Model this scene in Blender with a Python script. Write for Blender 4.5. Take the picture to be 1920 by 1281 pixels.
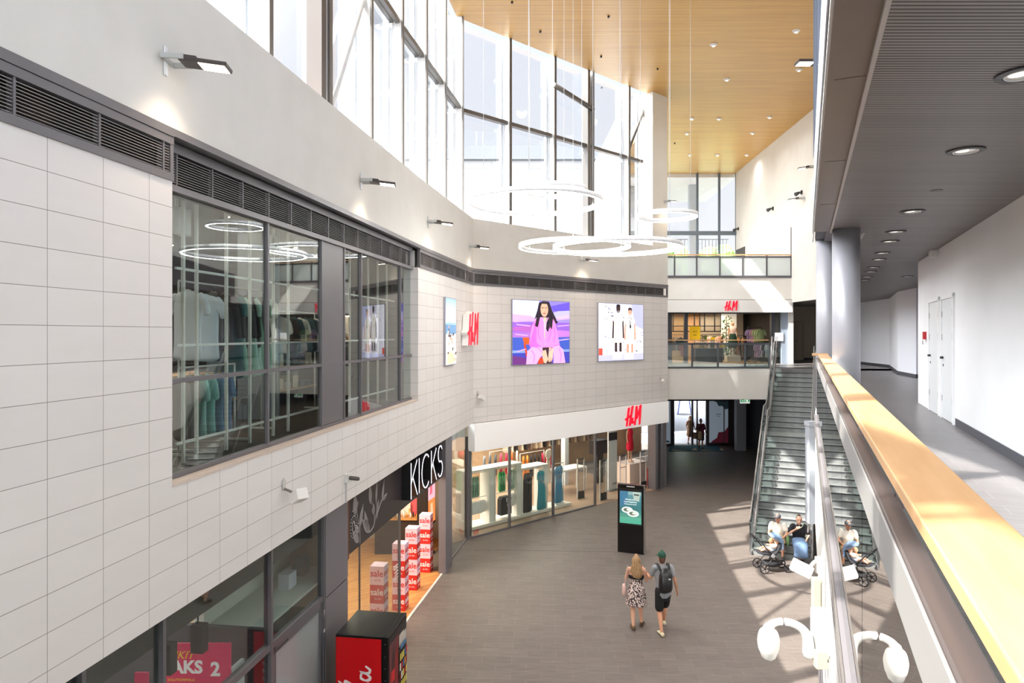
import bpy, math, random
from mathutils import Vector, Matrix
random.seed(7)
for _o in list(bpy.data.objects): bpy.data.objects.remove(_o)
S = bpy.context.scene
COL = S.collection
V = Vector
# ---------------------------------------------------------------- camera
FPX, HZ, EZ = 1280.0, 626.0, 6.6        # focal length in pixels, horizon row, eye height
cd = bpy.data.cameras.new('camera'); cam = bpy.data.objects.new('camera', cd); COL.objects.link(cam)
cd.sensor_fit = 'HORIZONTAL'; cd.sensor_width = 36; cd.lens = FPX/1920*36
cd.shift_y = -(640.5-HZ)/1920; cd.clip_start = .02; cd.clip_end = 400
cam.location = (0, 0, EZ); cam.rotation_euler = (math.pi/2, 0, 0)
S.camera = cam
# ---------------------------------------------------------------- world, sun, exposure
SKYLOBE = 13.0
w = bpy.data.worlds.new('sky'); S.world = w; w.use_nodes = True
nt = w.node_tree; nt.nodes.clear()
wo = nt.nodes.new('ShaderNodeOutputWorld'); bg = nt.nodes.new('ShaderNodeBackground')
tc = nt.nodes.new('ShaderNodeTexCoord'); sx = nt.nodes.new('ShaderNodeSeparateXYZ'); cr = nt.nodes.new('ShaderNodeValToRGB')
nt.links.new(tc.outputs['Generated'], sx.inputs[0]); nt.links.new(sx.outputs['Z'], cr.inputs[0])
cr.color_ramp.elements[0].position = 0.0; cr.color_ramp.elements[0].color = (.93, .95, .98, 1)
cr.color_ramp.elements[1].position = .8; cr.color_ramp.elements[1].color = (.66, .78, 1.0, 1)
# hazy summer sky: pale base plus a broad bright aureole round the sun
sd_ = nt.nodes.new('ShaderNodeVectorMath'); sd_.operation = 'DOT_PRODUCT'; sd_.inputs[1].default_value = tuple(-V((.93, .37, -1.2)).normalized())
nt.links.new(tc.outputs['Generated'], sd_.inputs[0])
mxm = nt.nodes.new('ShaderNodeMath'); mxm.operation = 'MAXIMUM'; mxm.inputs[1].default_value = 0; nt.links.new(sd_.outputs['Value'], mxm.inputs[0])
pw = nt.nodes.new('ShaderNodeMath'); pw.operation = 'POWER'; pw.inputs[1].default_value = 3.2; nt.links.new(mxm.outputs[0], pw.inputs[0])
ml = nt.nodes.new('ShaderNodeMath'); ml.operation = 'MULTIPLY'; ml.inputs[1].default_value = SKYLOBE; nt.links.new(pw.outputs[0], ml.inputs[0])
b2 = nt.nodes.new('ShaderNodeBackground'); b2.inputs[0].default_value = (.97, .98, 1, 1); nt.links.new(ml.outputs[0], b2.inputs[1])
ad = nt.nodes.new('ShaderNodeAddShader'); nt.links.new(bg.outputs[0], ad.inputs[0]); nt.links.new(b2.outputs[0], ad.inputs[1])
nt.links.new(cr.outputs[0], bg.inputs[0]); bg.inputs[1].default_value = .60
nt.links.new(ad.outputs[0], wo.inputs[0])
sl = bpy.data.lights.new('sun', 'SUN'); sun = bpy.data.objects.new('sun', sl); COL.objects.link(sun)
sl.energy = 8.5; sl.angle = .009; sl.color = (1, .955, .88)
SUND = V((.93, .37, -1.14)).normalized()
sun.rotation_euler = SUND.to_track_quat('-Z', 'Y').to_euler(); sun.location = (-20, -8, 40)
S.view_settings.view_transform = 'Standard'; S.view_settings.look = 'None'
S.view_settings.exposure = .93; S.view_settings.gamma = 1; S.view_settings.use_curve_mapping = False
try:
    S.cycles.transparent_max_bounces = 24; S.cycles.max_bounces = 10; S.cycles.diffuse_bounces = 6
    S.cycles.sample_clamp_indirect = 6
except Exception: pass
def area(name, loc, sx_, sy_, power, color=(1, .9, .78), rot=(0, 0, 0)):
    l = bpy.data.lights.new(name, 'AREA'); l.shape = 'RECTANGLE'; l.size = sx_; l.size_y = sy_; l.energy = power; l.color = color
    o = bpy.data.objects.new(name, l); COL.objects.link(o); o.location = loc; o.rotation_euler = rot; return o
# shop lighting (ceiling fields of spots in each shop, plus one added fill)
area('shop_light', (-.6, 27.2, 3.25), 7, 3, 340, rot=(0, 0, .75))
area('shop_light', (-2.8, 24.5, 3.25), 2, 2, 80)
area('shop_light', (-5.2, 15.5, 3.2), 3, 5, 230, (1, .86, .66), (0, 0, -.15))
area('shop_light', (-3.6, 18.6, 3.2), 1.6, 2, 70, (1, .86, .66))  # added fill that brightens the dark right wall of the cosmetics shop
area('shop_light', (-6.5, 8.5, 3.2), 3, 5, 120, (1, .92, .84), (0, 0, -.15))
area('shop_light', (-6.8, 10.5, 8.4), 4, 9, 150, (1, .88, .72), (0, 0, -.14))
area('shop_light', (9.6, 36.2, 7.6), 4.5, 3.0, 120, (1, .84, .64))
# ---------------------------------------------------------------- helpers
def lin(c):
    if isinstance(c, str):
        c = c.lstrip('#'); c = c if len(c) == 6 else ''.join(x*2 for x in c); c = [int(c[i:i+2], 16)/255 for i in (0, 2, 4)]
    return tuple(((x+.055)/1.055)**2.4 if x > .04045 else x/12.92 for x in c[:3])
MATS = {}
def mat(name, c='#cccccc', r=.6, m=0., e=0., spec=None, ec=None):
    if name in MATS: return MATS[name]
    M = bpy.data.materials.new(name); M.use_nodes = True
    b = M.node_tree.nodes['Principled BSDF']; col = lin(c)
    b.inputs['Base Color'].default_value = (*col, 1); b.inputs['Roughness'].default_value = r; b.inputs['Metallic'].default_value = m
    if spec is not None: b.inputs['Specular IOR Level'].default_value = spec
    if e:
        b.inputs['Emission Color'].default_value = (*(lin(ec) if ec else col), 1); b.inputs['Emission Strength'].default_value = e
    MATS[name] = M; return M
def C(c, r=.75, e=0.): return mat('paint_%s_%g_%g' % (c.lstrip('#'), r, e), c, r, 0, e)
def nodes(M): return M.node_tree.nodes, M.node_tree.links
def mixed(name, c1, c2, scale=6., r=.6, stretch=(1, 1, 1), detail=4, bump=0., lo=.35, hi=.65, m=0.):
    """procedural two-tone noise material in object coordinates"""
    if name in MATS: return MATS[name]
    M = mat(name, c1, r, m); N, L = nodes(M); b = N['Principled BSDF']
    t = N.new('ShaderNodeTexCoord'); mp = N.new('ShaderNodeMapping'); mp.inputs['Scale'].default_value = stretch
    n = N.new('ShaderNodeTexNoise'); n.inputs['Scale'].default_value = scale; n.inputs['Detail'].default_value = detail
    rp = N.new('ShaderNodeValToRGB'); rp.color_ramp.elements[0].position = lo; rp.color_ramp.elements[1].position = hi
    rp.color_ramp.elements[0].color = (*lin(c1), 1); rp.color_ramp.elements[1].color = (*lin(c2), 1)
    L.new(t.outputs['Object'], mp.inputs[0]); L.new(mp.outputs[0], n.inputs['Vector']); L.new(n.outputs[0], rp.inputs[0]); L.new(rp.outputs[0], b.inputs['Base Color'])
    if bump:
        bp = N.new('ShaderNodeBump'); bp.inputs['Strength'].default_value = bump; L.new(n.outputs[0], bp.inputs['Height']); L.new(bp.outputs[0], b.inputs['Normal'])
    return M
def tiles(name, ca, cb, cm, bw, bh, mortar, off, r, axes='XY', shift=(0, 0, 0), rotz=0., streak=None, spec=.5, vary=.5):
    M = mat(name, ca, r, spec=spec); N, L = nodes(M); b = N['Principled BSDF']
    t = N.new('ShaderNodeTexCoord'); sp = N.new('ShaderNodeSeparateXYZ'); cb_ = N.new('ShaderNodeCombineXYZ')
    mp = N.new('ShaderNodeMapping'); mp.inputs['Location'].default_value = shift; mp.inputs['Rotation'].default_value = (0, 0, rotz)
    L.new(t.outputs['Object'], sp.inputs[0]); L.new(sp.outputs[axes[0]], cb_.inputs[0]); L.new(sp.outputs[axes[1]], cb_.inputs[1]); L.new(cb_.outputs[0], mp.inputs[0])
    br = N.new('ShaderNodeTexBrick'); br.offset = off; br.squash = 1; br.inputs['Scale'].default_value = 1
    br.inputs['Brick Width'].default_value = bw; br.inputs['Row Height'].default_value = bh; br.inputs['Mortar Size'].default_value = mortar
    br.inputs['Mortar Smooth'].default_value = .2
    br.inputs['Color1'].default_value = (*lin(ca), 1); br.inputs['Color2'].default_value = (*lin(cb), 1); br.inputs['Mortar'].default_value = (*lin(cm), 1)
    L.new(mp.outputs[0], br.inputs['Vector'])
    n = N.new('ShaderNodeTexNoise'); n.inputs['Scale'].default_value = 1; n.inputs['Detail'].default_value = 5
    m2 = N.new('ShaderNodeMapping'); m2.inputs['Scale'].default_value = streak or (3, 9, 1); L.new(mp.outputs[0], m2.inputs[0]); L.new(m2.outputs[0], n.inputs['Vector'])
    hs = N.new('ShaderNodeMix'); hs.data_type = 'RGBA'; hs.blend_type = 'OVERLAY'; hs.inputs[0].default_value = vary
    L.new(br.outputs['Color'], hs.inputs[6]); L.new(n.outputs['Fac'], hs.inputs[7]); L.new(hs.outputs[2], b.inputs['Base Color'])
    bp = N.new('ShaderNodeBump'); bp.inputs['Strength'].default_value = .25; bp.inputs['Distance'].default_value = .004; bp.invert = True
    L.new(br.outputs['Fac'], bp.inputs['Height']); L.new(bp.outputs[0], b.inputs['Normal'])
    return M
def stripes(name, c1, c2, period, duty, r, axis='Y', m=0., bump=.6):
    M = mat(name, c1, r, m); N, L = nodes(M); b = N['Principled BSDF']
    t = N.new('ShaderNodeTexCoord'); sp = N.new('ShaderNodeSeparateXYZ'); L.new(t.outputs['Object'], sp.inputs[0])
    a = N.new('ShaderNodeMath'); a.operation = 'DIVIDE'; a.inputs[1].default_value = period; L.new(sp.outputs[axis], a.inputs[0])
    f = N.new('ShaderNodeMath'); f.operation = 'FRACT'; L.new(a.outputs[0], f.inputs[0])
    g = N.new('ShaderNodeValToRGB'); e = g.color_ramp.elements
    e[0].position = duty; e[0].color = (*lin(c1), 1); e[1].position = min(duty+.08, .99); e[1].color = (*lin(c2), 1)
    L.new(f.outputs[0], g.inputs[0])
    n = N.new('ShaderNodeTexNoise'); n.inputs['Scale'].default_value = .7
    mp = N.new('ShaderNodeMapping'); mp.inputs['Scale'].default_value = (.6, 9, 1); L.new(t.outputs['Object'], mp.inputs[0]); L.new(mp.outputs[0], n.inputs['Vector'])
    hs = N.new('ShaderNodeMix'); hs.data_type = 'RGBA'; hs.blend_type = 'OVERLAY'; hs.inputs[0].default_value = .25
    L.new(g.outputs[0], hs.inputs[6]); L.new(n.outputs['Fac'], hs.inputs[7]); L.new(hs.outputs[2], b.inputs['Base Color'])
    return M
def glassmat(name, tint, k=1., rough=0., base=.04, frost=None):
    """architectural glass: clear transmission plus angle-dependent mirror reflection"""
    M = bpy.data.materials.new(name); M.use_nodes = True; N, L = nodes(M); N.clear()
    o = N.new('ShaderNodeOutputMaterial'); mx = N.new('ShaderNodeMixShader'); tr = N.new('ShaderNodeBsdfTransparent'); gl = N.new('ShaderNodeBsdfGlossy')
    tr.inputs[0].default_value = (*tint, 1); gl.inputs['Roughness'].default_value = rough
    g = N.new('ShaderNodeNewGeometry'); d = N.new('ShaderNodeVectorMath'); d.operation = 'DOT_PRODUCT'
    L.new(g.outputs['Incoming'], d.inputs[0]); L.new(g.outputs['Normal'], d.inputs[1])
    a = N.new('ShaderNodeMath'); a.operation = 'ABSOLUTE'; L.new(d.outputs['Value'], a.inputs[0])
    s = N.new('ShaderNodeMath'); s.operation = 'SUBTRACT'; s.inputs[0].default_value = 1; L.new(a.outputs[0], s.inputs[1])
    p = N.new('ShaderNodeMath'); p.operation = 'POWER'; p.inputs[1].default_value = 5; L.new(s.outputs[0], p.inputs[0])
    q = N.new('ShaderNodeMath'); q.operation = 'MULTIPLY_ADD'; q.inputs[1].default_value = (1-base)*k; q.inputs[2].default_value = base*k; q.use_clamp = True; L.new(p.outputs[0], q.inputs[0])
    L.new(q.outputs[0], mx.inputs[0]); L.new(gl.outputs[0], mx.inputs[2])
    if frost is not None:
        m2 = N.new('ShaderNodeMixShader'); df = N.new('ShaderNodeBsdfDiffuse'); tl = N.new('ShaderNodeBsdfTranslucent'); ad = N.new('ShaderNodeMixShader')
        df.inputs[0].default_value = (.72, .76, .77, 1); tl.inputs[0].default_value = (.72, .76, .77, 1)
        L.new(df.outputs[0], ad.inputs[1]); L.new(tl.outputs[0], ad.inputs[2]); m2.inputs[0].default_value = frost
        L.new(tr.outputs[0], m2.inputs[1]); L.new(ad.outputs[0], m2.inputs[2]); L.new(m2.outputs[0], mx.inputs[1])
    else: L.new(tr.outputs[0], mx.inputs[1])
    L.new(mx.outputs[0], o.inputs[0]); MATS[name] = M; return M

class Frame:
    """local x runs along a wall (t), y goes into the wall (b), z is up"""
    def __init__(s, O, d):
        s.O = V((O[0], O[1], 0)); s.d = V((d[0], d[1], 0)).normalized(); s.y = V((-s.d.y, s.d.x, 0))
        s.M = Matrix(((s.d.x, s.y.x, 0, s.O.x), (s.d.y, s.y.y, 0, s.O.y), (0, 0, 1, 0), (0, 0, 0, 1)))
        s.ang = math.atan2(s.d.y, s.d.x)
    def p(s, t, b, z): return s.M @ V((t, b, z))
    def t(s, px, b=0.):
        k = (px-960)/FPX; o = s.O + s.y*b
        return (k*o.y-o.x)/(s.d.x-k*s.d.y)
    def z(s, py, t, b=0.): return EZ-(py-HZ)*s.p(t, b, 0).y/FPX
def at(px, py, Y): return V(((px-960)/FPX*Y, Y, EZ-(py-HZ)*Y/FPX))
def ground(px, py, z=0.):
    Y = (EZ-z)*FPX/(py-HZ); return V(((px-960)/FPX*Y, Y, z))
ID = Frame((0, 0), (1, 0))
F1 = Frame((-4.414, 0), (.1406, 1)); F2 = Frame((-2.170, 15.96), (.1625, 1)); F3 = Frame((-1.2375, 21.7), (1.0734, 1))
FR = Frame((0, 0), (.43, 1)); CR_ = FR.d.y
T1B = (V((-2.170, 15.96, 0))-F1.O).length; T2C = (F3.O-F2.O).length; T3D = (V((6.62, 29.02, 0))-F3.O).length
WL = {}
class MB:
    def __init__(s, frame=ID): s.v = []; s.f = []; s.mi = []; s.fr = frame; s.m = 0; s.sm = []
    def face(s, idx, smooth=False): s.f.append(idx); s.mi.append(s.m); s.sm.append(smooth)
    def poly(s, pts):
        i = len(s.v); s.v += [V(p) for p in pts]; s.face(list(range(i, i+len(pts))))
    def box(s, x0, x1, y0, y1, z0, z1, M=None):
        if x0 > x1: x0, x1 = x1, x0
        if y0 > y1: y0, y1 = y1, y0
        i = len(s.v); ps = [V((x, y, z)) for z in (z0, z1) for y in (y0, y1) for x in (x0, x1)]
        if M: ps = [M @ p for p in ps]
        s.v += ps
        for q in ((0, 2, 3, 1), (4, 5, 7, 6), (0, 1, 5, 4), (2, 6, 7, 3), (0, 4, 6, 2), (1, 3, 7, 5)): s.face([i+k for k in q])
        return s
    def prism(s, pts, z0, z1):
        """pts 2D polygon (x,y) counter-clockwise, extruded in z"""
        i = len(s.v); n = len(pts)
        s.v += [V((p[0], p[1], z0)) for p in pts]+[V((p[0], p[1], z1)) for p in pts]
        s.face([i+k for k in reversed(range(n))]); s.face([i+n+k for k in range(n)])
        for k in range(n): s.face([i+k, i+(k+1) % n, i+n+(k+1) % n, i+n+k])
        return s
    def slab(s, pts, y0, y1):
        """pts 2D polygon (x,z) extruded in y"""
        i = len(s.v); n = len(pts)
        s.v += [V((p[0], y0, p[1])) for p in pts]+[V((p[0], y1, p[1])) for p in pts]
        s.face([i+k for k in range(n)]); s.face([i+n+k for k in reversed(range(n))])
        for k in range(n): s.face([i+(k+1) % n, i+k, i+n+k, i+n+(k+1) % n])
        return s
    def cyl(s, c, r, h, n=20, r2=None, axis=V((0, 0, 1))):
        axis = V(axis).normalized(); return s.loft([V(c), V(c)+axis*h], [(r, r), (r2 if r2 is not None else r,)*2], n=n, sub=1, rnd=False)
    def loft(s, pts, rad, side=(1, 0, 0), n=12, sub=3, rnd=True, smooth=True):
        pts = [V(p) for p in pts]; rad = [(r, r) if not isinstance(r, (tuple, list)) else r for r in rad]
        P = []; R = []
        if sub > 1 and len(pts) > 2:
            for k in range(len(pts)-1):
                p0, p1, p2, p3 = pts[max(k-1, 0)], pts[k], pts[k+1], pts[min(k+2, len(pts)-1)]
                a0, a1, a2, a3 = rad[max(k-1, 0)], rad[k], rad[k+1], rad[min(k+2, len(pts)-1)]
                for j in range(sub):
                    u = j/sub; c0 = -.5*u+u*u-.5*u**3; c1 = 1-2.5*u*u+1.5*u**3; c2 = .5*u+2*u*u-1.5*u**3; c3 = -.5*u*u+.5*u**3
                    P.append(p0*c0+p1*c1+p2*c2+p3*c3)
                    R.append(tuple(max(a0[q]*c0+a1[q]*c1+a2[q]*c2+a3[q]*c3, .001) for q in (0, 1)))
            P.append(pts[-1]); R.append(rad[-1])
        else: P, R = pts, rad
        side = V(side)
        T = [(P[min(k+1, len(P)-1)]-P[max(k-1, 0)]).normalized() for k in range(len(P))]
        rings = []
        if rnd:
            r0 = min(R[0]); r1 = min(R[-1]); a, b = [], []
            for fr, sc in ((.9, .45), (.6, .8)): a.append((P[0]-T[0]*r0*fr, tuple(q*sc for q in R[0]), T[0]))
            for fr, sc in ((.6, .8), (.9, .45)): b.append((P[-1]+T[-1]*r1*fr, tuple(q*sc for q in R[-1]), T[-1]))
            seq = a+list(zip(P, R, T))+b
        else: seq = list(zip(P, R, T))
        i0 = len(s.v)
        for p, r, t in seq:
            sd = side-t*side.dot(t)
            if sd.length < 1e-3: sd = V((0, 1, 0))-t*t.y
            if sd.length < 1e-3: sd = V((0, 0, 1))-t*t.z
            sd.normalize(); up = t.cross(sd)
            for k in range(n):
                a = 2*math.pi*k/n; s.v.append(p+sd*r[0]*math.cos(a)+up*r[1]*math.sin(a))
        m = len(seq)
        for q in range(m-1):
            for k in range(n): s.face([i0+q*n+k, i0+q*n+(k+1) % n, i0+(q+1)*n+(k+1) % n, i0+(q+1)*n+k], smooth)
        s.face([i0+k for k in reversed(range(n))], False); s.face([i0+(m-1)*n+k for k in range(n)], False)
        return s
    def tube(s, pts, r, n=8, sub=1): return s.loft(pts, [(r, r)]*len(pts), n=n, sub=sub, rnd=False, side=(.3, .5, .81))
    def ball(s, c, r, n=12, m=8):
        c = V(c); r = V((r, r, r)) if not hasattr(r, '__len__') else V(r); i = len(s.v)
        for a in range(1, m):
            th = math.pi*a/m
            for k in range(n):
                ph = 2*math.pi*k/n; s.v.append(c+V((r.x*math.sin(th)*math.cos(ph), r.y*math.sin(th)*math.sin(ph), r.z*math.cos(th))))
        s.v += [c+V((0, 0, r.z)), c-V((0, 0, r.z))]; top = len(s.v)-2
        for a in range(m-2):
            for k in range(n): s.face([i+a*n+k, i+(a+1)*n+k, i+(a+1)*n+(k+1) % n, i+a*n+(k+1) % n], True)
        for k in range(n):
            s.face([top, i+k, i+(k+1) % n], True); s.face([top+1, i+(m-2)*n+(k+1) % n, i+(m-2)*n+k], True)
        return s
    def ring(s, c, R, wd, ht, n=72):
        c = V(c); i = len(s.v)
        for k in range(n):
            a = 2*math.pi*k/n; d = V((math.cos(a), math.sin(a), 0))
            s.v += [c+d*(R-wd/2), c+d*(R+wd/2), c+d*(R+wd/2)+V((0, 0, ht)), c+d*(R-wd/2)+V((0, 0, ht))]
        for k in range(n):
            j = (k+1) % n
            for q in range(4): s.face([i+k*4+q, i+j*4+q, i+j*4+(q+1) % 4, i+k*4+(q+1) % 4], q in (1, 3))
        return s
    def add_mesh(s, me, M=None):
        i = len(s.v)
        for v in me.vertices: s.v.append((M @ v.co) if M else v.co.copy())
        for p in me.polygons: s.face([i+k for k in p.vertices])
    def build(s, name, m, parent=None, recenter=True, remesh=0., bevel=0., sub=0):
        me = bpy.data.meshes.new(name)
        mn = V((min(v.x for v in s.v), min(v.y for v in s.v), min(v.z for v in s.v))); mx = V((max(v.x for v in s.v), max(v.y for v in s.v), max(v.z for v in s.v)))
        c = V(((mn.x+mx.x)/2, (mn.y+mx.y)/2, mn.z)) if recenter else V((0, 0, 0))
        me.from_pydata([tuple(v-c) for v in s.v], [], s.f); 
        for k, p in enumerate(me.polygons): p.material_index = s.mi[k]; p.use_smooth = s.sm[k]
        ms = m if isinstance(m, (list, tuple)) else [m]
        for q in ms: me.materials.append(q)
        me.update()
        o = bpy.data.objects.new(name, me); COL.objects.link(o)
        Mw = s.fr.M @ Matrix.Translation(c)
        if parent is not None:
            o.parent = parent; Mw = WL[parent.name].inverted() @ Mw; WL[o.name] = WL[parent.name] @ Mw
        else: WL[o.name] = Mw.copy()
        o.matrix_local = Mw
        if remesh:
            r = o.modifiers.new('remesh', 'REMESH'); r.mode = 'VOXEL'; r.voxel_size = remesh; r.use_smooth_shade = True
            q = o.modifiers.new('smooth', 'SMOOTH'); q.factor = .5; q.iterations = 4
        if bevel:
            q = o.modifiers.new('bevel', 'BEVEL'); q.width = bevel; q.segments = 2; q.limit_method = 'ANGLE'
        return o
def tag(o, label, cat=None, group=None, kind=None):
    o['label'] = label
    if cat: o['category'] = cat
    if group: o['group'] = group
    if kind: o['kind'] = kind
    return o
def struct(o, label=None):
    o['kind'] = 'structure'
    if label: o['label'] = label
    return o
def empty(name, loc, label=None, cat=None, group=None, rz=0., kind=None):
    o = bpy.data.objects.new(name, None); COL.objects.link(o); o.empty_display_size = .2
    o.location = loc; o.rotation_euler = (0, 0, rz)
    WL[o.name] = Matrix.Translation(V(loc)) @ Matrix.Rotation(rz, 4, 'Z')
    if label: o['label'] = label
    if cat: o['category'] = cat
    if group: o['group'] = group
    if kind: o['kind'] = kind
    return o
def fempty(name, fr, t, b, z, label=None, cat=None, group=None, kind=None):
    return empty(name, fr.p(t, b, z), label, cat, group, fr.ang, kind)
def copy_tree(o, loc=None, rz=None, label=None, parent=None, group=None):
    c = o.copy(); COL.objects.link(c)
    if parent is not None: c.parent = parent
    for ch in list(o.children): copy_tree(ch, parent=c)
    if loc is not None: c.location = loc
    if rz is not None: c.rotation_euler = (0, 0, rz)
    if label: c['label'] = label
    if group: c['group'] = group
    return c
def bx(name, fr, x0, x1, y0, y1, z0, z1, m, parent=None, bevel=0., recenter=True):
    return MB(fr).box(x0, x1, y0, y1, z0, z1).build(name, m, parent, recenter, bevel=bevel)
def text(body, fr, t, b, z, size, m, name='lettering', parent=None, depth=.006, align='CENTER', italic=0., sx=1., facing=1, rot=0., layer=None):
    """lettering lying in the plane of a wall frame, read from the side of negative b"""
    c = bpy.data.curves.new(name, 'FONT'); c.body = body; c.size = size; c.extrude = depth; c.align_x = align; c.align_y = 'CENTER'; c.shear = italic; c.offset = 0
    if layer: c.offset = layer
    c.resolution_u = 3
    o = bpy.data.objects.new(name, c); COL.objects.link(o); dg = bpy.context.evaluated_depsgraph_get()
    me = bpy.data.meshes.new_from_object(o.evaluated_get(dg)); bpy.data.objects.remove(o)
    M = Matrix.Translation((t, b, z)) @ Matrix.Rotation(math.pi/2, 4, 'X')
    if facing < 0: M = Matrix.Translation((t, b, z)) @ Matrix.Rotation(math.pi, 4, 'Z') @ Matrix.Rotation(math.pi/2, 4, 'X')
    M = M @ Matrix.Rotation(rot, 4, 'Z') @ Matrix.Scale(sx, 4, (1, 0, 0))
    q = MB(fr); q.add_mesh(me, M); return q.build(name, m, parent)
class Art:
    """flat printed or backlit picture made of coloured areas in 0..1 picture coordinates"""
    def __init__(s, fr, t0, t1, z0, z1, b, e=0., r=.5, flip=False):
        s.mb = MB(fr); s.a = (t0, t1, z0, z1, b); s.mats = []; s.key = {}; s.n = 0; s.e = e; s.r = r
    def poly(s, pts, c):
        t0, t1, z0, z1, b = s.a
        if c not in s.key: s.key[c] = len(s.mats); s.mats.append(C(c, s.r, s.e))
        s.mb.m = s.key[c]; s.n += 1
        pts = [(min(max(x, 0), 1), min(max(y, 0), 1)) for x, y in pts]
        s.mb.poly([(t0+(t1-t0)*x, b-.0006*s.n, z0+(z1-z0)*y) for x, y in pts]); return s
    def rect(s, x0, y0, x1, y1, c): return s.poly([(x0, y0), (x1, y0), (x1, y1), (x0, y1)], c)
    def disc(s, x, y, rx, ry, c, n=18): return s.poly([(x+rx*math.cos(6.2832*k/n), y+ry*math.sin(6.2832*k/n)) for k in range(n)], c)
    def stroke(s, pts, w, c, asp=1.):
        for (a, b_), (c_, d) in zip(pts[:-1], pts[1:]):
            dx, dy = (c_-a), (d-b_)*asp; L = math.hypot(dx, dy) or 1; nx, ny = -dy/L*w/2, dx/L*w/2/asp
            s.poly([(a+nx, b_+ny), (a-nx, b_-ny), (c_-nx, d-ny), (c_+nx, d+ny)], c)
        return s
    def build(s, name, parent): return s.mb.build(name, s.mats, parent)
# ---------------------------------------------------------------- materials
M_WHITE = mixed('white_plaster', '#d9d7d1', '#dedcd7', 1.5, .75)
M_TILE = tiles('pale_wall_tile', '#e2dedb', '#e6e2df', '#827d78', .603, .303, .0028, 0, .5, 'XZ', streak=(1.5, 7, 1), vary=.10)
M_FLOOR = tiles('grey_floor_tile', '#6a625d', '#716963', '#877e78', .603, .303, .003, .5, .46, 'XY', rotz=.043, streak=(2.2, 26, 1), vary=.45, spec=.35)
M_UFLOOR = tiles('upper_floor_tile', '#6a6768', '#716e6f', '#85817f', .603, .303, .004, .5, .33, 'XY', rotz=.41, streak=(2.2, 26, 1), vary=.4, spec=.5)
M_GOLD = stripes('gold_slats', '#c79b52', '#8d6528', .10, .72, .38, 'Y')
M_GREYSLAT = stripes('grey_slats', '#8d8786', '#2e2b2b', .036, .55, .45, 'Y')
M_DARK = mat('dark_grey_steel', '#5c5a60', .42, .35)
M_FRAME = mat('grey_aluminium', '#757377', .4, .35)
M_FIN = mat('pale_painted_steel', '#e6e6e4', .45)
M_FINEDGE = mat('grey_fin_edge', '#6d6a66', .45, .3)
M_WOOD = mixed('birch_handrail', '#c69c6e', '#cfa77a', 3, .38, (1, 9, 9), bump=.02)
M_STEEL = mat('brushed_steel', '#a9a6a6', .3, .8)
M_DSTEEL = mat('dark_rail_steel', '#6c6566', .35, .6)
M_BLACK = mat('black', '#17171a', .45)
M_SATIN = mat('black_satin', '#0c0c0e', .25)
M_BROWNFRAME = mat('brown_door_frame', '#3c3031', .4, .2)
M_GLASS = glassmat('clear_glass', (.965, .965, .965), 1.5)
M_SHOPGLASS = glassmat('shop_glass', (.88, .94, .93), 1.35, base=.07)
M_BALU = glassmat('balustrade_glass', (.80, .90, .88), 2.2, base=.10)
M_FROST = glassmat('frosted_glass', (.84, .90, .90), 1., frost=.7)
M_WLIGHT = mat('warm_led', '#fff0dc', .5, 0, 5.)
M_RINGE = mat('ring_led', '#fffdf8', .5, 0, 20)
M_BWHITE = mat('bright_white', '#c4c3c0', .5)
M_SIGNW = mat('white_sign_face', '#f0eeeb', .35, 0, .12)
M_RED = mat('logo_red', '#e4002b', .4, 0, .35)
M_BEIGE = mat('beige_wall', '#c9a880', .7)
M_OAK = mixed('oak_parquet', '#b97c42', '#d09a5c', 2, .4, (3, 14, 1))
M_HERR = tiles('oak_herringbone', '#b5783f', '#cf975a', '#8a5a30', .55, .085, .003, .5, .4, 'XY', rotz=.78, streak=(2, 16, 1), vary=.5)
M_SHOPFLOOR = tiles('shop_floor_tile', '#a88b74', '#b29680', '#8f7865', .6, .6, .004, 0, .35, 'XY', vary=.2)
ZB, ZT8, ZT, ZS, ZC = 3.76, 8.145, 8.675, 10.26, 16.65     # cladding bottom, band bottom, band top, sill, gold ceiling
UF, CC = 5.14, 8.12                                          # upper floor, corridor ceiling
TO0, TO1 = F1.t(323), F1.t(784)
# ---------------------------------------------------------------- ground
fl = MB(); fl.box(-14, 24, -8, 41.0, -.2, 0); struct(fl.build('floor', M_FLOOR, recenter=False), 'grey-brown running-bond tile floor of the mall hall')
pav = MB(); pav.box(-10, 60, 41.0, 130, -.25, -.02); tag(pav.build('pavement', C('#b9bac2', .8)), 'pale asphalt forecourt outside the entrance doors', 'pavement', kind='structure')
# ---------------------------------------------------------------- left and centre walls
def wallbox(name, fr, t0, t1, b0, b1, z0, z1, m, label=None): 
    q = MB(fr).box(t0, t1, b0, b1, z0, z1); return struct(q.build(name, m, recenter=False), label)
q = MB(F1); q.box(-10, TO0, 0, .35, ZB, ZT8); q.box(TO0, TO1, 0, .35, ZB, 5.07); q.box(TO1, T1B, 0, .35, ZB, ZT8)
struct(q.build('wall_left', M_TILE, recenter=False), 'pale stack-bonded tile cladding of the left wall')
wallbox('wall_left', F2, 0, T2C, 0, .3, ZB, ZT8, M_TILE, 'pale tile cladding between the big store window and the corner')
wallbox('wall_center', F3, 0, T3D, 0, .3, ZB, ZT8, M_TILE, 'pale tile cladding behind the two lightbox posters')
wallbox('wall_center', F3, T3D-.25, T3D, .3, 1.2, 2.8, 10.2, M_WHITE, 'end return of the centre wall')
for fr, t0, t1, nm in ((F1, -10, T1B, 'left'), (F2, 0, T2C, 'left'), (F3, 0, T3D, 'center')):
    wallbox('wall_'+nm, fr, t0, t1, 0, .3, ZT, ZS, M_WHITE, 'smooth white upper %s wall under the high glazing' % nm)
    wallbox('trim_sill', fr, t0, t1, .3, .85, ZS-.25, ZS-.02, M_FIN)
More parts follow.
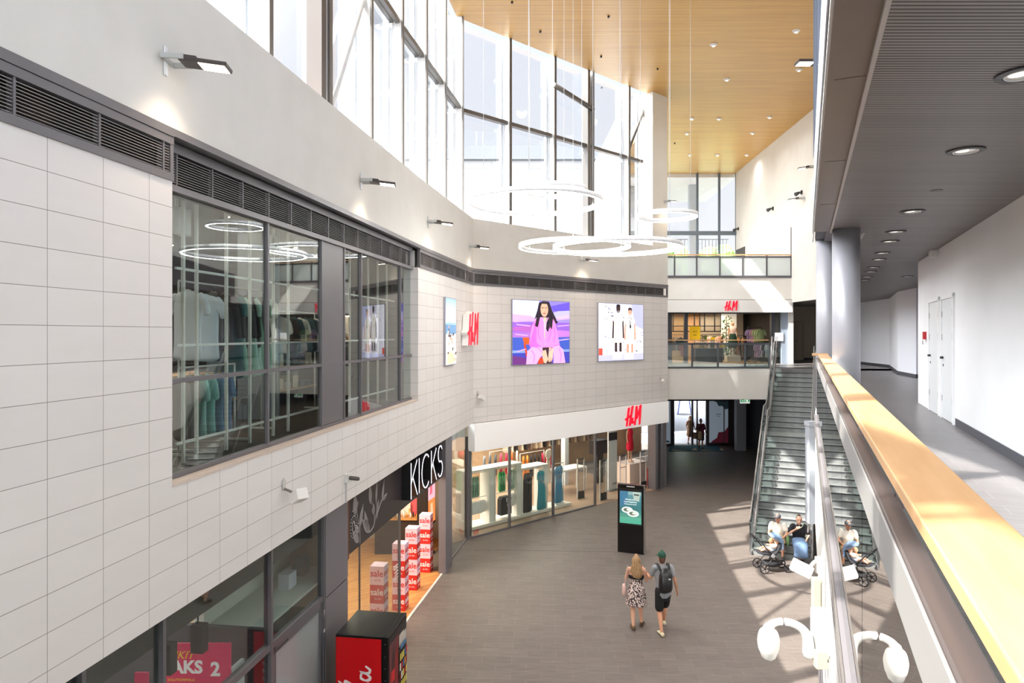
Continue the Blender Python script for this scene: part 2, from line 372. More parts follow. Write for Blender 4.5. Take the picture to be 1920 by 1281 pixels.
# louvre band
def band(fr, t0, t1, label, posts, step):
    e = fempty('louvre_band', fr, t0, 0, ZT8, label, 'ventilation grille', kind='structure')
    q = MB(fr); q.box(t0, t1, -.03, .05, ZT-.085, ZT); q.box(t0, t1, -.02, .05, ZT-.165, ZT-.09); q.box(t0, t1, -.02, .06, ZT8, ZT8+.075)
    q.box(t0, t0+.05, -.015, .05, ZT8+.07, ZT-.16); q.box(t1-.05, t1, -.015, .05, ZT8+.07, ZT-.16); q.build('frame', M_FRAME, e)
    q = MB(fr); z = ZT8+.09
    while z < ZT-.18: q.box(t0+.02, t1-.02, .0, .014, z, z+.004); z += .0275
    q.build('slats', C('#a8a6a6', .5), e)
    q = MB(fr); t = t0+.5
    while t < t1: q.box(t-.012, t+.012, -.008, .05, ZT8+.07, ZT-.16); t += step
    q.build('posts', M_FRAME, e)
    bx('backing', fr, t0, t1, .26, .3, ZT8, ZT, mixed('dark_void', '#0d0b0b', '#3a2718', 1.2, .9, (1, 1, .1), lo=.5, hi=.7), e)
band(F1, -10, TO0, 'slatted grey louvre band above the tile cladding at far left', 4, .86)
band(F2, 0, T2C, 'slatted grey louvre band between store window and wall corner', 4, .75)
band(F3, 0, T3D, 'dark slatted louvre band running above the two posters', 4, .62)
e = fempty('louvre_band', F1, TO0, .15, 8.1, 'recessed slatted louvre band over the big store window', 'ventilation grille', kind='structure')
q = MB(F1); q.box(TO0, T1B, -.03, .05, 8.6, ZT); q.box(TO0, T1B, .05, .2, 8.62, ZT); q.box(TO0, TO1, .13, .25, 8.50, 8.6); q.box(TO0, TO1, .12, .26, 8.09, 8.16); q.build('frame', M_FRAME, e)
q = MB(F1); z = 8.17
while z < 8.5: q.box(TO0, TO1, .16, .174, z, z+.004); z += .0275
q.build('slats', C('#a8a6a6', .5), e)
q = MB(F1); t = TO0+.3
while t < TO1: q.box(t-.01, t+.01, .15, .2, 8.16, 8.5); t += .66
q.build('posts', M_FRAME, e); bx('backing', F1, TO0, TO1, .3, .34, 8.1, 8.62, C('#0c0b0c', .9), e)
# big store window
wn = fempty('window_1', F1, TO0, .17, 5.07, 'big aluminium-framed first floor store window in the tile wall', 'window', kind='structure')
mt = [TO0, F1.t(500.5, .17), F1.t(602, .17), F1.t(644, .17), F1.t(676, .17), F1.t(750, .17), F1.t(773, .17)]
q = MB(F1); 
for i, t in enumerate(mt): q.box(t-(.0 if i == 0 else .022), t+.022, .145, .2, 5.07, 8.12)
q.box(TO0, mt[-1], .15, .22, 5.07, 5.125); q.box(TO0, mt[-1], .15, .22, 6.075, 6.125); q.build('window_frame', M_FRAME, wn)
bx('solid_panel', F1, mt[2]+.022, mt[3]-.022, .16, .2, 5.13, 8.1, M_FRAME, wn)
bx('sill', F1, TO0, TO1, -.01, .14, 5.045, 5.075, C('#cfc0b4', .6), wn)
for i in (0, 1, 3, 4, 5):
    for z0, z1 in ((5.13, 6.065), (6.13, 8.09)): bx('glass_pane', F1, mt[i]+.022, mt[i+1]-.022, .18, .19, z0, z1, M_SHOPGLASS, wn)
q = MB(F1); q.box(mt[-1]+.03, T1B, .12, .35, 5.07, 8.55); struct(q.build('trim_reveal', M_TILE, recenter=False), 'tiled reveal at the right end of the big store window')
# upper store room behind it
RM = C('#8b8590', .8)
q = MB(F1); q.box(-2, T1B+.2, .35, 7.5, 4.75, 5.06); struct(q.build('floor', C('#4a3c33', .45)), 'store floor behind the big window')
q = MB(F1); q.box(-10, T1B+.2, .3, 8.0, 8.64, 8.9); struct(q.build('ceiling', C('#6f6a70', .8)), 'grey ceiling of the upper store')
q = MB(F2); q.box(0, T2C, .3, 8.0, 8.64, 8.9); struct(q.build('ceiling', C('#6f6a70', .8)), 'roof slab over the corner store')
q = MB(F3); q.box(-.3, T3D, .3, 8.0, 8.64, 8.9); struct(q.build('ceiling', C('#6f6a70', .8)), 'roof slab over the centre store')
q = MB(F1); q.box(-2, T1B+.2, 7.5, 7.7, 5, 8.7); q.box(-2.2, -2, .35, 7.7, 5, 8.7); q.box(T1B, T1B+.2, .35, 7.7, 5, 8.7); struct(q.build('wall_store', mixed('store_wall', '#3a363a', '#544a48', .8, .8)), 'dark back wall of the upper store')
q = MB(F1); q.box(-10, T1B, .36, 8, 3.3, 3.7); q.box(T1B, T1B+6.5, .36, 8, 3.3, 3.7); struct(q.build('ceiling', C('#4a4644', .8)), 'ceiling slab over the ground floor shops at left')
q = MB(F3); q.box(-1.5, T3D, .3, 8, 3.3, 3.75); struct(q.build('ceiling', C('#d9cbb8', .8)), 'ceiling of the ground floor clothes shop')
# ---------------------------------------------------------------- high glazing
FB0, FB1 = .30, .62
def glazing(name, fr, ts, t0, t1, label, darkcols=()):
    e = fempty(name, fr, t0, FB0, ZS, label, 'window', kind='structure')
    for t in ts:
        bx('mullion', fr, t-.045, t+.045, FB0+.02, FB1, ZS-.05, ZC, M_FIN, e)
        bx('mullion_edge', fr, t-.055, t+.055, FB0-.02, FB0+.02, ZS-.05, ZC, M_FINEDGE, e)
    ed = [t0]+list(ts)+[t1]
    for a, b in zip(ed[:-1], ed[1:]):
        if b-a < .3: continue
        q = MB(fr); q.box(a+.05, b-.05, FB0+.06, FB0+.16, 13.72, 13.84); q.box(a+.05, b-.05, FB0+.2, FB0+.3, 13.74, 13.84); q.build('transom', M_FINEDGE, e)
        bx('glass_pane', fr, a, b, FB1+.03, FB1+.04, ZS-.1, ZC, M_GLASS, e)
        q = MB(fr); q.box(b-.16, b-.10, FB1-.04, FB1+.08, ZS-.1, ZC); q.box(a+.08, a+.11, FB1-.02, FB1+.08, ZS-.1, ZC)
        q.build('glazing_bead', C('#b9c3d0', .4), e)
        q = MB(fr)
        for zz in (ZS+.12, 12.0, 13.5, 15.2): q.box(b-.30, b-.24, FB1-.1, FB1-.03, zz, zz+.05); q.box(b-.28, b-.26, FB1-.16, FB1-.08, zz+.02, zz+.12)
        q.build('clips', C('#d8d8d8', .4), e)
    return e
tA = F1.t(755, FB0); ts1 = [tA-2.07*k for k in range(11, -1, -1)]
g1 = glazing('window_2', F1, ts1, -10, T1B-.02, 'tall glazing with deep pale fins above the left wall')
tcol = tA-2.07*2
bx('steel_column', F1, tcol-.34, tcol-.16, FB0, FB1-.05, ZS-.05, ZC, C('#58504c', .5), g1)
bx('steel_column', F1, tcol+.0, tcol+.12, FB0+.0, FB1-.05, ZS-.05, ZC, C('#726b66', .5), g1)
a = F1.p(F1.t(613, .45), .45, ZS); ty = F1.t(683, .45); b_ = F1.p(ty, .45, F1.z(-5, ty, .45))
q = MB(); q.loft([a, b_, b_+(b_-a)*.3], [(.09, .05)]*3, n=4, sub=1, rnd=False, side=F1.d); q.build('diagonal_brace', M_FIN, g1)
ts2 = [F2.t(px, FB0) for px in (800, 836, 868)]
glazing('window_3', F2, ts2, -.02, T2C-.3, 'narrow glazing bays with pale fins just left of the corner')
ts3 = [F3.t(px, FB0) for px in (957, 1041, 1112, 1180)]
g3 = glazing('window_4', F3, ts3, -.3, T3D-1.2, 'tall glazing above the posters with the snow-white building behind')
t4 = F3.t(1112, FB0)
q = MB(F3); q.tube([F3.M.inverted() @ F3.p(F3.t(1042, .2), .3, 15.6), F3.M.inverted() @ F3.p(t4, .3, 15.2)], .09, 10); q.build('duct', M_FINEDGE, g3)
bx('steel_column', F3, t4-.30, t4-.16, FB0, FB1-.05, ZS-.05, ZC, C('#6d6a66', .5), g3)
tq = F3.t(1200, .5)
q = MB(F3); q.tube([V((tq-.9, .5, 13.9)), V((tq+.6, .5, 16.6))], .06, 8); q.build('diagonal_brace', M_FINEDGE, g3)
# big end column of the centre glazing
q = MB(F3); q.box(T3D-1.05, T3D, .02, .75, ZS-.02, ZC); tag(q.build('column', mixed('column_paint', '#d9d6cd', '#dedbd3', 1, .7)), 'broad beige square column at right end of the centre glazing', 'column', kind='structure')
# ---------------------------------------------------------------- gold ceiling
def outline(b, t0=-10): 
    return [F1.p(t0, b, 0), F1.p(T1B, b, 0), F2.p(T2C, b, 0)]
pts = [F1.p(-10, .32, 0), F1.p(T1B, .32, 0), F3.p(-.4, .32, 0), F3.p(T3D, .32, 0), V((6.4, 42.9, 0)), V((24, 42.9, 0)), V((24, -8, 0))]
q = MB(); q.prism([(p.x, p.y) for p in reversed(pts)], ZC, ZC+.25); struct(q.build('ceiling', M_GOLD, recenter=False), 'golden slatted ceiling high above the hall')
q = MB(); q.prism([(p.x*1.0, p.y) for p in reversed(pts)], ZC+.26, ZC+.9); struct(q.build('roof', C('#bdbdbd', .8)), 'flat roof')
# ---------------------------------------------------------------- far right white wall, upper gallery
def rw(Y): return 12.16+.043*Y
q = MB(); q.prism([(rw(29.6), 29.6), (rw(29.6)+.3, 29.6), (rw(42.9)+.3, 42.9), (rw(42.9), 42.9)], CC, ZC); struct(q.build('wall_right', M_WHITE, recenter=False), 'tall white wall at far right of the hall')
q = MB(); q.prism([(5.9, 12.1), (9.9, 21.4), (13.4, 29.3), (13.4, 29.9), (12.9, 29.9)][0:3]+[(13.44, 29.6), (14.0, 29.6), (10.4, 21.2), (6.4, 11.9)], 9.5, ZC); struct(q.build('wall_right', M_WHITE), 'unseen white wall added on the upper slab to keep out sky light')  # added out of view, closes the gap where sky light would leak in
SY = 33.2
xl, xr = at(1247, 0, SY).x, at(1484.5, 0, SY).x
bx_ = MB(); bx_.box(xl-2.5, xr, SY, SY+.4, 8.26, 9.32); bx_.box(xl-2.5, xr, SY+.4, 42.9, 9.0, 9.32); struct(bx_.build('wall_back', M_WHITE), 'cream slab edge under the top gallery railing')
bx_ = MB(); bx_.box(xl-2.6, xl-2.5, SY-3, 42.9, 5, ZC); struct(bx_.build('wall_back', M_WHITE), 'side wall of the mezzanine and gallery')
# top gallery balustrade
e = empty('balustrade', (xl, SY, 9.32), 'frosted glass balustrade with wooden rail on the top gallery', 'railing')
zt_, zb_ = EZ-(478-HZ)*SY/FPX, EZ-(517-HZ)*SY/FPX
bx('wooden_handrail', ID, xl-1, xr, SY-.02, SY+.06, zt_-.03, zt_+.03, M_WOOD, e)
q = MB(); q.box(xl-1, xr, SY+.0, SY+.07, zt_-.14, zt_-.06); q.box(xl-1, xr, SY-.05, SY+.09, zb_-.1, zb_); 
for px in (1265, 1306.5, 1350, 1393, 1438, 1484): x = at(px, 0, SY).x; q.box(x-.035, x+.03, SY-.01, SY+.07, zb_-.05, zt_)
x = at(1486, 0, SY).x; q.box(x-.06, x+.0, SY-.03, SY+.09, zb_, zt_+1.35); q.build('frame', M_DARK, e)
xs = [at(p, 0, SY).x for p in (1249, 1265, 1306.5, 1350, 1393, 1438, 1484)]
for a, b in zip(xs[:-1], xs[1:]): bx('glass_panel', ID, a+.04, b-.04, SY+.02, SY+.03, zb_, zt_-.14, M_FROST, e)
# far glazing above the gallery
e = empty('window_5', (xl, 42.7, 9.32), 'far glazing beyond the top gallery', 'window', kind='structure')
q = MB()
for px in (1307.5, 1348.5, 1381): x = at(px, 0, 42.7).x; q.box(x-.05, x+.05, 42.6, 42.8, 9.3, ZC)
q.box(xl-2.5, at(1381, 0, 42.7).x, 42.55, 42.8, EZ-(441-HZ)*42.7/FPX, EZ-(434-HZ)*42.7/FPX); q.build('window_frame', C('#5d6873', .5), e)
bx('glass_pane', ID, xl-2.5, at(1381, 0, 42.7).x, 42.7, 42.71, 9.3, ZC, M_GLASS, e)
q = MB(); q.prism([(6.4, 43), (14.1, 43), (14.4, 51), (6.4, 51)], ZC-.2, ZC+.5); struct(q.build('canopy', C('#e4e2de', .7)), 'white soffit projecting outside beyond the far glazing')
x = at(1300, 0, 45).x; q = MB(); q.box(x-.25, x+.2, 45, 45.4, 9, ZC-.2); struct(q.build('column', C('#c3ccd4', .6)), 'pale outside column carrying the canopy')
# ---------------------------------------------------------------- mezzanine parapet
PY = 29.2
px0 = 6.3; px1 = at(1446, 0, PY).x
q = MB(); q.box(px0, px1+.02, PY, PY+.35, 3.79, UF); q.build
struct(q.build('wall_back', M_WHITE), 'white parapet face below the mezzanine railing')
q = MB(); q.prism([(px0, PY+.3), (px1, PY+.3), (px1, 28.9), (13.2, 28.0), (13.2, 27), (24, 27), (24, 41), (px0, 41)], UF-.3, UF); struct(q.build('floor', M_UFLOOR, recenter=False), 'grey tile floor of the mezzanine')
q = MB(); q.prism([(px0, PY+.3), (px1, PY+.3), (13.4, PY+.3), (24, 29.5), (24, 41), (px0, 41)], 3.79, 4.8); struct(q.build('ceiling', C('#5b585a', .7)), 'dark ceiling over the entrance lobby')
e = empty('balustrade', (px0, PY, UF), 'glass railing with wooden handrail in front of the mezzanine clothes shop', 'railing')
z1 = EZ-(638-HZ)*PY/FPX; z2 = EZ-(645-HZ)*PY/FPX
bx('wooden_handrail', ID, px0, px1-.1, PY+.02, PY+.10, z1-.02, z1+.025, M_WOOD, e)
q = MB(); q.box(px0, px1-.05, PY-.0, PY+.07, z2-.04, z2+.04); q.box(px0, px1, PY-.03, PY+.08, UF-.02, UF+.05)
for px in (1298, 1346.5, 1397.5, 1443): x = at(px, 0, PY).x; q.box(x-.035, x+.035, PY, PY+.07, UF, z2)
q.build('frame', C('#4b5158', .45, 0), e)
xs = [px0+.3]+[at(p, 0, PY).x for p in (1298, 1346.5, 1397.5, 1443)]
for a, b in zip(xs[:-1], xs[1:]): bx('glass_panel', ID, a+.04, b-.04, PY+.03, PY+.04, UF+.05, z2-.04, M_BALU, e)
# ---------------------------------------------------------------- right side: corridor slab, wall below, ceiling, box above
def fr_s(s): return -s*CR_
def R2(s, t): return (lambda p: (p.x, p.y))(FR.p(t, fr_s(s), 0)+V((0, 0, 0)))
def RXY(s, Y): return (s+.43*Y, Y)
E1 = [RXY(.2, -6), RXY(.2, 13.0)]; E2 = (9.72, 21.5); E3 = (13.15, 28.4)
q = MB(); q.prism(E1[::-1][::-1]+[E2, E3, (24, 28.4), (24, -6)][::1], UF-.3, UF) if False else q.prism([RXY(.2, -6), (24, -6), (24, 28.4), E3, E2, RXY(.2, 13.0)], UF-.3, UF)
struct(q.build('floor', M_UFLOOR, recenter=False), 'dark grey tile floor of the upper corridor')
q = MB(); q.prism([RXY(.185, -6), RXY(.7, -6), RXY(.7, 13.0), (10.3, 21.5), (13.7, 28.9), (13.15, 28.9), (9.7, 21.5), RXY(.185, 13)], 3.0, UF-.02); struct(q.build('wall_right', M_WHITE), 'white fascia below the corridor balustrade')
q = MB(); q.prism([RXY(.24, -6), RXY(.7, -6), RXY(.7, 13.0), (10.3, 21.5), (13.7, 28.9), (13.2, 28.9), (9.75, 21.5), RXY(.24, 13)], 0, 3.0); struct(q.build('wall_right', C('#77757a', .4)), 'grey shop fronts under the upper corridor')
# corridor walls
q = MB(); q.prism([RXY(2.39, -6), (24, -6), (24, 17.0), RXY(2.39, 14.5)], UF, CC+.1); struct(q.build('wall_corridor', mixed('corridor_plaster', '#dfe0e2', '#e3e4e6', 1, .7), recenter=False), 'white corridor wall with doors at right')
def poly_wall(pts, z0, z1, th, m, name, label=None):
    for a, b in zip(pts[:-1], pts[1:]):
        f = Frame(a, (b[0]-a[0], b[1]-a[1])); L = (V(a)-V(b)).length
        o = MB(f).box(-.0, L, 0, -th if th < 0 else th, z0, z1).build(name, m); struct(o, label)
        o2 = MB(f).box(0, L, -.015, .02, z0, z0+.13).build('baseboard_far', C('#4a4a50', .6)); struct(o2)
farw = [(24, 20.0), (13.35, 22.55), (13.9, 24.6), (16.26, 29.4), (17.6, 38.0), (10.5, 38.0)]
farw = farw[::-1]
# walls face the corridor (negative b)
for a, b, lab in zip(farw[:-1], farw[1:], ('beige back wall beyond the mezzanine', 'pale side wall beyond the columns', 'pale angled wall beyond the columns', 'short pale wall face at the corridor bend', 'wall at the corridor bend')):
    f = Frame(a, (b[0]-a[0], b[1]-a[1])); L = (V(a)-V(b)).length
    struct(MB(f).box(0, L, 0, .3, UF, 8.35).build('wall_corridor', C('#dcdfe6', .7) if b != farw[1] else C('#b9ad9a', .7)), lab)
    struct(MB(f).box(0, L, -.015, .01, UF, UF+.12).build('baseboard_far', C('#45464c', .6)))
q = MB(FR); t0_, t1_ = -6/CR_, 11.55/CR_
q.box(-6, 11.70/CR_, fr_s(2.39)-.0, fr_s(2.39)+.014, UF, UF+.12); struct(q.build('baseboard_corridor', C('#4e4f56', .5)), 'dark skirting along the corridor wall')
# corridor ceiling
q = MB(); q.prism([RXY(.36, -6), (24, -6), (24, 12), RXY(2.5, 10.3), RXY(.36, 10.3)], CC, CC+.2); q.prism([RXY(.9, 10.3), RXY(2.5, 10.3), (24, 12), (24, 41), (13.95, 41), (13.5, 29.6), (10.4, 21.5), RXY(.9, 13.5)], CC, CC+.2)
struct(q.build('ceiling', M_GREYSLAT, recenter=False), 'dark grey slatted ceiling of the upper corridor')
q = MB(); q.prism([RXY(.36, -6), (24, -6), (24, 41), (14.3, 41), (13.8, 29.55), (9.9, 21.5), RXY(.36, 13.5)], CC+.25, 9.5); struct(q.build('ceiling', C('#77747a', .7)), 'upper slab above the corridor')
q = MB(); q.prism([RXY(.18, 11.7), RXY(.5, 11.7), RXY(.6, 13.2), (10.2, 21.5), (13.5, 29.5), (13.2, 29.6), (9.74, 21.5), RXY(.18, 13)], 8.42, 9.5); struct(q.build('trim_slab', C('#55535b', .6)), 'dark edge of the upper slab curving away behind the columns')
q = MB(FR); q.box(-6, 10.25/CR_, fr_s(.165), fr_s(.36), CC, CC+.06); q.box(-6, 10.25/CR_, fr_s(.165)-.0, fr_s(.165)+.03, CC, CC+.4)
for t in (4.15, 6.1, 8.1): q.box(t/CR_-.004, t/CR_+.004, fr_s(.17), fr_s(.355), CC-.003, CC)
struct(q.build('trim_soffit', mixed('bronze_panel', '#6b615c', '#74675c', .6, .42, m=.25)), 'bronze-grey metal soffit strip under the glazed box')
q = MB(FR); q.box(-6, 10.25/CR_, fr_s(.36), fr_s(.365)-.02, CC-.03, CC+.03); struct(q.build('trim_edge', C('#b4aeab', .5)), 'pale edge strip between soffit and corridor ceiling')
e = fempty('window_6', FR, 0, fr_s(.165), CC, 'glazed box wall above the corridor edge', 'window', kind='structure')
tb = 11.7/CR_
for z0, z1, c in ((CC+.02, CC+.05, '#d9dde2'), (CC+.16, CC+.2, '#2b2b30'), (CC+.27, CC+.31, '#cfd4da')): bx('profile', FR, -6, tb-.2, fr_s(.165)+.03, fr_s(.165)+.045, z0, z1, C(c, .4), e)
bx('fascia_panel', FR, -6, tb, fr_s(.18), fr_s(.165)+.02, CC+.42, 9.6, C('#d5d9de', .45), e)
bx('back_panel', FR, -6, tb, fr_s(.3), fr_s(.25), 9.6, ZC, C('#b9c6d8', .6), e)
bx('glass_pane', FR, -6, tb, fr_s(.17), fr_s(.165)+.01, 9.6, ZC, M_GLASS, e)
q = MB(FR)
for k in range(8): t = tb-.03-2.2*k; q.box(t-.03, t+.03, fr_s(.17), fr_s(.165)+.03, 9.6, ZC)
q.build('mullions', C('#5a6270', .4), e)
bx('end_panel', Frame(RXY(.165, 11.7), (1, -.43)), 0, 5, 0, .1, CC+.25, ZC, C('#cfd3d8', .6), e)
# columns
for X, Y, r, z1, lab in ((4.87+.0, 9.95, .187, CC, 'nearer dark grey round steel column behind the wooden handrail'), (6.12, 13.25, .20, 8.42, 'farther pale grey round column standing left of the nearer one')):
    q = MB(); q.cyl((X, Y, UF), r, z1-UF, 40); tag(q.build('column', mixed('column_steel', '#a2a3aa', '#adaeb4', .5, .36, m=.15)), lab, 'column', kind='structure')
# ---------------------------------------------------------------- corridor balustrade
e = fempty('balustrade', FR, 6, fr_s(.2), UF, 'long wooden handrail with steel rail and glass beside the corridor', 'railing')
YE = 12.6/CR_
q = MB(FR); zr = EZ-.38
q.box(-4, YE, fr_s(.41), fr_s(.236), zr-.035, zr); q.box(YE-.1, YE+.05, fr_s(.41), fr_s(.12), zr-.02, zr+.02); q.build('wooden_handrail', M_WOOD, e, bevel=.004)
q = MB(FR); q.box(-4, YE+.2, fr_s(.253), fr_s(.1965), EZ-.57, EZ-.45); q.build('steel_rail', M_DSTEEL, e, bevel=.006)
q = MB(FR); q.box(-4, YE+.2, fr_s(.197), fr_s(.19), EZ-.57, EZ-.453); q.build('light_rail', C('#8f8e8c', .45), e, bevel=.003)
for k in range(9): t = .8+1.45*k; bx('bracket', FR, t-.02, t+.02, fr_s(.28), fr_s(.26), EZ-.50, zr-.03, M_DSTEEL, e)
for k in range(-2, 8):
    t = 1.45*k+1.2
    if t+1.43 < YE+.3: bx('glass_panel', FR, t, t+1.435, fr_s(.205), fr_s(.195), UF-.05, EZ-.56, M_BALU, e)
q = MB(FR); q.box(-4, YE, fr_s(.20), fr_s(.170), UF-.28, UF-.02); q.build('bottom_rail', C('#6f6c70', .4, 0), e)
q = MB(FR); q.box(-4, YE, fr_s(.168), fr_s(.158), UF-.20, UF-.17); q.box(-4, YE, fr_s(.168), fr_s(.155), UF-.05, UF-.02); q.build('bottom_rail_edge', M_STEEL, e)
# corridor doors
def door(n, t0, t1, label, leafb):
    b0 = fr_s(2.39)
    e = fempty('door_%d' % n, FR, t0, b0, UF, label, 'door', kind='structure')
    q = MB(FR); q.box(t0-.07, t0, b0-.01, b0+.03, UF, UF+2.12); q.box(t1, t1+.07, b0-.01, b0+.03, UF, UF+2.12); q.box(t0-.07, t1+.07, b0-.01, b0+.03, UF+2.05, UF+2.12); q.build('door_frame', C('#e4e5e6', .5), e)
    lf = bx('door_leaf', FR, t0, t1, b0-.0, b0+.012, UF+.012, UF+2.05, C('#d3d7d9', .45), e)
    q = MB(FR)
    for z in (.3, 1.35, 1.75): q.cyl(V((t0+.01, b0+.018, UF+z)), .014, .12, 10); q.box(t1-.03, t1+.0, b0+.012, b0+.02, UF+z, UF+z+.1)
    q.build('hinges', M_STEEL, lf)
    q = MB(FR); q.cyl(V((t1-.12, b0+.012, UF+1.05)), .02, .05, 12, axis=(0, 1, 0)); q.box(t1-.20, t1-.1, b0+.045, b0+.06, UF+1.04, UF+1.06); q.box(t1-.135, t1-.105, b0+.012, b0+.02, UF+.9, UF+.94); q.build('handle', M_BLACK, lf)
door(1, 11.85/CR_, 12.75/CR_, 'white corridor door with black handle nearest the sunlit floor', 0)
door(2, 13.05/CR_, 13.95/CR_, 'white corridor door at the far end of the corridor wall', .1)
e = fempty('fire_alarm_button', FR, 14.42/CR_, fr_s(2.34), UF+1.35, 'small red fire alarm button on the corridor wall corner', 'fire alarm')
q = MB(FR); q.box(14.35/CR_, 14.46/CR_, fr_s(2.39), fr_s(2.33), UF+1.35, UF+1.5); q.build('box', C('#b3202a', .4), e)
q = MB(FR); q.box(14.38/CR_, 14.43/CR_, fr_s(2.33), fr_s(2.325), UF+1.25, UF+1.33); q.build('tag', M_BLACK, e)
q = MB(FR); q.box(13.2/CR_, 13.5/CR_, fr_s(2.39), fr_s(2.28), 8.0, CC); tag(q.build('junction_box', C('#d9d9d6', .5)), 'white box under the corridor ceiling above the far door', 'box')
# recessed downlights in the corridor ceiling
def downlight(x, y, z, r, label, group):
    e = empty('downlight', (x, y, z), label, 'ceiling light', group)
    q = MB(); q.ring((x, y, z-.012), r*.86, r*.28, .014, 40); q.build('rim', C('#2c2b30', .4), e)
    q = MB(); q.cyl((x, y, z-.004), r*.72, .003, 32); q.build('reflector', mat('reflector', '#c9c6c0', .2, .6, .12), e)
    q = MB(); q.ring((x, y, z-.014), r*.64, r*.06, .010, 32); q.build('inner_rim', C('#d7d7d7', .3), e)
    q = MB(); q.cyl((x-.03, y, z-.008), r*.34, .004, 24); q.build('bulb', mat('bulb_dim', '#fff4e2', .5, 0, .9), e)
    if z < 9:
        l = bpy.data.lights.new('downlight_beam', 'SPOT'); l.energy = 11; l.color = (1, .93, .85); l.spot_size = 2.2; l.spot_blend = 1; l.shadow_soft_size = .1
        lo = bpy.data.objects.new('downlight_beam', l); COL.objects.link(lo); lo.location = (x, y, z-.05)
    return e
DL = [(1918, 138), (1811, 282), (1711, 396), (1679.6, 434), (1668.6, 452), (1655, 474), (1648, 486), (1638, 501), (1633, 509), (1625.7, 518.6), (1621.8, 525), (1702, 518)]
DLn = ['first corridor ceiling downlight, cut by the right edge of the view', 'large corridor ceiling downlight second from the near end', 'corridor ceiling downlight right of the columns, third from the near end']
for i, (px, py) in enumerate(DL):
    Y = (CC-EZ)*FPX/(HZ-py); x = (px-960)/FPX*Y
    downlight(x, Y, CC, .14, DLn[i] if i < 3 else 'small recessed downlight in the far row of the dark corridor ceiling', 'corridor downlights')
q = MB(); Y = 1.52*1280/(626-357); q.cyl(((1756-960)/FPX*Y, Y, CC-.006), .06, .006, 20); tag(q.build('smoke_detector', C('#5b5858', .5)), 'small grey round detector in the corridor ceiling', 'detector')
# gold ceiling domes
DOMEW = 95
GD = [(1493, 57), (1338, 83), (1363, 148), (1498, 130), (1297, 222), (1443, 219), (1348, 222), (1411, 249), (1288, 250), (1293, 290), (1345, 290), (1400, 290), (1180, -160), (1440, -160), (1100, -420), (1330, -420), (940, -420)]
for px, py in GD:
    Y = (ZC-EZ)*FPX/(HZ-py); x = (px-960)/FPX*Y
    e = empty('ceiling_light', (x, Y, ZC), 'small white round light on the golden ceiling', 'ceiling light', 'lights on the golden ceiling')
    q = MB(); q.loft([(x, Y, ZC), (x, Y, ZC-.03), (x, Y, ZC-.07)], [(.13, .13), (.12, .12), (.06, .06)], n=20, sub=1, rnd=False); q.build('housing', C('#d8d6d0', .4), e)
    q = MB(); q.cyl((x, Y, ZC-.075), .05, .006, 16); q.build('lens', mat('dome_lens', '#fff3dd', .4, 0, 2), e)
    l = bpy.data.lights.new('dome_beam', 'SPOT'); l.energy = DOMEW; l.color = (1, .98, .95); l.spot_size = 2.7; l.spot_blend = 1; l.shadow_soft_size = .25
    lo = bpy.data.objects.new('dome_beam', l); COL.objects.link(lo); lo.location = (x, Y, ZC-.1)
for px, py in ((1128, 163), (1013, 58), (960, 3), (1141, 30), (1233, 128), (1265, 268), (1127, 105)):
    Y = (ZC-EZ)*FPX/(HZ-py); x = (px-960)/FPX*Y
    q = MB(); q.cyl((x, Y, ZC-.06), .035, .06, 10); tag(q.build('sprinkler_head', M_BLACK), 'tiny dark sprinkler head on the golden ceiling', 'sprinkler', 'sprinklers on the golden ceiling')
# ---------------------------------------------------------------- ring lamps
def ringlamp(px, Y, z, R, label):
    x = (px-960)/FPX*Y
    e = empty('ring_lamp', (x, Y, z), label, 'ring lamp', 'suspended ring lamps')
    q = MB(); q.ring((x, Y, z+.006), R-.035, .07, .10, 96); q.build('ring', mat('ring_white', '#eef0f2', .4), e)
    q = MB(); q.ring((x, Y, z), R-.035, .052, .006, 96); q.build('diffuser', M_RINGE, e)
    for k in range(3):
        a = 2.1*k+.4; xx, yy = x+(R-.035)*math.cos(a), Y+(R-.035)*math.sin(a)
        q = MB(); q.tube([(xx, yy, z+.1), (xx, yy, ZC-.004)], .0045, 6); q.build('cable', C('#c8ccd0', .5), e)
        q = MB(); q.cyl((xx, yy, z+.1), .012, .06, 8); q.build('fitting', C('#b8bcc0', .4), e)
ringlamp(1003, 15.5, 9.53, 1.54, 'large ring lamp hanging upper left in front of the glazing')
ringlamp(1039, 16.65, 10.05, .80, 'small ring lamp hanging just above and behind the upper left one')
ringlamp(1077, 18.7, 8.95, 1.53, 'large ring lamp hanging lowest at left over the centre wall')
ringlamp(1157, 16.4, 8.63, 1.54, 'large ring lamp overlapping the lowest one on its right')
ringlamp(1250, 18.0, 9.66, .80, 'small ring lamp in front of the beige square column')
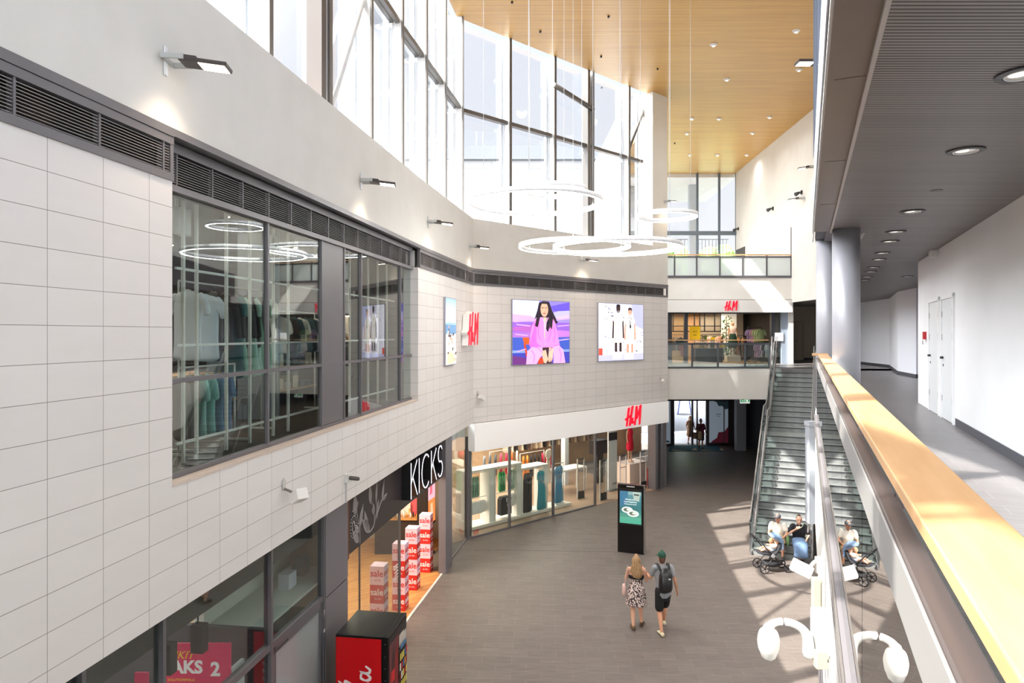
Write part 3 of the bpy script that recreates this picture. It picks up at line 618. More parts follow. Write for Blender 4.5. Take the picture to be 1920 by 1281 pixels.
# ---------------------------------------------------------------- flood lights on the walls
def flood(fr, t, z, label, sc=1., yaw=.25, group='wall floodlights'):
    e = fempty('floodlight', fr, t, 0, z, label, 'floodlight', group)
    Mx = Matrix.Translation((t, 0, z)) @ Matrix.Scale(sc, 4) @ Matrix.Rotation(yaw, 4, 'Z')
    def P(x0, x1, y0, y1, z0, z1, R=None):
        q = MB(fr); q.box(x0, x1, y0, y1, z0, z1, Mx @ R if R else Mx); return q
    q = P(-.03, .03, -.02, 0, -.16, .13); q.build('wall_plate', C('#e9ecef', .4), e)
    q = MB(fr)
    for sgn in (-1, 1): q.box(sgn*.13-.012, sgn*.13+.012, -.22, -.02, -.03, .02, Mx)
    q.box(-.14, .14, -.035, -.01, -.03, .02, Mx); q.build('bracket', C('#b9bdba', .45), e)
    R = Matrix.Translation((0, -.16, -.01)) @ Matrix.Rotation(.10, 4, 'X')
    q = MB(fr); q.box(-.115, .115, -.46, 0, -.02, .02, Mx @ R); q.box(-.08, .08, -.16, 0, .02, .05, Mx @ R); h = q.build('housing', C('#3b3432', .45), e, bevel=.006)
    q = MB(fr); q.box(-.095, .095, -.44, -.19, -.026, -.0205, Mx @ R); q.build('lens', M_WLIGHT, h)
    q = MB(fr); q.box(-.07, .07, -.317, -.311, -.029, -.0265, Mx @ R); q.build('led_divider', C('#b09a80', .5), h)
    l = bpy.data.lights.new('flood_beam', 'SPOT'); l.energy = 28; l.color = (1, .8, .6); l.spot_size = 2.0; l.spot_blend = .9; l.shadow_soft_size = .1
    lo = bpy.data.objects.new('flood_beam', l); COL.objects.link(lo); lo.location = fr.p(t, -.38*sc, z-.12); lo.rotation_euler = (0, 0, 0)
    return e
flood(F1, F1.t(309), 9.33, 'nearest floodlight on the upper left wall, largest in view')
flood(F1, F1.t(676), 9.33, 'second floodlight from the left on the upper wall')
flood(F2, F2.t(802), 9.34, 'third floodlight from the left, above the end of the store window')
flood(F2, F2.t(880), 9.32, 'fourth floodlight from the left, right beside the wall corner')
flood(F3, F3.t(1091), 9.33, 'floodlight on the centre wall above the two posters')
flood(F3, T3D-.2, F3.z(378, T3D, -.1), 'floodlight on the beige square column', .8)
FW = Frame((rw(43), 43), (-.043, -1))      # right white wall, seen from the hall
for px, py, lab in ((1508, 371, 'floodlight on the tall far right white wall'), (1528, 312, 'floodlight half hidden behind the glazed box, over the white wall')):
    t = FW.t(px); flood(FW, t, FW.z(py, t), lab, 1.15, -.2)
q = None
e = empty('floodlight', at(1535, 118, 13.5), 'floodlight sticking out beside the edge of the glazed box near the top', 'floodlight', 'wall floodlights')
p = at(1535, 118, 13.0); q = MB(); q.box(p.x-.42, p.x+.1, p.y-.12, p.y+.12, p.z-.02, p.z+.03); h = q.build('housing', C('#2f2a2a', .45), e)
q = MB(); q.box(p.x-.40, p.x-.13, p.y-.1, p.y+.1, p.z-.027, p.z-.0205); q.build('lens', M_WLIGHT, h)
q = MB(); q.box(p.x-.1, p.x+.35, p.y-.03, p.y+.03, p.z+.03, p.z+.08); q.build('bracket', C('#9aa0a0', .45), e)
for px, py in ((1504, 362), (1450, 392), (1385, 430)):
    t = FW.t(px); z = FW.z(py, t)
    e = fempty('spotlight', FW, t, 0, z, 'small black spotlight high on the white wall at far right', 'spotlight', 'black wall spotlights')
    q = MB(FW); q.box(t-.06, t+.06, -.06, 0, z-.06, z+.12); q.tube([V((t, -.04, z+.05)), V((t, -.18, z))], .02, 8); q.build('bracket', M_BLACK, e)
    q = MB(FW); q.loft([V((t, -.12, z+.03)), V((t+.05, -.32, z-.08))], [(.05, .05), (.10, .10)], n=12, sub=1, rnd=False); q.build('head', C('#39393c', .5), e)
for px, py, wd, hh, lab in ((1452, 455, .35, .9, 'white notice board on the wall above the top gallery'),):
    t = FW.t(px); z = FW.z(py, t); q = MB(FW); q.box(t-wd/2, t+wd/2, -.03, 0, z-hh/2, z+hh/2); tag(q.build('notice_board', C('#e9edf2', .4)), lab, 'board')
t = FW.t(1389); z = FW.z(478, t); q = MB(FW); q.box(t-.9, t+.9, -.03, 0, z-.5, z+.4); struct(q.build('door_3', C('#4a4543', .5)), 'dark doorway low on the white wall behind the top gallery rail')
# ---------------------------------------------------------------- security cameras and speakers on the cladding
def wallcam(fr, t, z, label, sc=1., turn=.5):
    e = fempty('wall_projector', fr, t, 0, z, label, 'camera')
    q = MB(fr); q.ball((t, -.01, z+.1*sc), (.05*sc, .015, .09*sc)); q.build('mount', M_BWHITE, e)
    q = MB(fr); q.tube([V((t, -.01, z+.04*sc)), V((t+.02, -.1*sc, z-.0)), V((t+.05, -.13*sc, z-.04))], .018*sc, 8, 3); q.build('arm', C('#77736f', .5), e)
    M_ = Matrix.Translation((t+.04, -.2*sc, z-.07*sc)) @ Matrix.Rotation(turn, 4, 'Z') @ Matrix.Rotation(.45, 4, 'Y') @ Matrix.Scale(sc, 4)
    q = MB(fr); q.box(-.14, .12, -.08, .08, -.07, .08, M_); q.build('body', C('#f0efec', .45), e, bevel=.01)
wallcam(F1, F1.t(531), F1.z(922, F1.t(531)), 'white box projector on a swivel arm low on the left tile wall', 1.0, .9)
wallcam(F3, .18, F3.z(742, .2), 'white box projector at the inner wall corner', .9, .2)
wallcam(F3, T3D-.55, F3.z(712, T3D-.4), 'white camera at the right end of the centre tile wall', .7, .2)
t = F1.t(648); z = F1.z(896, t)
e = fempty('dome_camera', F1, t, 0, z, 'small camera with a white cable duct above the cosmetics shop', 'camera')
bx('box', F1, t-.07, t+.05, -.07, 0, z-.07, z+.07, C('#dfe0de', .5), e); q = MB(F1); q.loft([V((t, -.06, z)), V((t+.04, -.2, z-.02))], [(.035, .035)]*2, n=10, sub=1); q.build('lens', C('#55504c', .4), e)
bx('cable_duct', F1, t-.015, t+.015, -.02, 0, ZB, z-.07, M_BWHITE, e)
# ---------------------------------------------------------------- things on the wall under the corridor
e = empty('ptz_camera', (0, 0, 0), 'white dome security camera on a curved arm low at right', 'camera')
Yp = 5.6; Pm = FR.p(0, 0, 0)
def rp(Y, s, z): return V((s+.43*Y, Y, z))
mz = EZ-(1195-HZ)*Yp/FPX; e.location = rp(Yp, .1, mz); WL[e.name] = Matrix.Translation(e.location)
q = MB(); m0 = rp(Yp, .17, mz); q.box(m0.x-.10, m0.x+.02, m0.y-.08, m0.y+.08, m0.z-.2, m0.z+.22); q.build('mount_box', M_BWHITE, e, bevel=.01)
c0 = at(1441, 1205, Yp); top = at(1441, 1175, Yp)
q = MB(); q.loft([at(1516, 1225, Yp), at(1514, 1196, Yp), at(1499, 1176, Yp), at(1472, 1166, Yp), at(1450, 1169, Yp), at(1441, 1180, Yp)], [(.048, .048), (.042, .042), (.034, .034), (.03, .03), (.03, .03), (.045, .045)], n=14, sub=4); q.build('arm', M_BWHITE, e)
q = MB(); q.loft([c0+V((0, 0, .115)), c0+V((0, 0, .09)), c0+V((0, 0, .02)), c0+V((0, 0, -.05)), c0+V((0, 0, -.075))], [(.045, .045), (.072, .072), (.088, .088), (.08, .08), (.07, .07)], n=24, sub=3); q.build('housing', M_BWHITE, e)
q = MB(); q.ball(c0+V((0, 0, -.078)), (.06, .06, .045), 20, 12); q.build('lens_dome', M_SATIN, e)
for s0, Y, y0, y1, lab in ((.175, 7.4, 1085, 1166, 'long beige blank projecting sign on the white wall under the corridor'), (.175, 5.1, 1224, 1256, 'small beige blank projecting sign below the dome camera')):
    za, zb = EZ-(y0-HZ)*Y/FPX, EZ-(y1-HZ)*Y/FPX; x1 = s0+.43*Y
    e = empty('projecting_sign', (x1, Y, zb), lab, 'sign', 'beige signs under the corridor')
    q = MB(); q.box(x1-.09, x1-.0, Y-.0, Y+.06, zb, za); q.build('sign_box', C('#b3ac92', .55), e, bevel=.004)
    q = MB(); q.box(x1-.01, x1+.04, Y+.0, Y+.05, zb+.05, za-.05); q.build('bracket', M_STEEL, e)
Y = 7.6; p = at(1503, 1066, Y); x1 = .175+.43*Y
e = empty('wall_projector', p, 'white box projector on a bracket right of the seated couple', 'camera')
Mx = Matrix.Translation(p) @ Matrix.Rotation(.42, 4, 'Y') @ Matrix.Rotation(-.3, 4, 'Z')
q = MB(); q.box(-.11, .11, -.06, .06, -.065, .065, Mx); q.build('body', M_BWHITE, e, bevel=.008)
q = MB(); q.tube([p+V((.1, 0, .02)), p+V((.16, .02, .07)), V((x1, Y, p.z+.05))], .02, 8, 3); q.box(x1-.05, x1, Y-.05, Y+.05, p.z-.06, p.z+.12); q.build('bracket', C('#c4c0b8', .5), e)
# steel post in front of the stair
Y = 17.6; q = MB(); za, zb = EZ-(800-HZ)*Y/FPX, EZ-(983-HZ)*Y/FPX; x0 = at(1517.5, 0, Y).x
q.box(x0, x0+.2, Y, Y+.25, zb, za); q.box(x0-.02, x0+.24, Y-.02, Y+.27, za, za+.12); tag(q.build('wall_cabinet', C('#9aa0a8', .5)), 'tall narrow pale grey cabinet on the wall right of the stairs', 'cabinet')
# ---------------------------------------------------------------- staircase
e = empty('staircase', (7.17, 20.4, 0), 'long grey staircase with glass sides climbing to the mezzanine', 'staircase')
su = V((.42, .9075, 0)).normalized(); L0 = V((7.17, 20.4, 0)); SF = Frame((L0.x, L0.y), (su.x, su.y)); SW = 1.62   # local: t run, b = left, so stair body is at negative b
RI, TR = UF/30, .30
def nose(k):
    """run position of the nosing of step k (1..30)"""
    return (k-1)*TR if k <= 17 else (k-1)*TR+.9
M_STEP = mixed('stair_stone', '#7b7e7e', '#8a8d8c', 5, .5, (1, 1, 1)); M_NOSE = C('#33363a', .6)
for k in range(1, 31):
    t = nose(k); tn = nose(k+1) if k < 30 else t+.6
    q = MB(SF); q.m = 0; q.box(t, tn+.02, -SW, 0, k*RI-.045, k*RI); q.m = 1; q.box(t-.004, t+.035, -SW+.03, -.03, k*RI-.03, k*RI+.003); q.m = 0; q.box(t+.01, t+.03, -SW, 0, (k-1)*RI, k*RI-.045)
    q.build('step', [M_STEP, M_NOSE], e)
def strg(b0, b1, z0, z1, m, name, parent=e):
    q = MB(SF); pts = [(-.05, 0), (nose(17)+.1, 17*RI), (nose(18)-.1, 17*RI), (nose(30)+.1, 30*RI)]
    up = [(t, z+z1) for t, z in pts]; dn = [(t, z+z0) for t, z in pts[::-1]]
    for (a, b_) in zip(pts[:-1], pts[1:]): q.slab([(a[0], a[1]+z0), (b_[0], b_[1]+z0), (b_[0], b_[1]+z1), (a[0], a[1]+z1)], b0, b1)
    return q.build(name, m, parent)
strg(0, .04, -.22, .12, M_FRAME, 'stringer'); strg(-SW-.04, -SW, -.22, .12, M_FRAME, 'stringer')
strg(.05, .062, .05, 1.05, M_BALU, 'glass_panel'); strg(-SW-.065, -SW-.05, .05, 1.05, M_BALU, 'glass_panel')
strg(-.06, .0, -.25, -.2, C('#5a5c60', .5), 'underside')
for b in (-.06, .0): pass
def hrail(b, h, r, m, name):
    pts = [(-.25, h), (0, h), (nose(17), 17*RI+h), (nose(18)-.1, 17*RI+h), (nose(30), 30*RI+h), (nose(30)+.4, 30*RI+h)]
    q = MB(SF); q.tube([V((t, b, z)) for t, z in pts], r, 10); return q.build(name, m, e)
hrail(-.08, .92, .024, M_STEEL, 'handrail'); hrail(-SW+.08, .92, .024, M_STEEL, 'handrail'); hrail(.055, 1.07, .02, M_STEEL, 'glass_cap_rail'); hrail(-.08, .62, .016, M_STEEL, 'handrail')
q = MB(SF)
for k in range(2, 30, 3):
    t = nose(k)+.15; z = k*RI
    for b in (-.04, -SW+.04): q.box(t-.02, t+.02, b-.02, b+.02, z, z+.92)
q.build('posts', M_STEEL, e)
# metal gate-like posts at the top of the stairs
e = empty('stair_gate', at(1449, 690, 28.9), 'pair of tall steel posts at the head of the stairs beside the mezzanine', 'railing')
for px in (1446, 1451, 1455):
    p = at(px, 0, 28.9); q = MB(); q.tube([V((p.x-.05, p.y, UF-.2)), V((p.x+.08, p.y+.1, UF+1.35))], .022, 8); q.build('post', M_STEEL, e)
# ---------------------------------------------------------------- lettering shapes
def logo(fr, tc, b, zc, h, depth, parent, m=None, w=1.35):
    """slanted brush-like two-letter logo with a small ampersand"""
    m = m or M_RED; s = h; x0 = tc-w*h/2; z0 = zc-h/2
    def pc(parts, name):
        q = MB(fr)
        for p in parts: q.slab([(x0+x*s*w/1.35, z0+y*s) for x, y in p], b-depth, b)
        return q.build(name, m, parent)
    pc([[(.08, .0), (.16, .04), (.36, .93), (.24, .90)], [(.30, .02), (.41, .0), (.66, 1.0), (.54, .97)], [(.0, .38), (.03, .30), (.52, .50), (.50, .60)]], 'letter')
    pc([[(.52, .10), (.60, .10), (.66, .40), (.58, .38)], [(.54, .10), (.70, .16), (.68, .21), (.55, .17)], [(.66, .10), (.70, .10), (.62, .32), (.58, .30)]], 'ampersand')
    pc([[(.74, .0), (.82, .03), (.98, .97), (.87, .93)], [(.87, .93), (.98, .97), (1.0, .35), (.93, .30)], [(.93, .30), (1.0, .35), (1.30, 1.0), (1.20, .97)], [(1.12, .0), (1.22, .05), (1.32, 1.0), (1.20, .97)]], 'letter')
# long white sign fascia over the clothes shop (ground floor)
e = fempty('shop_sign', F3, 0, -.02, 2.84, 'long white illuminated fascia with a red logo over the ground floor clothes shop', 'shop sign')
q = MB(F3); q.box(.02, T3D-.0, -.06, .28, 2.84, ZB-.02); q.build('fascia', M_SIGNW, e, bevel=.01)
q = MB(F3); q.box(0, T3D, .02, .3, ZB-.02, ZB+.02); q.build('top_gap', C('#5d5a58', .6), e)
tL = F3.t(1187, -.06); logo(F3, tL, -.06, F3.z(779, tL), .80, .05, e)
# upper sign
e = empty('shop_sign', ((xl+xr)/2, SY, 7.64), 'white fascia with a red logo over the mezzanine clothes shop', 'shop sign')
q = MB(); q.box(xl-2.5, xr, SY-.12, SY+.3, 7.64, 8.24); q.build('fascia', C('#dcdbd8', .5), e)
q = MB(); q.box(xl-2.5, xr, SY-.05, SY+.3, 8.235, 8.27); q.build('top_gap', C('#6f6b66', .6), e)
XF = Frame((0, SY), (1, 0)); logo(XF, at(1369, 0, SY).x, -.12, EZ-(573.5-HZ)*SY/FPX, .50, .04, e)
# projecting logo on the short wall left of the corner
tl = F2.t(874); e = fempty('logo_sign', F2, tl, -.2, F2.z(648, tl), 'red and white standing logo letters on the wall left of the corner', 'shop sign')
zc = F2.z(616, tl); logo(F2, tl, -.22, zc, 1.02, .02, e, M_RED, 1.5); logo(F2, tl, -.02, zc, 1.02, .2, e, C('#f3f1ee', .5), 1.5)
# ---------------------------------------------------------------- lightbox posters
def lightbox(fr, t0, t1, z0, z1, label):
    e = fempty('lightbox_poster', fr, (t0+t1)/2, 0, z0, label, 'poster')
    q = MB(fr); q.box(t0-.02, t1+.02, -.06, 0, z0-.02, z1+.02); q.build('frame', C('#9c9ca6', .4), e)
    return e, Art(fr, t0, t1, z0, z1, -.0605, e=.46, r=.4)
t0, t1 = F3.t(961, -.06), F3.t(1067.5, -.06); z0, z1 = F3.z(684.5, t0, -.06), F3.z(562, t0, -.06)
e, A = lightbox(F3, t0, t1, z0, z1, 'lightbox poster of a long-haired person in a pink suit on a chair, violet sky')
A.rect(0, 0, 1, 1, '#8d7fe0')
for y0, y1, c in ((.0, .18, '#3b3fae'), (.18, .22, '#7f9bea'), (.22, .42, '#3d57b8'), (.42, .50, '#a86fc4'), (.50, .66, '#8f5fc8'), (.66, .72, '#9c8ae6'), (.72, .80, '#c9b6ee')): A.rect(0, y0, 1, y1, c)
A.poly([(0, .72), (.3, .76), (.42, .70), (.45, 1), (0, 1)], '#cfd8fb'); A.poly([(0, .78), (.3, .76), (.4, .72), (.4, .68), (0, .66)], '#d9a8e0'); A.poly([(.6, .78), (1, .92), (1, .80), (.7, .74)], '#b9b4f4'); A.poly([(.65, .92), (1, 1), (1, .86), (.7, .84)], '#6553cf')
A.poly([(0, .58), (.35, .62), (.35, .50), (0, .52)], '#b05fb8'); A.poly([(0, 0), (.25, 0), (.22, .1), (0, .14)], '#6a2f7a'); A.poly([(.75, .54), (1, .52), (1, .44), (.75, .42)], '#c07ad0')
A.poly([(.16, .42), (.27, .42), (.28, .31), (.19, .31)], '#f2561f'); A.poly([(.18, .32), (.21, .32), (.26, .12), (.22, .12)], '#c8441f'); A.rect(.42, .0, .56, .10, '#c23d22')
PK, PK2, PK3 = '#f48ae0', '#e96bd2', '#f9a8ea'
A.poly([(.38, .70), (.50, .78), (.60, .78), (.72, .70), (.78, .45), (.82, .27), (.66, .24), (.34, .24), (.27, .32), (.32, .60)], PK)
A.poly([(.27, .32), (.36, .56), (.34, .68), (.40, .62), (.40, .34), (.55, .20), (.48, .14), (.30, .24)], PK2)
A.poly([(.22, 0), (.24, .2), (.32, .27), (.52, .26), (.56, .18), (.46, .10), (.40, 0)], PK3); A.poly([(.70, 0), (.70, .2), (.66, .27), (.78, .30), (.88, .22), (.92, 0)], PK3)
A.poly([(.50, .26), (.68, .26), (.66, .0), (.52, .0)], '#3a2230')
A.poly([(.52, .78), (.58, .78), (.56, .52), (.54, .34), (.53, .52)], '#e9b8a0')
A.poly([(.44, .97), (.52, 1), (.62, .99), (.68, .84), (.78, .66), (.74, .64), (.69, .72), (.67, .54), (.63, .6), (.60, .50), (.56, .56), (.58, .74), (.46, .74), (.42, .58), (.37, .60), (.40, .74), (.36, .70), (.41, .84)], '#231a24')
A.disc(.535, .865, .068, .118, '#e2ad92'); A.poly([(.54, .84), (.56, .84), (.555, .80)], '#c98e74'); A.rect(.485, .885, .525, .895, '#2a1a1c'); A.rect(.545, .885, .585, .895, '#2a1a1c'); A.rect(.512, .795, .555, .81, '#b3484d'); A.poly([(.47, .98), (.6, .98), (.57, .955), (.50, .955)], '#231a24')
A.poly([(.48, .20), (.56, .22), (.60, .06), (.56, 0), (.52, .02)], '#e7b59c'); A.poly([(.62, .26), (.70, .24), (.68, .06), (.62, .02), (.60, .08)], '#eabca4')
for k in range(4): A.stroke([(.60+.02*k, .09), (.61+.02*k, .02)], .008, '#c98f78')
A.rect(.54, .30, .56, .33, PK3)
for st_ in ([(.36, .58), (.33, .44), (.36, .34)], [(.44, .66), (.42, .5), (.46, .38)], [(.70, .6), (.73, .46), (.70, .34)], [(.62, .62), (.65, .5), (.60, .36)], [(.30, .22), (.36, .14), (.34, .02)], [(.80, .24), (.84, .12), (.82, .02)], [(.27, .3), (.40, .26), (.50, .18)], [(.80, .3), (.70, .28), (.62, .2)]): A.stroke(st_, .009, '#cf58b8')
for st_ in ([(.47, .74), (.53, .66), (.54, .5)], [(.60, .74), (.56, .66), (.545, .5)]): A.stroke(st_, .012, '#f7b4ee')
for st_ in ([(.46, .93), (.43, .8), (.40, .64)], [(.62, .95), (.66, .8), (.72, .68)], [(.60, .9), (.62, .7), (.62, .56)]): A.stroke(st_, .008, '#4a3540')
for st_ in ([(.02, .66), (.3, .69)], [(.05, .62), (.28, .60)], [(.74, .70), (.98, .73)], [(.76, .60), (.98, .62)], [(.78, .37), (.98, .39)], [(.03, .47), (.24, .45)], [(.05, .20), (.2, .24)]): A.stroke(st_, .018, '#c9a4e6')
A.build('picture', e)
t0, t1 = F3.t(1122.5, -.06), F3.t(1206, -.06); z0, z1 = F3.z(677.5, t0, -.06), F3.z(568, t0, -.06)
e, A = lightbox(F3, t0, t1, z0, z1, 'lightbox poster of two people in white shorts outfits before pale rocks')
A.rect(0, 0, 1, 1, '#dcdcf6'); A.poly([(.72, 1), (1, 1), (1, .55), (.8, .62)], '#b9bce6'); A.rect(0, 0, 1, .12, '#c4c5ea'); A.rect(0, .18, .08, 1, '#f4f2fb'); A.rect(0, .10, .08, .22, '#e2523c')
A.poly([(.1, .1), (.1, .98), (.25, .99), (.36, .8), (.5, .9), (.62, .78), (.8, .6), (1, .44), (1, .12)], '#e8e6f2')
random.seed(3)
for k in range(90):
    x, y = random.uniform(.1, .98), random.uniform(.14, .95)
    if y > 1.15-.65*x: continue
    L = random.uniform(.015, .06); a = random.uniform(-1.1, .2); A.stroke([(x, y), (x+L*math.cos(a), y+L*math.sin(a))], random.uniform(.006, .02), random.choice(['#3b3a48', '#8b88a0', '#c9c6da', '#6b6a80', '#b7a99c']))
def fig(x, top, skin, hair, h, A=A):
    A.poly([(x-.05, top-.16*h), (x+.05, top-.16*h), (x+.12, top-.26*h), (x+.11, top-.52*h), (x+.1, top-.72*h), (x-.1, top-.72*h), (x-.11, top-.52*h), (x-.12, top-.26*h)], '#f3efec')
    A.poly([(x-.12, top-.28*h), (x-.09, top-.32*h), (x-.10, top-.62*h), (x-.135, top-.62*h)], skin); A.poly([(x+.12, top-.28*h), (x+.09, top-.32*h), (x+.10, top-.62*h), (x+.135, top-.62*h)], skin)
    for sx_ in (-.075, .025): A.rect(x+sx_, top-.90*h, x+sx_+.05, top-.70*h, skin); A.rect(x+sx_-.005, top-.99*h, x+sx_+.055, top-.87*h, '#fbfaff')
    A.disc(x, top-.075*h, .042, .072*h, skin); A.poly([(x-.045, top-.06*h), (x-.04, top), (x, top+.01), (x+.04, top), (x+.045, top-.06*h), (x, top-.03*h)], hair)
    A.disc(x, top-.115*h, .015, .006, '#f0e0dd')
    for k in range(9): A.disc(x+random.uniform(-.09, .09), top-random.uniform(.2, .7)*h, .018, .02, random.choice(['#dcd6cc', '#e4dfe2', '#c9c9bd']))
fig(.40, .98, '#3b2722', '#1a1418', .95); fig(.66, .93, '#d9a58c', '#2b2022', .92)
A.stroke([(.63, .78), (.66, .62), (.69, .78)], .008, '#222'); A.disc(.665, .60, .018, .035, '#1d1d22'); A.build('picture', e)
t0, t1 = F2.t(835.5, -.06), F2.t(854.5, -.06); z0, z1 = F2.z(685, t0, -.06), F2.z(558, t0, -.06)
e, A = lightbox(F2, t0, t1, z0, z1, 'narrow-looking lightbox poster of pale sky, sea and rocks left of the wall logo')
for k in range(10): A.rect(0, .6+.04*k, 1, .64+.04*k, ['#e4eff6', '#dfecf6', '#d9e8f5', '#d2e3f3', '#cbdff2', '#c2d9f0', '#b8d2ec', '#aecbe8', '#a2c2e2', '#93b5d8'][k])
A.rect(0, .44, 1, .62, '#5f8fb4'); A.rect(0, .60, 1, .635, '#8db4cf'); A.rect(0, 0, 1, .46, '#e3ded6')
A.poly([(.22, .5), (.28, .58), (.34, .5), (.38, .42), (.2, .42)], '#3b3f4a'); A.disc(.28, .57, .05, .02, '#d8ab8a')
for k in range(42):
    x, y = random.random(), random.uniform(.02, .46); A.poly([(x, y), (x+.12, y+.01), (x+.16, y+.05), (x+.03, y+.05)], random.choice(['#d9c7ae', '#f3f0ea', '#54483d', '#b59f86', '#fbfaf6', '#2d2a2c', '#e7ddcf']))
A.poly([(.05, .02), (.7, .02), (.75, .14), (.3, .2), (.05, .12)], '#d8c1a0'); A.build('picture', e)
# ---------------------------------------------------------------- ground-floor clothes shop front
SB = .28                                   # shop front recess
TS0 = F3.t(877, SB)
e = fempty('window_7', F3, TS0, SB, 0, 'glazed ground floor front of the clothes shop under the white fascia', 'window', kind='structure')
gl = [F3.t(p, SB) for p in (878, 955.5, 1037.5, 1116, 1157)]
q = MB(F3)
for i, t in enumerate(gl[:-1]): q.box(t-.035, t+.035, SB-.03, SB+.05, 0, 2.9)
q.box(gl[0], gl[3], SB-.02, SB+.04, 0, .05); q.build('window_frame', M_FRAME, e)
for a, b in zip(gl[:3], gl[1:4]): bx('glass_pane', F3, a+.035, b-.035, SB, SB+.012, .05, 2.9, M_SHOPGLASS, e)
bx('glass_pane', F3, gl[3]+.035, gl[4], SB, SB+.012, .03, 2.9, M_SHOPGLASS, e)
q = MB(F3); ta, tb_ = F3.t(1229, SB), F3.t(1241, SB); q.box(ta-.06, ta+.12, SB-.05, SB+.35, 0, 2.9); q.box(tb_-.14, tb_+.02, SB-.05, SB+.3, 0, 2.9); q.box(tb_-.3, tb_-.14, SB+.3, SB+.34, 0, 2.9); q.build('end_posts', M_FRAME, e)
logo(F3, gl[0]+.32, SB-.004, .17, .17, .004, e, mat('sticker_red', '#b8252c', .5))
# side pane of the same shop, left of the corner post
tk0, tk1 = F2.t(838, .25), F2.t(877, .25)
e = fempty('window_8', F2, tk0, .25, 0, 'tall glass pane between the corner post and the cosmetics shop', 'window', kind='structure')
bx('glass_pane', F2, tk0+.05, tk1+.1, .25, .262, .03, ZB, M_SHOPGLASS, e); q = MB(F2); q.box(tk0-.02, tk1+.15, .23, .28, 0, .04); q.box(tk1+.05, tk1+.24, .16, .36, 0, ZB); q.build('window_frame', M_FRAME, e)
q = MB(F2); q.box(F2.t(829, .2), tk0, .1, .3, 0, ZB); struct(q.build('wall_left', C('#77757b', .4)), 'grey metal pier at the right of the cosmetics shop opening')
# shop interior
q = MB(F3); q.box(-3.2, T3D, SB, 8, .0, .012); struct(q.build('floor', M_SHOPFLOOR, recenter=False), 'warm tile floor inside the clothes shop')
q = MB(F3); q.box(-3.2, T3D+7.0, 6.5, 6.8, 0, 3.5); struct(q.build('wall_shop', mixed('shop_back', '#c7a27c', '#a98a6d', .9, .7)), 'warm beige back wall of the clothes shop')
pa_ = F2.p(F2.t(836, .3), .3, 0); q = MB(); q.prism([(pa_.x-.02, pa_.y), (pa_.x+.08, pa_.y), (-2.10, 22.1), (-7.5, 22.1), (-7.5, 22.0), (-2.20, 22.0)], 0, 3.5); struct(q.build('wall_shop', C('#b9aa9a', .7)), 'dividing wall between the two ground floor shops')
q = MB(F3); t = gl[0]
for k in range(9):
    for j in range(3): q.box(t+1.1*k+.1, t+1.1*k+.35, 1.2+1.6*j, 1.32+1.6*j, 3.24, 3.29)
tag(q.build('spotlight_track', mat('spot_glow', '#fff1dc', .5, 0, 4)), 'rows of warm spots on the ceiling of the clothes shop', 'ceiling light', kind='stuff')
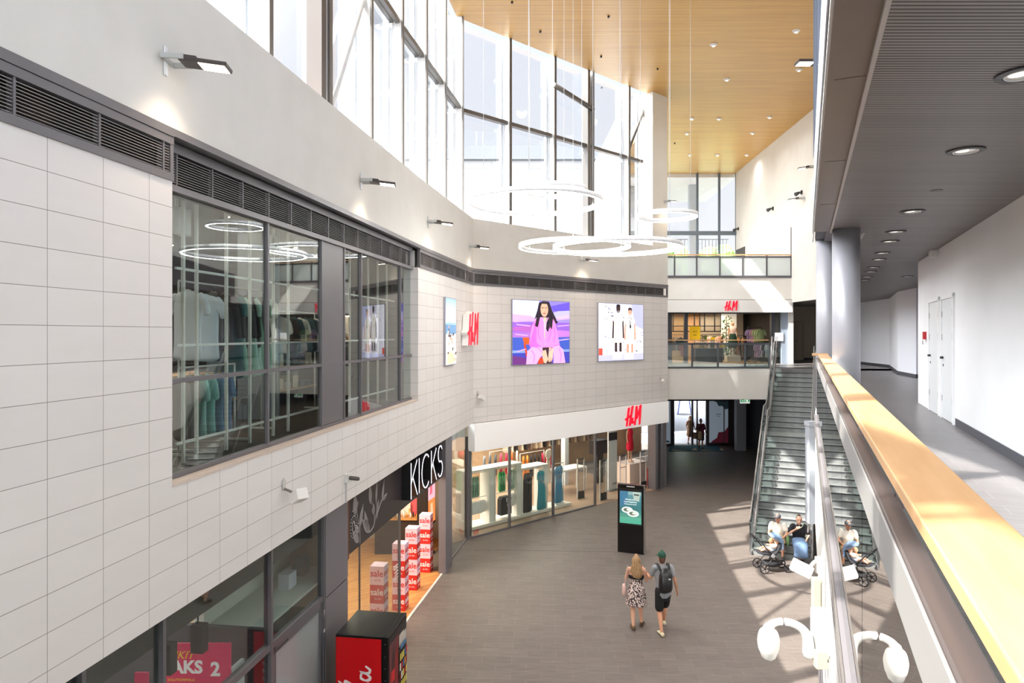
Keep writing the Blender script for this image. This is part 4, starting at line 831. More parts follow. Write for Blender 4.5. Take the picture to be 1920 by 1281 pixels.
# ---------------------------------------------------------------- garments
def fold(mb, amp, fx=17.):
    for v in mb.v: v.y += amp*math.sin(v.x*fx*3+v.z*3)+amp*.6*math.sin(v.x*fx*1.3-v.z*7)
def garment(kind, c, name=None, hanger=True, c2=None, h=None):
    """hanging garment, hook at the top at z=0, hanging downwards; width along x"""
    e = bpy.data.objects.new(name or {'shirt': 'hanging_shirt', 'dress': 'hanging_dress', 'shorts': 'hanging_shorts', 'trousers': 'hanging_trousers', 'jacket': 'hanging_jacket'}[kind], None); COL.objects.link(e); WL[e.name] = Matrix.Identity(4)
    q = MB(); z = -.10; m = mixed('cloth_'+c.strip('#')+(c2 or '').strip('#'), c, c2 or c, 9, .85) if c2 else C(c, .85)
    if kind in ('shirt', 'jacket'):
        h = h or (.62 if kind == 'shirt' else .78); w_ = .23
        q.loft([(0, 0, z-.0), (0, 0, z-.05), (0, 0, z-.2), (0, 0, z-h*.7), (0, 0, z-h)], [(.07, .02), (w_-.02, .035), (w_, .045), (w_-.01, .045), (w_+.01, .05)], n=20)
        L = .17 if kind == 'shirt' else .50
        for s in (-1, 1): q.loft([(s*(w_-.03), 0, z-.07), (s*(w_+.05), 0, z-.17), (s*(w_+.06+L*.15), 0, z-.12-L)], [(.06, .03), (.07, .035), (.06, .03)], n=12)
        fold(q, .006)
    elif kind == 'dress':
        h = h or 1.2
        q.loft([(0, 0, z), (0, 0, z-.06), (0, 0, z-.35), (0, 0, z-.45), (0, 0, z-h)], [(.06, .02), (.18, .035), (.16, .045), (.15, .045), (.24, .07)], n=24); fold(q, .009, 14)
        for s in (-1, 1): q.loft([(s*.15, 0, z-.05), (s*.21, 0, z-.13), (s*.22, 0, z-.27)], [(.06, .03), (.065, .035), (.05, .03)], n=10)
    elif kind == 'shorts':
        h = h or .36
        q.loft([(0, 0, z-.02), (0, 0, z-.16)], [(.19, .03), (.22, .045)], n=20, sub=1)
        for s in (-1, 1): q.loft([(s*.11, 0, z-.14), (s*.125, 0, z-h)], [(.115, .045), (.13, .05)], n=14, sub=1)
        fold(q, .006)
    elif kind == 'trousers':
        h = h or 1.0
        q.loft([(0, 0, z-.02), (0, 0, z-.22)], [(.17, .03), (.19, .045)], n=20, sub=1)
        for s in (-1, 1): q.loft([(s*.09, 0, z-.2), (s*.10, 0, z-h)], [(.10, .045), (.10, .045)], n=14, sub=2)
        fold(q, .006)
    q.build({'shirt': 'shirt_body', 'jacket': 'jacket_body', 'dress': 'dress_body', 'shorts': 'shorts_body', 'trousers': 'trouser_body'}[kind], m, e)
    if hanger:
        q = MB(); q.tube([V((-.19, 0, -.15)), V((0, 0, -.07)), V((.19, 0, -.15))], .006, 6); q.tube([V((0, 0, -.07)), V((0, 0, -.0)), V((.02, 0, .015)), V((.025, 0, -.005))], .003, 6, 2); q.build('hanger', C('#3a3634', .5), e)
    e.location = (0, 0, -50)
    return e
GN = {}
def hang(fr, t, b, z, kind, c, label, group, turn=0., c2=None, h=None, hanger=True):
    key = (kind, c, c2, h, hanger)
    if key not in GN: GN[key] = garment(kind, c, None, hanger, c2, h); o = GN[key]; o.location = fr.p(t, b, z); o.rotation_euler = (0, 0, fr.ang+turn); o['label'] = label; o['group'] = group
    else: o = copy_tree(GN[key], fr.p(t, b, z), fr.ang+turn, label, group=group)
    o['category'] = 'clothes'; return o
def rack(fr, t0, t1, b, z, label, m=None, legs=True, zb=0.):
    e = fempty('clothes_rack', fr, (t0+t1)/2, b, zb, label, 'clothes rack')
    m = m or C('#d9d6d0', .4)
    q = MB(fr); q.tube([V((t0, b, z)), V((t1, b, z))], .013, 8); q.build('rail', m, e)
    if legs:
        for t in (t0, t1): q = MB(fr); q.tube([V((t, b, zb)), V((t, b, z))], .014, 8); q.box(t-.02, t+.02, b-.22, b+.22, zb, zb+.03); q.build('leg', m, e)
    return e
random.seed(11)
# white display units behind the glass
def unit(t0, t1, b, h, label, mid=True):
    e = fempty('display_unit', F3, (t0+t1)/2, b, 0, label, 'display unit', 'white display units behind the shop glass')
    m = C('#f0e9df', .45)
    bx('plinth', F3, t0, t1, b-.1, b+.55, .03, .13, m, e); bx('top_board', F3, t0, t1, b-.05, b+.5, h-.06, h, m, e)
    bx('side_panel', F3, t0, t0+.05, b-.02, b+.48, .13, h-.06, m, e); bx('side_panel', F3, t1-.22, t1-.0, b-.02, b+.48, .13, h-.06, m, e)
    if mid: q = MB(F3); q.tube([V((t0, b+.15, 1.02)), V((t1, b+.15, 1.02))], .014, 8); q.build('rail', m, e)
    q = MB(F3); q.tube([V((t0, b+.15, h-.14)), V((t1, b+.15, h-.14))], .014, 8); q.build('rail', m, e)
    return e
UB = .95
u0, u1, u2, u3 = F3.t(872, UB), F3.t(926, UB), F3.t(977, UB), F3.t(1026, UB)
unit(u0, u1, UB, 2.0, 'white display unit nearest the corner, green tops above white shorts'); unit(u1+.02, u2, UB, 2.0, 'white display unit with green tops above a black garment, second from the corner'); unit(u2+.02, u3, UB, 1.78, 'low white display unit with black trousers and teal dresses', False)
for k in range(5): hang(F3, u0+.30+.09*k, UB+.12, 1.84, 'shirt', '#3f7a55', 'dark green patterned top hanging on the upper rail of a white display unit', 'green tops in the shop window', .9, c2='#b9dcc4')
for k in range(3): hang(F3, u1+.38+.1*k, UB+.12, 1.84, 'shirt', '#2fae62', 'bright green top hanging on the upper rail of the second display unit', 'bright green tops in the shop window', .9)
for k in range(3): hang(F3, u1+.84+.09*k, UB+.12, 1.84, 'shirt', '#e8efe4', 'white top with green leaves on the upper rail beside a window post', 'leaf pattern tops in the shop window', .7, c2='#5b9a72')
for k in range(6): hang(F3, u0+.36+.1*k, UB+.1, 1.0, 'shorts', '#f4ece6', 'white shorts hanging on the lower rail of a white display unit', 'white shorts in the shop window', .35)
for k in range(3): hang(F3, u1+.86+.09*k, UB+.1, 1.0, 'shorts', '#efe7dd', 'cream shorts on the lower rail behind the second window post', 'cream shorts in the shop window', .4)
hang(F3, u0+.16, UB+.1, 1.84, 'shirt', '#efe6da', 'long cream top at the left end of the upper display rail', 'cream tops in the shop window', 1.1, h=.85)
q = MB(F3); q.slab([(u1+.34, .25), (u1+.84, .25), (u1+.84, .78), (u1+.76, .88), (u1+.42, .88), (u1+.34, .78)], UB, UB+.2); o = q.build('hanging_blazer', C('#1e2127', .8)); tag(o, 'black boxy garment with a white tag on the lower rail of the second unit', 'clothes')
q = MB(F3); q.box(u1+.58, u1+.62, UB-.012, UB-.002, .70, .84); q.build('price_tag', C('#f4f4f4'), o)
for k in range(3): hang(F3, u2+.3+.12*k, UB+.1, 1.62, 'trousers', '#211f25', 'black long trousers hanging left of the teal dresses', 'black trousers in the shop window', .5, h=1.35)
for k in range(3): hang(F3, u2+1.0+.13*k, UB+.05, 1.64, 'dress', '#2a9fb0', 'long teal dress hanging behind the shop glass', 'teal dresses in the shop window', .45, h=1.35)
t = F3.t(1046, 1.1)
for k in range(3): hang(F3, t+.10*k, 1.15, 1.62, 'dress', '#3f8fb8', 'long blue dress on the thin white rack right of a window post', 'blue dresses in the shop window', .5, h=1.3)
rack(F3, F3.t(1036, 1.1), F3.t(1058, 1.1), 1.15, 1.65, 'thin white garment rack with blue dresses')
bx_t = F3.t(1044, 1.15); q = MB(F3); q.box(bx_t-.7, bx_t+.55, .9, 1.5, .02, .12); tag(q.build('display_plinth', C('#efe8de', .5)), 'low white plinth under the blue dresses', 'plinth')
# deeper racks
rack(F3, F3.t(975, 3.2), F3.t(1020, 3.2), 3.2, 1.75, 'rack of orange, black and red clothes deeper in the shop')
for k, c in enumerate(['#e07a1e', '#e38a2c', '#1c1c20', '#23232a', '#1d1d22', '#c81e48', '#d02a50', '#a8183a']):
    hang(F3, F3.t(980, 3.2)+.22*k, 3.15, 1.74, 'dress', c, ('orange' if k < 2 else 'black' if k < 5 else 'crimson')+' garment on the deeper rack in the clothes shop', 'colourful garments on the deeper rack', .8, h=.8)
rack(F3, F3.t(958, 5.0), F3.t(1100, 5.0), 5.6, 2.1, 'long wall rail with pale clothes at the back of the shop', legs=False)
for k in range(22): hang(F3, F3.t(960, 5.2)+.30*k, 5.6, 2.08, 'shirt', random.choice(['#c9b49c', '#2a2527', '#8a7466', '#e0cdb8']), 'garment on the long back rail of the clothes shop', 'garments on the back rail', 1.2+.3*random.random())
hang(F3, F3.t(1028, 2.2), 2.2, 2.1, 'dress', '#eadccb', 'long cream dress hanging high right of the coloured rack', 'cream dress', .4, h=1.3)
rack(F3, F3.t(905, 3.0), F3.t(948, 3.0), 2.6, 2.15, 'rack with grey, red and white clothes behind the display units')
for k, c in enumerate(['#8f8f96', '#6b6f78', '#54575e', '#d8486a', '#d23556', '#e0702a', '#f0eeec']): hang(F3, F3.t(908, 2.6)+.28*k, 2.6, 2.13, 'shirt', c, ['grey', 'slate grey', 'dark grey', 'pink', 'red', 'orange', 'white'][k]+' top on the rack behind the corner display units', 'tops behind the corner units', .8, h=.75)
for t in (F3.t(1063, 3.4),): q = MB(F3); q.box(t-.12, t+.12, 3.4, 3.64, 0, 3.3); struct(q.build('column', C('#c9cdd2', .5)), 'pale square column inside the clothes shop')
# white counter seen through the glass
q = MB(F3); q.box(F3.t(1052, 2.2), F3.t(1100, 2.2), 2.2, 2.9, .95, 1.02); tq_ = F3.t(1075, 2.2)
e = fempty('shop_table', F3, tq_, 2.5, 0, 'white display table in the middle of the clothes shop', 'table'); q.build('table_top', C('#f2efe9', .4), e)
for dt in (-.9, .9):
    for b in (2.25, 2.8): bx('leg', F3, tq_+dt-.02, tq_+dt+.02, b, b+.04, 0, .95, C('#dcd8d0', .4), e)
# anti-theft gates
def gate(px, b, label, base='#2a2a2e'):
    t = F3.t(px, b)
    e = fempty('security_gate', F3, t, b, 0, label, 'security gate', 'security gates at the shop entrance')
    for dt in (-.2, .2): bx('post', F3, t+dt-.02, t+dt+.02, b-.02, b+.02, 0, 1.6, C('#c3bfbb', .4), e)
    bx('foot', F3, t-.18, t+.18, b-.03, b+.03, .0, .3, C(base, .5), e)
    q = MB(F3); q.box(t-.2, t+.2, b-.01, b+.01, 1.56, 1.6); q.box(t-.2, t+.2, b-.01, b+.01, 1.1, 1.12); q.build('crossbars', C('#3a3836', .5), e)
    bx('clear_panel', F3, t-.18, t+.18, b-.004, b+.004, .3, 1.56, M_GLASS, e)
for px, b in ((1131, .62), (1168, .70), (1206, .75), (1089, 1.4)): gate(px, b, 'slim security gate at the clothes shop entrance')
t = F3.t(1149, 1.4); e = fempty('info_stand', F3, t, 1.4, 0, 'white upright stand with a dark header in the shop entrance', 'stand')
bx('board', F3, t-.28, t+.28, 1.4, 1.46, .06, 2.7, C('#f0eff0', .4), e); bx('header', F3, t-.28, t+.28, 1.385, 1.399, 2.12, 2.45, C('#2a2226', .5), e); bx('foot', F3, t-.3, t+.3, 1.3, 1.56, 0, .06, C('#8a8886', .5), e)
text('H', F3, t+.0, 1.38, .28, .17, M_BLACK, parent=e, italic=.3, depth=.002); text('M', F3, t+.14, 1.38, .28, .17, M_BLACK, parent=e, italic=.3, depth=.002)
# red dress mannequin
def mannequin(fr, t, b, z0, dress, label, skin='#caa98c', sk=None):
    e = fempty('mannequin', fr, t, b, z0, label, 'mannequin')
    q = MB(fr); T = lambda x, y, z: V((t+x, b+y, z0+z))
    q.loft([T(0, 0, .85), T(0, 0, 1.0), T(0, 0, 1.15), T(0, 0, 1.3), T(0, 0, 1.42)], [(.14, .10), (.15, .10), (.12, .09), (.16, .1), (.15, .07)]); q.loft([T(0, 0, 1.4), T(0, 0, 1.52)], [(.045, .045)]*2, sub=1); q.ball(T(0, 0, 1.62), (.075, .09, .11))
    for s in (-1, 1):
        q.loft([T(s*.17, 0, 1.4), T(s*.22, 0, 1.15), T(s*.22, -.05, .9)], [(.04, .04), (.035, .035), (.025, .025)]); q.loft([T(s*.08, 0, .9), T(s*.09, 0, .48), T(s*.09, 0, .08)], [(.075, .075), (.05, .05), (.033, .033)]); q.ball(T(s*.09, -.05, .04), (.04, .11, .035))
    q.build('figure', C(skin, .6), e, remesh=.018)
    q = MB(fr); q.loft([T(0, 0, .62), T(0, 0, .9), T(0, 0, 1.12), T(0, 0, 1.32), T(0, 0, 1.44)], [(.21, .14), (.18, .13), (.14, .11), (.18, .12), (.15, .08)], n=20); q.build('dress', C(dress, .8), e)
    if sk: q = MB(fr); q.loft([T(0, 0, .55), T(0, 0, 1.08)], [(.27, .2), (.16, .12)], n=20, sub=1); q.build('skirt', C(sk, .8), e)
    q = MB(fr); q.cyl(T(0, 0, -.02 if z0 else 0), .2, .02, 20); q.build('base', C('#e8e8e8', .4), e)
    return e
mannequin(F3, F3.t(1181, 1.9), 1.9, .9, '#d4173c', 'mannequin in a red dress on a plinth under the logo'); t = F3.t(1181, 1.9); q = MB(F3); q.box(t-.4, t+.9, 1.6, 2.4, 0, .88); tag(q.build('display_plinth', C('#e9dfd0', .5)), 'tall pale plinth under the red mannequin', 'plinth')
t = F3.t(1218, .9); q = MB(F3); q.cyl((t, .9, 0), .12, .75, 16); tag(q.build('litter_bin', C('#9b1b24', .4)), 'dark red cylindrical bin at the right of the shop entrance', 'bin')
t = F3.t(1129, 2.6); q = MB(F3); q.box(t-.4, t+.4, 2.6, 3.0, 1.3, 1.9); q.box(t-.2, t+.2, 2.7, 2.9, 0, 1.3); tag(q.build('display_stand', C('#2b2527', .5)), 'dark bag display stand just inside the clothes shop', 'stand')
# ---------------------------------------------------------------- cosmetics shop
e = fempty('shop_sign', F1, 14, .1, 2.65, 'dark fascia with grey flower ornament and white neon letters over the cosmetics shop', 'shop sign')
tf0 = F1.t(648.5, .22); MD = mat('dark_fascia', '#3a3436', .28)
q = MB(F1); q.box(tf0, T1B+.02, .20, .30, 2.66, ZB-.02); q.build('fascia', MD, e); tf2 = F2.t(829, .22)
q = MB(F2); q.box(0, tf2, .20, .30, 2.66, ZB-.02); q.build('fascia', MD, e)
q = MB(F1); q.box(tf0-.06, tf0, .16, .5, 2.62, ZB-.02); q.build('end_cap', C('#7a4a2a', .5), e)
q = MB(F1); q.box(tf0, T1B, .17, .30, ZB-.06, ZB-.01); q.build('top_trim', M_FRAME, e); q = MB(F2); q.box(0, tf2+.5, .17, .30, ZB-.06, ZB-.01); q.build('top_trim', M_FRAME, e)
# flower ornament
MG = C('#8f8a88', .5); FB = .198
def leaf(t, z, L, wd, ang, name='ornament_leaf'):
    q = MB(F1); n = 10; pts = []
    for k in range(n+1): u = k/n; pts.append((L*u, wd*math.sin(math.pi*u**.8)))
    pts += [(x, -y) for x, y in pts[::-1][1:-1]]
    ca, sa = math.cos(ang), math.sin(ang); P = [(t+(x*ca-y*sa), z+(x*sa+y*ca)) for x, y in pts]
    q.slab(P, FB-.004, FB); q.build(name, MG, e)
def stem(pts, r=.012): q = MB(F1); q.tube([V((t, FB-.002, z)) for t, z in pts], r, 6, 4); q.build('ornament_stem', MG, e)
ft = tf0+.1; Lz = 2.7
stem([(ft+.52, Lz), (ft+.50, Lz+.3), (ft+.36, Lz+.62), (ft+.42, Lz+.8)]); stem([(ft+1.02, Lz+.05), (ft+1.30, Lz+.15), (ft+1.25, Lz+.5), (ft+1.12, Lz+.65)]); stem([(ft+1.30, Lz+.15), (ft+1.45, Lz+.4), (ft+1.42, Lz+.6)]); stem([(ft+1.45, Lz+.28), (ft+1.75, Lz+.5), (ft+2.0, Lz+.55)])
for a_ in ((.30, .58, .42, .11, 1.65), (.50, .30, .45, .08, 1.1), (.48, .05, .42, .08, 2.5), (.50, .22, .32, .07, 2.5), (1.05, .07, .55, .10, 2.45), (.96, .1, .5, .08, 2.0), (1.12, .58, .42, .09, 1.75), (1.42, .52, .50, .06, 1.5), (1.45, .2, .4, .06, 1.3), (1.78, .5, .42, .06, 1.25), (1.78, .5, .35, .05, .2), (1.25, .35, .2, .09, 1.4)): leaf(ft+a_[0], Lz+a_[1], *a_[2:])
q = MB(F1)
for k in range(46):
    a = k*.32; r = .05+.0052*k; q.ball((ft+.22+r*math.cos(a)*.8, FB-.003, Lz+.42+r*math.sin(a)), .009, 6, 4)
q.build('ornament_dots', C('#d8d6d4', .5), e)
# neon letters KICKS
K1, K2 = F2.t(769, .0), F2.t(828, .0); zt1, zb1 = F2.z(863, K2, 0), F2.z(919, K1, 0)
zk0, zk1 = 2.90, 3.69; wl = (K2-K1)
def stroke3(pts, wd, b0, b1, m, name, par):
    q = MB(F2)
    for a, b in zip(pts[:-1], pts[1:]):
        d = V((b[0]-a[0], b[1]-a[1])); L = d.length or 1; n_ = V((-d.y, d.x))/L*wd/2; d = d/L*wd*.3
        q.slab([(a[0]-d.x+n_.x, a[1]-d.y+n_.y), (a[0]-d.x-n_.x, a[1]-d.y-n_.y), (b[0]+d.x-n_.x, b[1]+d.y-n_.y), (b[0]+d.x+n_.x, b[1]+d.y+n_.y)], b0, b1)
    return q.build(name, m, par)
def arc(cx, cy, rx, ry, a0, a1, n=14): return [(cx+rx*math.cos(math.radians(a0+(a1-a0)*k/n)), cy+ry*math.sin(math.radians(a0+(a1-a0)*k/n))) for k in range(n+1)]
LT = {'K': [[(0, 0), (0, 1)], [(.62, 1), (.0, .42)], [(.18, .58), (.66, 0)]], 'I': [[(0, 0), (0, 1)]], 'C': [arc(.5, .5, .48, .5, 50, 310, 20)], 'S': [arc(.3, .74, .28, .26, 30, 270, 14)+arc(.3, .25, .30, .25, 90, -150, 14)]}
MN = mat('neon_white', '#f6f4ff', .4, 0, .8)
adv = {'K': .86, 'I': .28, 'C': 1.14, 'S': .72}; tot = sum(adv[c] for c in 'KICKS')-.12; x = 0
for c in 'KICKS':
    le = None
    for i, st in enumerate(LT[c]):
        P = [(K1+(x+p[0])/tot*wl, zk0+(zk1-zk0)*p[1]) for p in st]
        body = stroke3(P, .085, -.02, .18, M_BLACK, 'letter_body', e); stroke3(P, .028, -.026, -.0205, MN, 'neon_face', body)
    x += adv[c]
# shop front glass and opening (opening from px 748 to 829)
to = F1.t(749, .25)
e = fempty('window_9', F1, tf0, .25, 0, 'glass front left of the cosmetics shop opening', 'window', kind='structure')
tm1 = F1.t(674.5, .25)
q = MB(F1); q.box(tm1-.01, tm1+.015, .24, .27, .03, 2.66); q.box(to-.03, to+.0, .22, .28, 0, 2.66); q.box(tf0, to, .23, .28, 0, .04); q.box(tf0-.05, tf0, .2, .3, 0, 2.66); q.build('window_frame', M_FRAME, e)
bx('glass_pane', F1, tf0, tm1-.01, .25, .26, .04, 2.66, M_SHOPGLASS, e); bx('glass_pane', F1, tm1+.015, to-.03, .25, .26, .04, 2.66, M_SHOPGLASS, e)
q = MB(F1)
for k in range(5): q.box(to-.35, to-.12, .243, .248, 1.2+.07*k, 1.225+.07*k)
q.build('window_sticker', C('#d0d0d0', .5), e)
q = MB(F1); q.box(tf0-.1, T1B, .22, 6.5, .0, .012); q.box(T1B, T1B+6.6, .8, 6.5, 0, .0125); struct(q.build('floor', M_HERR, recenter=False), 'oak herringbone floor of the cosmetics shop')
q = MB(F2); q.box(0, F2.t(829, .25), .22, 1.2, 0, .0122); struct(q.build('floor', M_HERR, recenter=False), 'oak floor strip at the cosmetics shop opening')
q = MB(F1); q.box(to, T1B, .18, .24, 0, .016); struct(q.build('trim_1', C('#d8d5d2', .4))); q = MB(F2); q.box(0, F2.t(829, .25), .18, .24, 0, .016); struct(q.build('trim_2', C('#d8d5d2', .4)), 'pale threshold strip of the cosmetics shop')
q = MB(F1); q.box(tf0-.2, T1B+6, 5.8, 6.0, 0, 3.3); q.box(tf0-.25, tf0-.15, .3, 6, 0, 3.3); struct(q.build('wall_shop', C('#c9a886', .7)), 'warm beige walls of the cosmetics shop')
# sale towers
MP1, MP2 = C('#f0cbe0', .6), C('#c8241f', .6)
def tower(fr, t, b, label):
    e = fempty('sale_tower', fr, t, b, 0, label, 'advertising display', 'sale towers in the cosmetics shop')
    for k in range(4):
        z = .4*k; c = MP2 if k % 2 == 0 else MP1; s = .155
        blk = bx('block', fr, t-s, t+s, b-s, b+s, z, z+.398, c, e); g = Frame(fr.p(t-s-.001, b, 0)[:2], tuple((-fr.y)[:2]))
        for (f2, tt, bb) in ((fr, t, b-s-.001), (g, 0, 0)):
            text('sale', f2, tt, bb, z+.24, .20, MP2 if k % 2 else C('#f7e6ee', .6), parent=blk, depth=.001, layer=.004, sx=.95); text('20-70%', f2, tt+.02, bb, z+.10, .05, MP2 if k % 2 else C('#f7e6ee', .6), parent=blk, depth=.001)
def townr(px, py, label):
    p = ground(px, py); Mi = F1.M.inverted() @ p; tower(F1, Mi.x, Mi.y, label)
townr(799, 1071, 'pink and red sale tower nearest the right pier of the cosmetics shop'); townr(774, 1104, 'second pink and red sale tower, left of the one by the pier'); townr(751, 1142, 'third sale tower, partly hidden by the shop window edge'); townr(711, 1196, 'fourth sale tower standing behind the shop glass')
# screen inside the shop
g = Frame((-2.50, 20.2), (.25, 1))
e = fempty('display_screen', g, .3, .2, 0, 'black upright display screen with pink and orange picture inside the cosmetics shop', 'screen')
q = MB(g); q.box(0, .68, 0, .34, .85, 2.42); q.build('housing', M_BLACK, e, bevel=.01)
A = Art(g, .05, .63, .93, 2.34, -.003, e=.5); A.rect(0, .5, 1, 1, '#f6b9cf'); A.rect(0, 0, 1, .5, '#f08a4c'); A.poly([(.2, .6), (.6, .62), (.55, .85), (.3, .88)], '#ee6a80'); A.poly([(.3, .15), (.7, .2), (.6, .42), (.35, .4)], '#f5c0a0'); A.build('picture', e)
q = MB(g); q.box(.26, .42, .12, .22, .03, .85); q.cyl((.34, .17, .0), .27, .03, 24); q.build('stand', M_BLACK, e)
# counter with products
e = empty('counter', (-3.2, 20.6, 0), 'dark counter with an oak top just inside the cosmetics shop', 'counter'); bx('counter_top', ID, -4.2, -2.72, 20.3, 20.9, 1.05, 1.1, M_OAK, e); bx('counter_body', ID, -4.1, -2.82, 20.38, 20.85, 0, 1.05, C('#2b2220', .6), e)
random.seed(5)
for k in range(14):
    x = -3.62+.065*k; hgt = random.uniform(.08, .2); c = random.choice(['#f2c9c2', '#e8e0da', '#d9485a', '#e9a93a', '#f3efec', '#2d2a2a']); q = MB(); yy = 20.4+.12*(k % 3); q.cyl((x, yy, 1.1), .024, hgt, 12); q.cyl((x, yy, 1.1+hgt), .012, .04, 8)
    tag(q.build('cosmetics_bottle', C(c, .35)), 'small cosmetics bottle on the oak counter', 'bottle', 'cosmetics on the counter')
for k, (w1, h1, c) in enumerate(((.34, .36, '#f0dcd2'), (.34, .46, '#d9606a'))): q = MB(); q.box(-3.42+.3*k, -3.42+.3*k+w1, 20.72+.1*k, 20.76+.1*k, 1.1, 1.1+h1); tag(q.build('counter_card', C(c, .5)), ['cream card', 'red card'][k]+' standing on the cosmetics counter', 'sign')
# ---------------------------------------------------------------- lower left shop front
e = fempty('window_10', F1, 4, .25, 0, 'dark framed glass front at the bottom left with red posters inside', 'window', kind='structure')
SBW = .22; tms = [F1.t(p, SBW) for p in (-260, 148, 300.5, 504)]
q = MB(F1); zt_r = F1.z(1118, F1.t(503, SBW), SBW)
q.box(0, F1.t(606, SBW), SBW-.05, SBW+.06, ZB-.1, ZB); q.box(0, F1.t(605, SBW), SBW-.04, SBW+.06, 2.28, 2.36)
for t in tms: q.box(t-.025, t+.025, SBW-.05, SBW+.06, 0, ZB-.05)
td0, td1 = F1.t(508, SBW), F1.t(603, SBW); q.box(td1-.02, td1+.03, SBW-.05, SBW+.06, 0, ZB-.05); q.build('window_frame', M_FRAME, e)
for a, b in zip(tms[:-1], tms[1:]):
    for z0, z1 in ((.05, 2.28), (2.36, ZB-.1)): bx('glass_pane', F1, a+.025, b-.025, SBW, SBW+.01, z0, z1, M_SHOPGLASS, e)
bx('glass_pane', F1, td0, td1-.02, SBW, SBW+.01, 2.36, ZB-.1, M_SHOPGLASS, e)
e2 = fempty('door_4', F1, td0, SBW, 0, 'grey framed frosted glass door left of the vending machine', 'door', kind='structure')
q = MB(F1); q.box(td0+.0, td0+.09, SBW-.03, SBW+.04, .02, 2.27); q.box(td1-.11, td1-.02, SBW-.03, SBW+.04, .02, 2.27); q.box(td0, td1-.02, SBW-.03, SBW+.04, 2.17, 2.27); q.box(td0, td1-.02, SBW-.03, SBW+.04, .02, .15); q.build('door_frame', M_FRAME, e2)
bx('glass_pane', F1, td0+.09, td1-.11, SBW, SBW+.012, .15, 2.17, glassmat('milky_glass', (.85, .9, .88), 1.3, frost=.75), e2)
q = MB(F1)
for z in (1.7, 2.0): q.cyl((td1-.01, SBW-.05, z), .013, .14, 10)
q.build('hinges', M_STEEL, e2)
q = MB(F1); q.box(td0+.15, td0+.45, SBW-.035, SBW-.031, 2.19, 2.22); q.build('door_label', C('#4a4a4a'), e2)
q = MB(F1); q.box(td1+.03, tf0-.06, .16, .25, 2.32, ZB-.02); q.box(td1+.03, tf0-.06, .16, .25, 0, 2.30); q.box(td1+.03, tf0-.06, .2, .3, 0, ZB-.02); struct(q.build('wall_left', mat('grey_panel', '#807c82', .4, .2)), 'grey metal panel between the frosted door and the cosmetics shop')
# room behind
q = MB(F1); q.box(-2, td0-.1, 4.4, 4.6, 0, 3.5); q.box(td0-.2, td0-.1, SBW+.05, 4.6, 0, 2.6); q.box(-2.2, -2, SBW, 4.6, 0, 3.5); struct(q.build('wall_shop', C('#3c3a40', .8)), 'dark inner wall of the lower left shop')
q = MB(F1); q.box(td0-.1, tf0-.2, 1.15, 1.3, 0, 3.5); struct(q.build('wall_shop', C('#d5d8cf', .7)), 'pale wall and shelf behind the window over the frosted door')
tS = F1.t(566, .75); zS = F1.z(1076, tS, .75)
bx_ = fempty('loudspeaker', F1, tS, .75, zS, 'dark box speaker on the shelf behind the window above the frosted door', 'speaker'); bx('body', F1, tS-.12, tS+.12, .66, .86, zS, zS+.30, C('#3f4244', .5), bx_)
q = MB(F1); tS2 = F1.t(540, .7); q.box(tS2-.13, tS2+.13, .62, .8, zS, zS+.24); tag(q.build('white_box', C('#d4d8e4', .5)), 'small white box beside the dark speaker above the frosted door', 'box')
struct(MB(F1).box(td0-.1, tf0-.2, .32, 1.15, zS-.04, zS).build('trim_shelf', C('#c9cec4', .6)), 'pale shelf behind the window above the frosted door')
# red sale posters inside
def redposter(pa, pb, Y, py, z0, label, words):
    x0, x1 = at(pa, 0, Y).x, at(pb, 0, Y).x; z1 = EZ-(py-HZ)*Y/FPX
    e = empty('sale_poster', ((x0+x1)/2, Y, z0), label, 'poster'); bx('panel', ID, x0, x1, Y, Y+.03, z0, z1, mat('poster_pink', '#d81f58', .5, 0, .12), e)
    for s, px_, py_, sz, c, it in words: text(s, ID, at(px_, 0, Y).x, Y-.003, EZ-(py_-HZ)*Y/FPX, sz, C(c, .5, .1), parent=e, depth=.002, layer=.008 if sz > .14 else 0, italic=it)
redposter(308, 432, 8.6, 1207, .2, 'large pink-red sale poster with white and yellow words in the lower left window', [('SIKIT', 340, 1229, .14, '#f3c928', .35), ('MAKS', 338, 1252, .22, '#f4f0ee', 0), ('2', 404, 1256, .24, '#f4f0ee', 0), ('SOLUTIONMALLI', 340, 1275, .045, '#f3c928', 0), ('ALE', 350, 1310, .3, '#f4f0ee', 0)])
redposter(252, 277, 7.6, 1262, .2, 'pink-red poster strip at the very bottom left behind the glass', [])
e = fempty('white_shelf', F1, tms[3]-.35, .5, 0, 'tall white panel behind the glass left of the frosted door', 'panel'); bx('panel', F1, tms[3]-.62, tms[3]-.22, .45, .5, 0, 2.25, C('#d9e0e2', .5), e); bx('edge', F1, tms[3]-.68, tms[3]-.63, .42, .52, 0, 2.25, C('#b8ab9c', .5), e)
for t, z in ((F1.t(311, .6), F1.z(1262, F1.t(311, .6), .6)), (F1.t(371, .6), F1.z(1222, F1.t(371, .6), .6))):
    z = min(z, 2.9)
    e = fempty('black_speaker', F1, t, .6, z, 'small black speaker hanging over the pink poster, %s one' % ('left' if t < F1.t(340, .6) else 'right'), 'speaker'); bx('body', F1, t-.06, t+.06, .5, .66, z, z+.34, C('#2a2a2e', .5), e); q = MB(F1); q.tube([V((t, .6, z+.34)), V((t, .6, 3.3))], .01, 6); q.build('bracket', M_BLACK, e)
# ---------------------------------------------------------------- vending machine
p0 = at(629, 1190, 10.83); Mi = F1.M.inverted() @ V((p0.x, p0.y, 0)); vt, vb = Mi.x, Mi.y
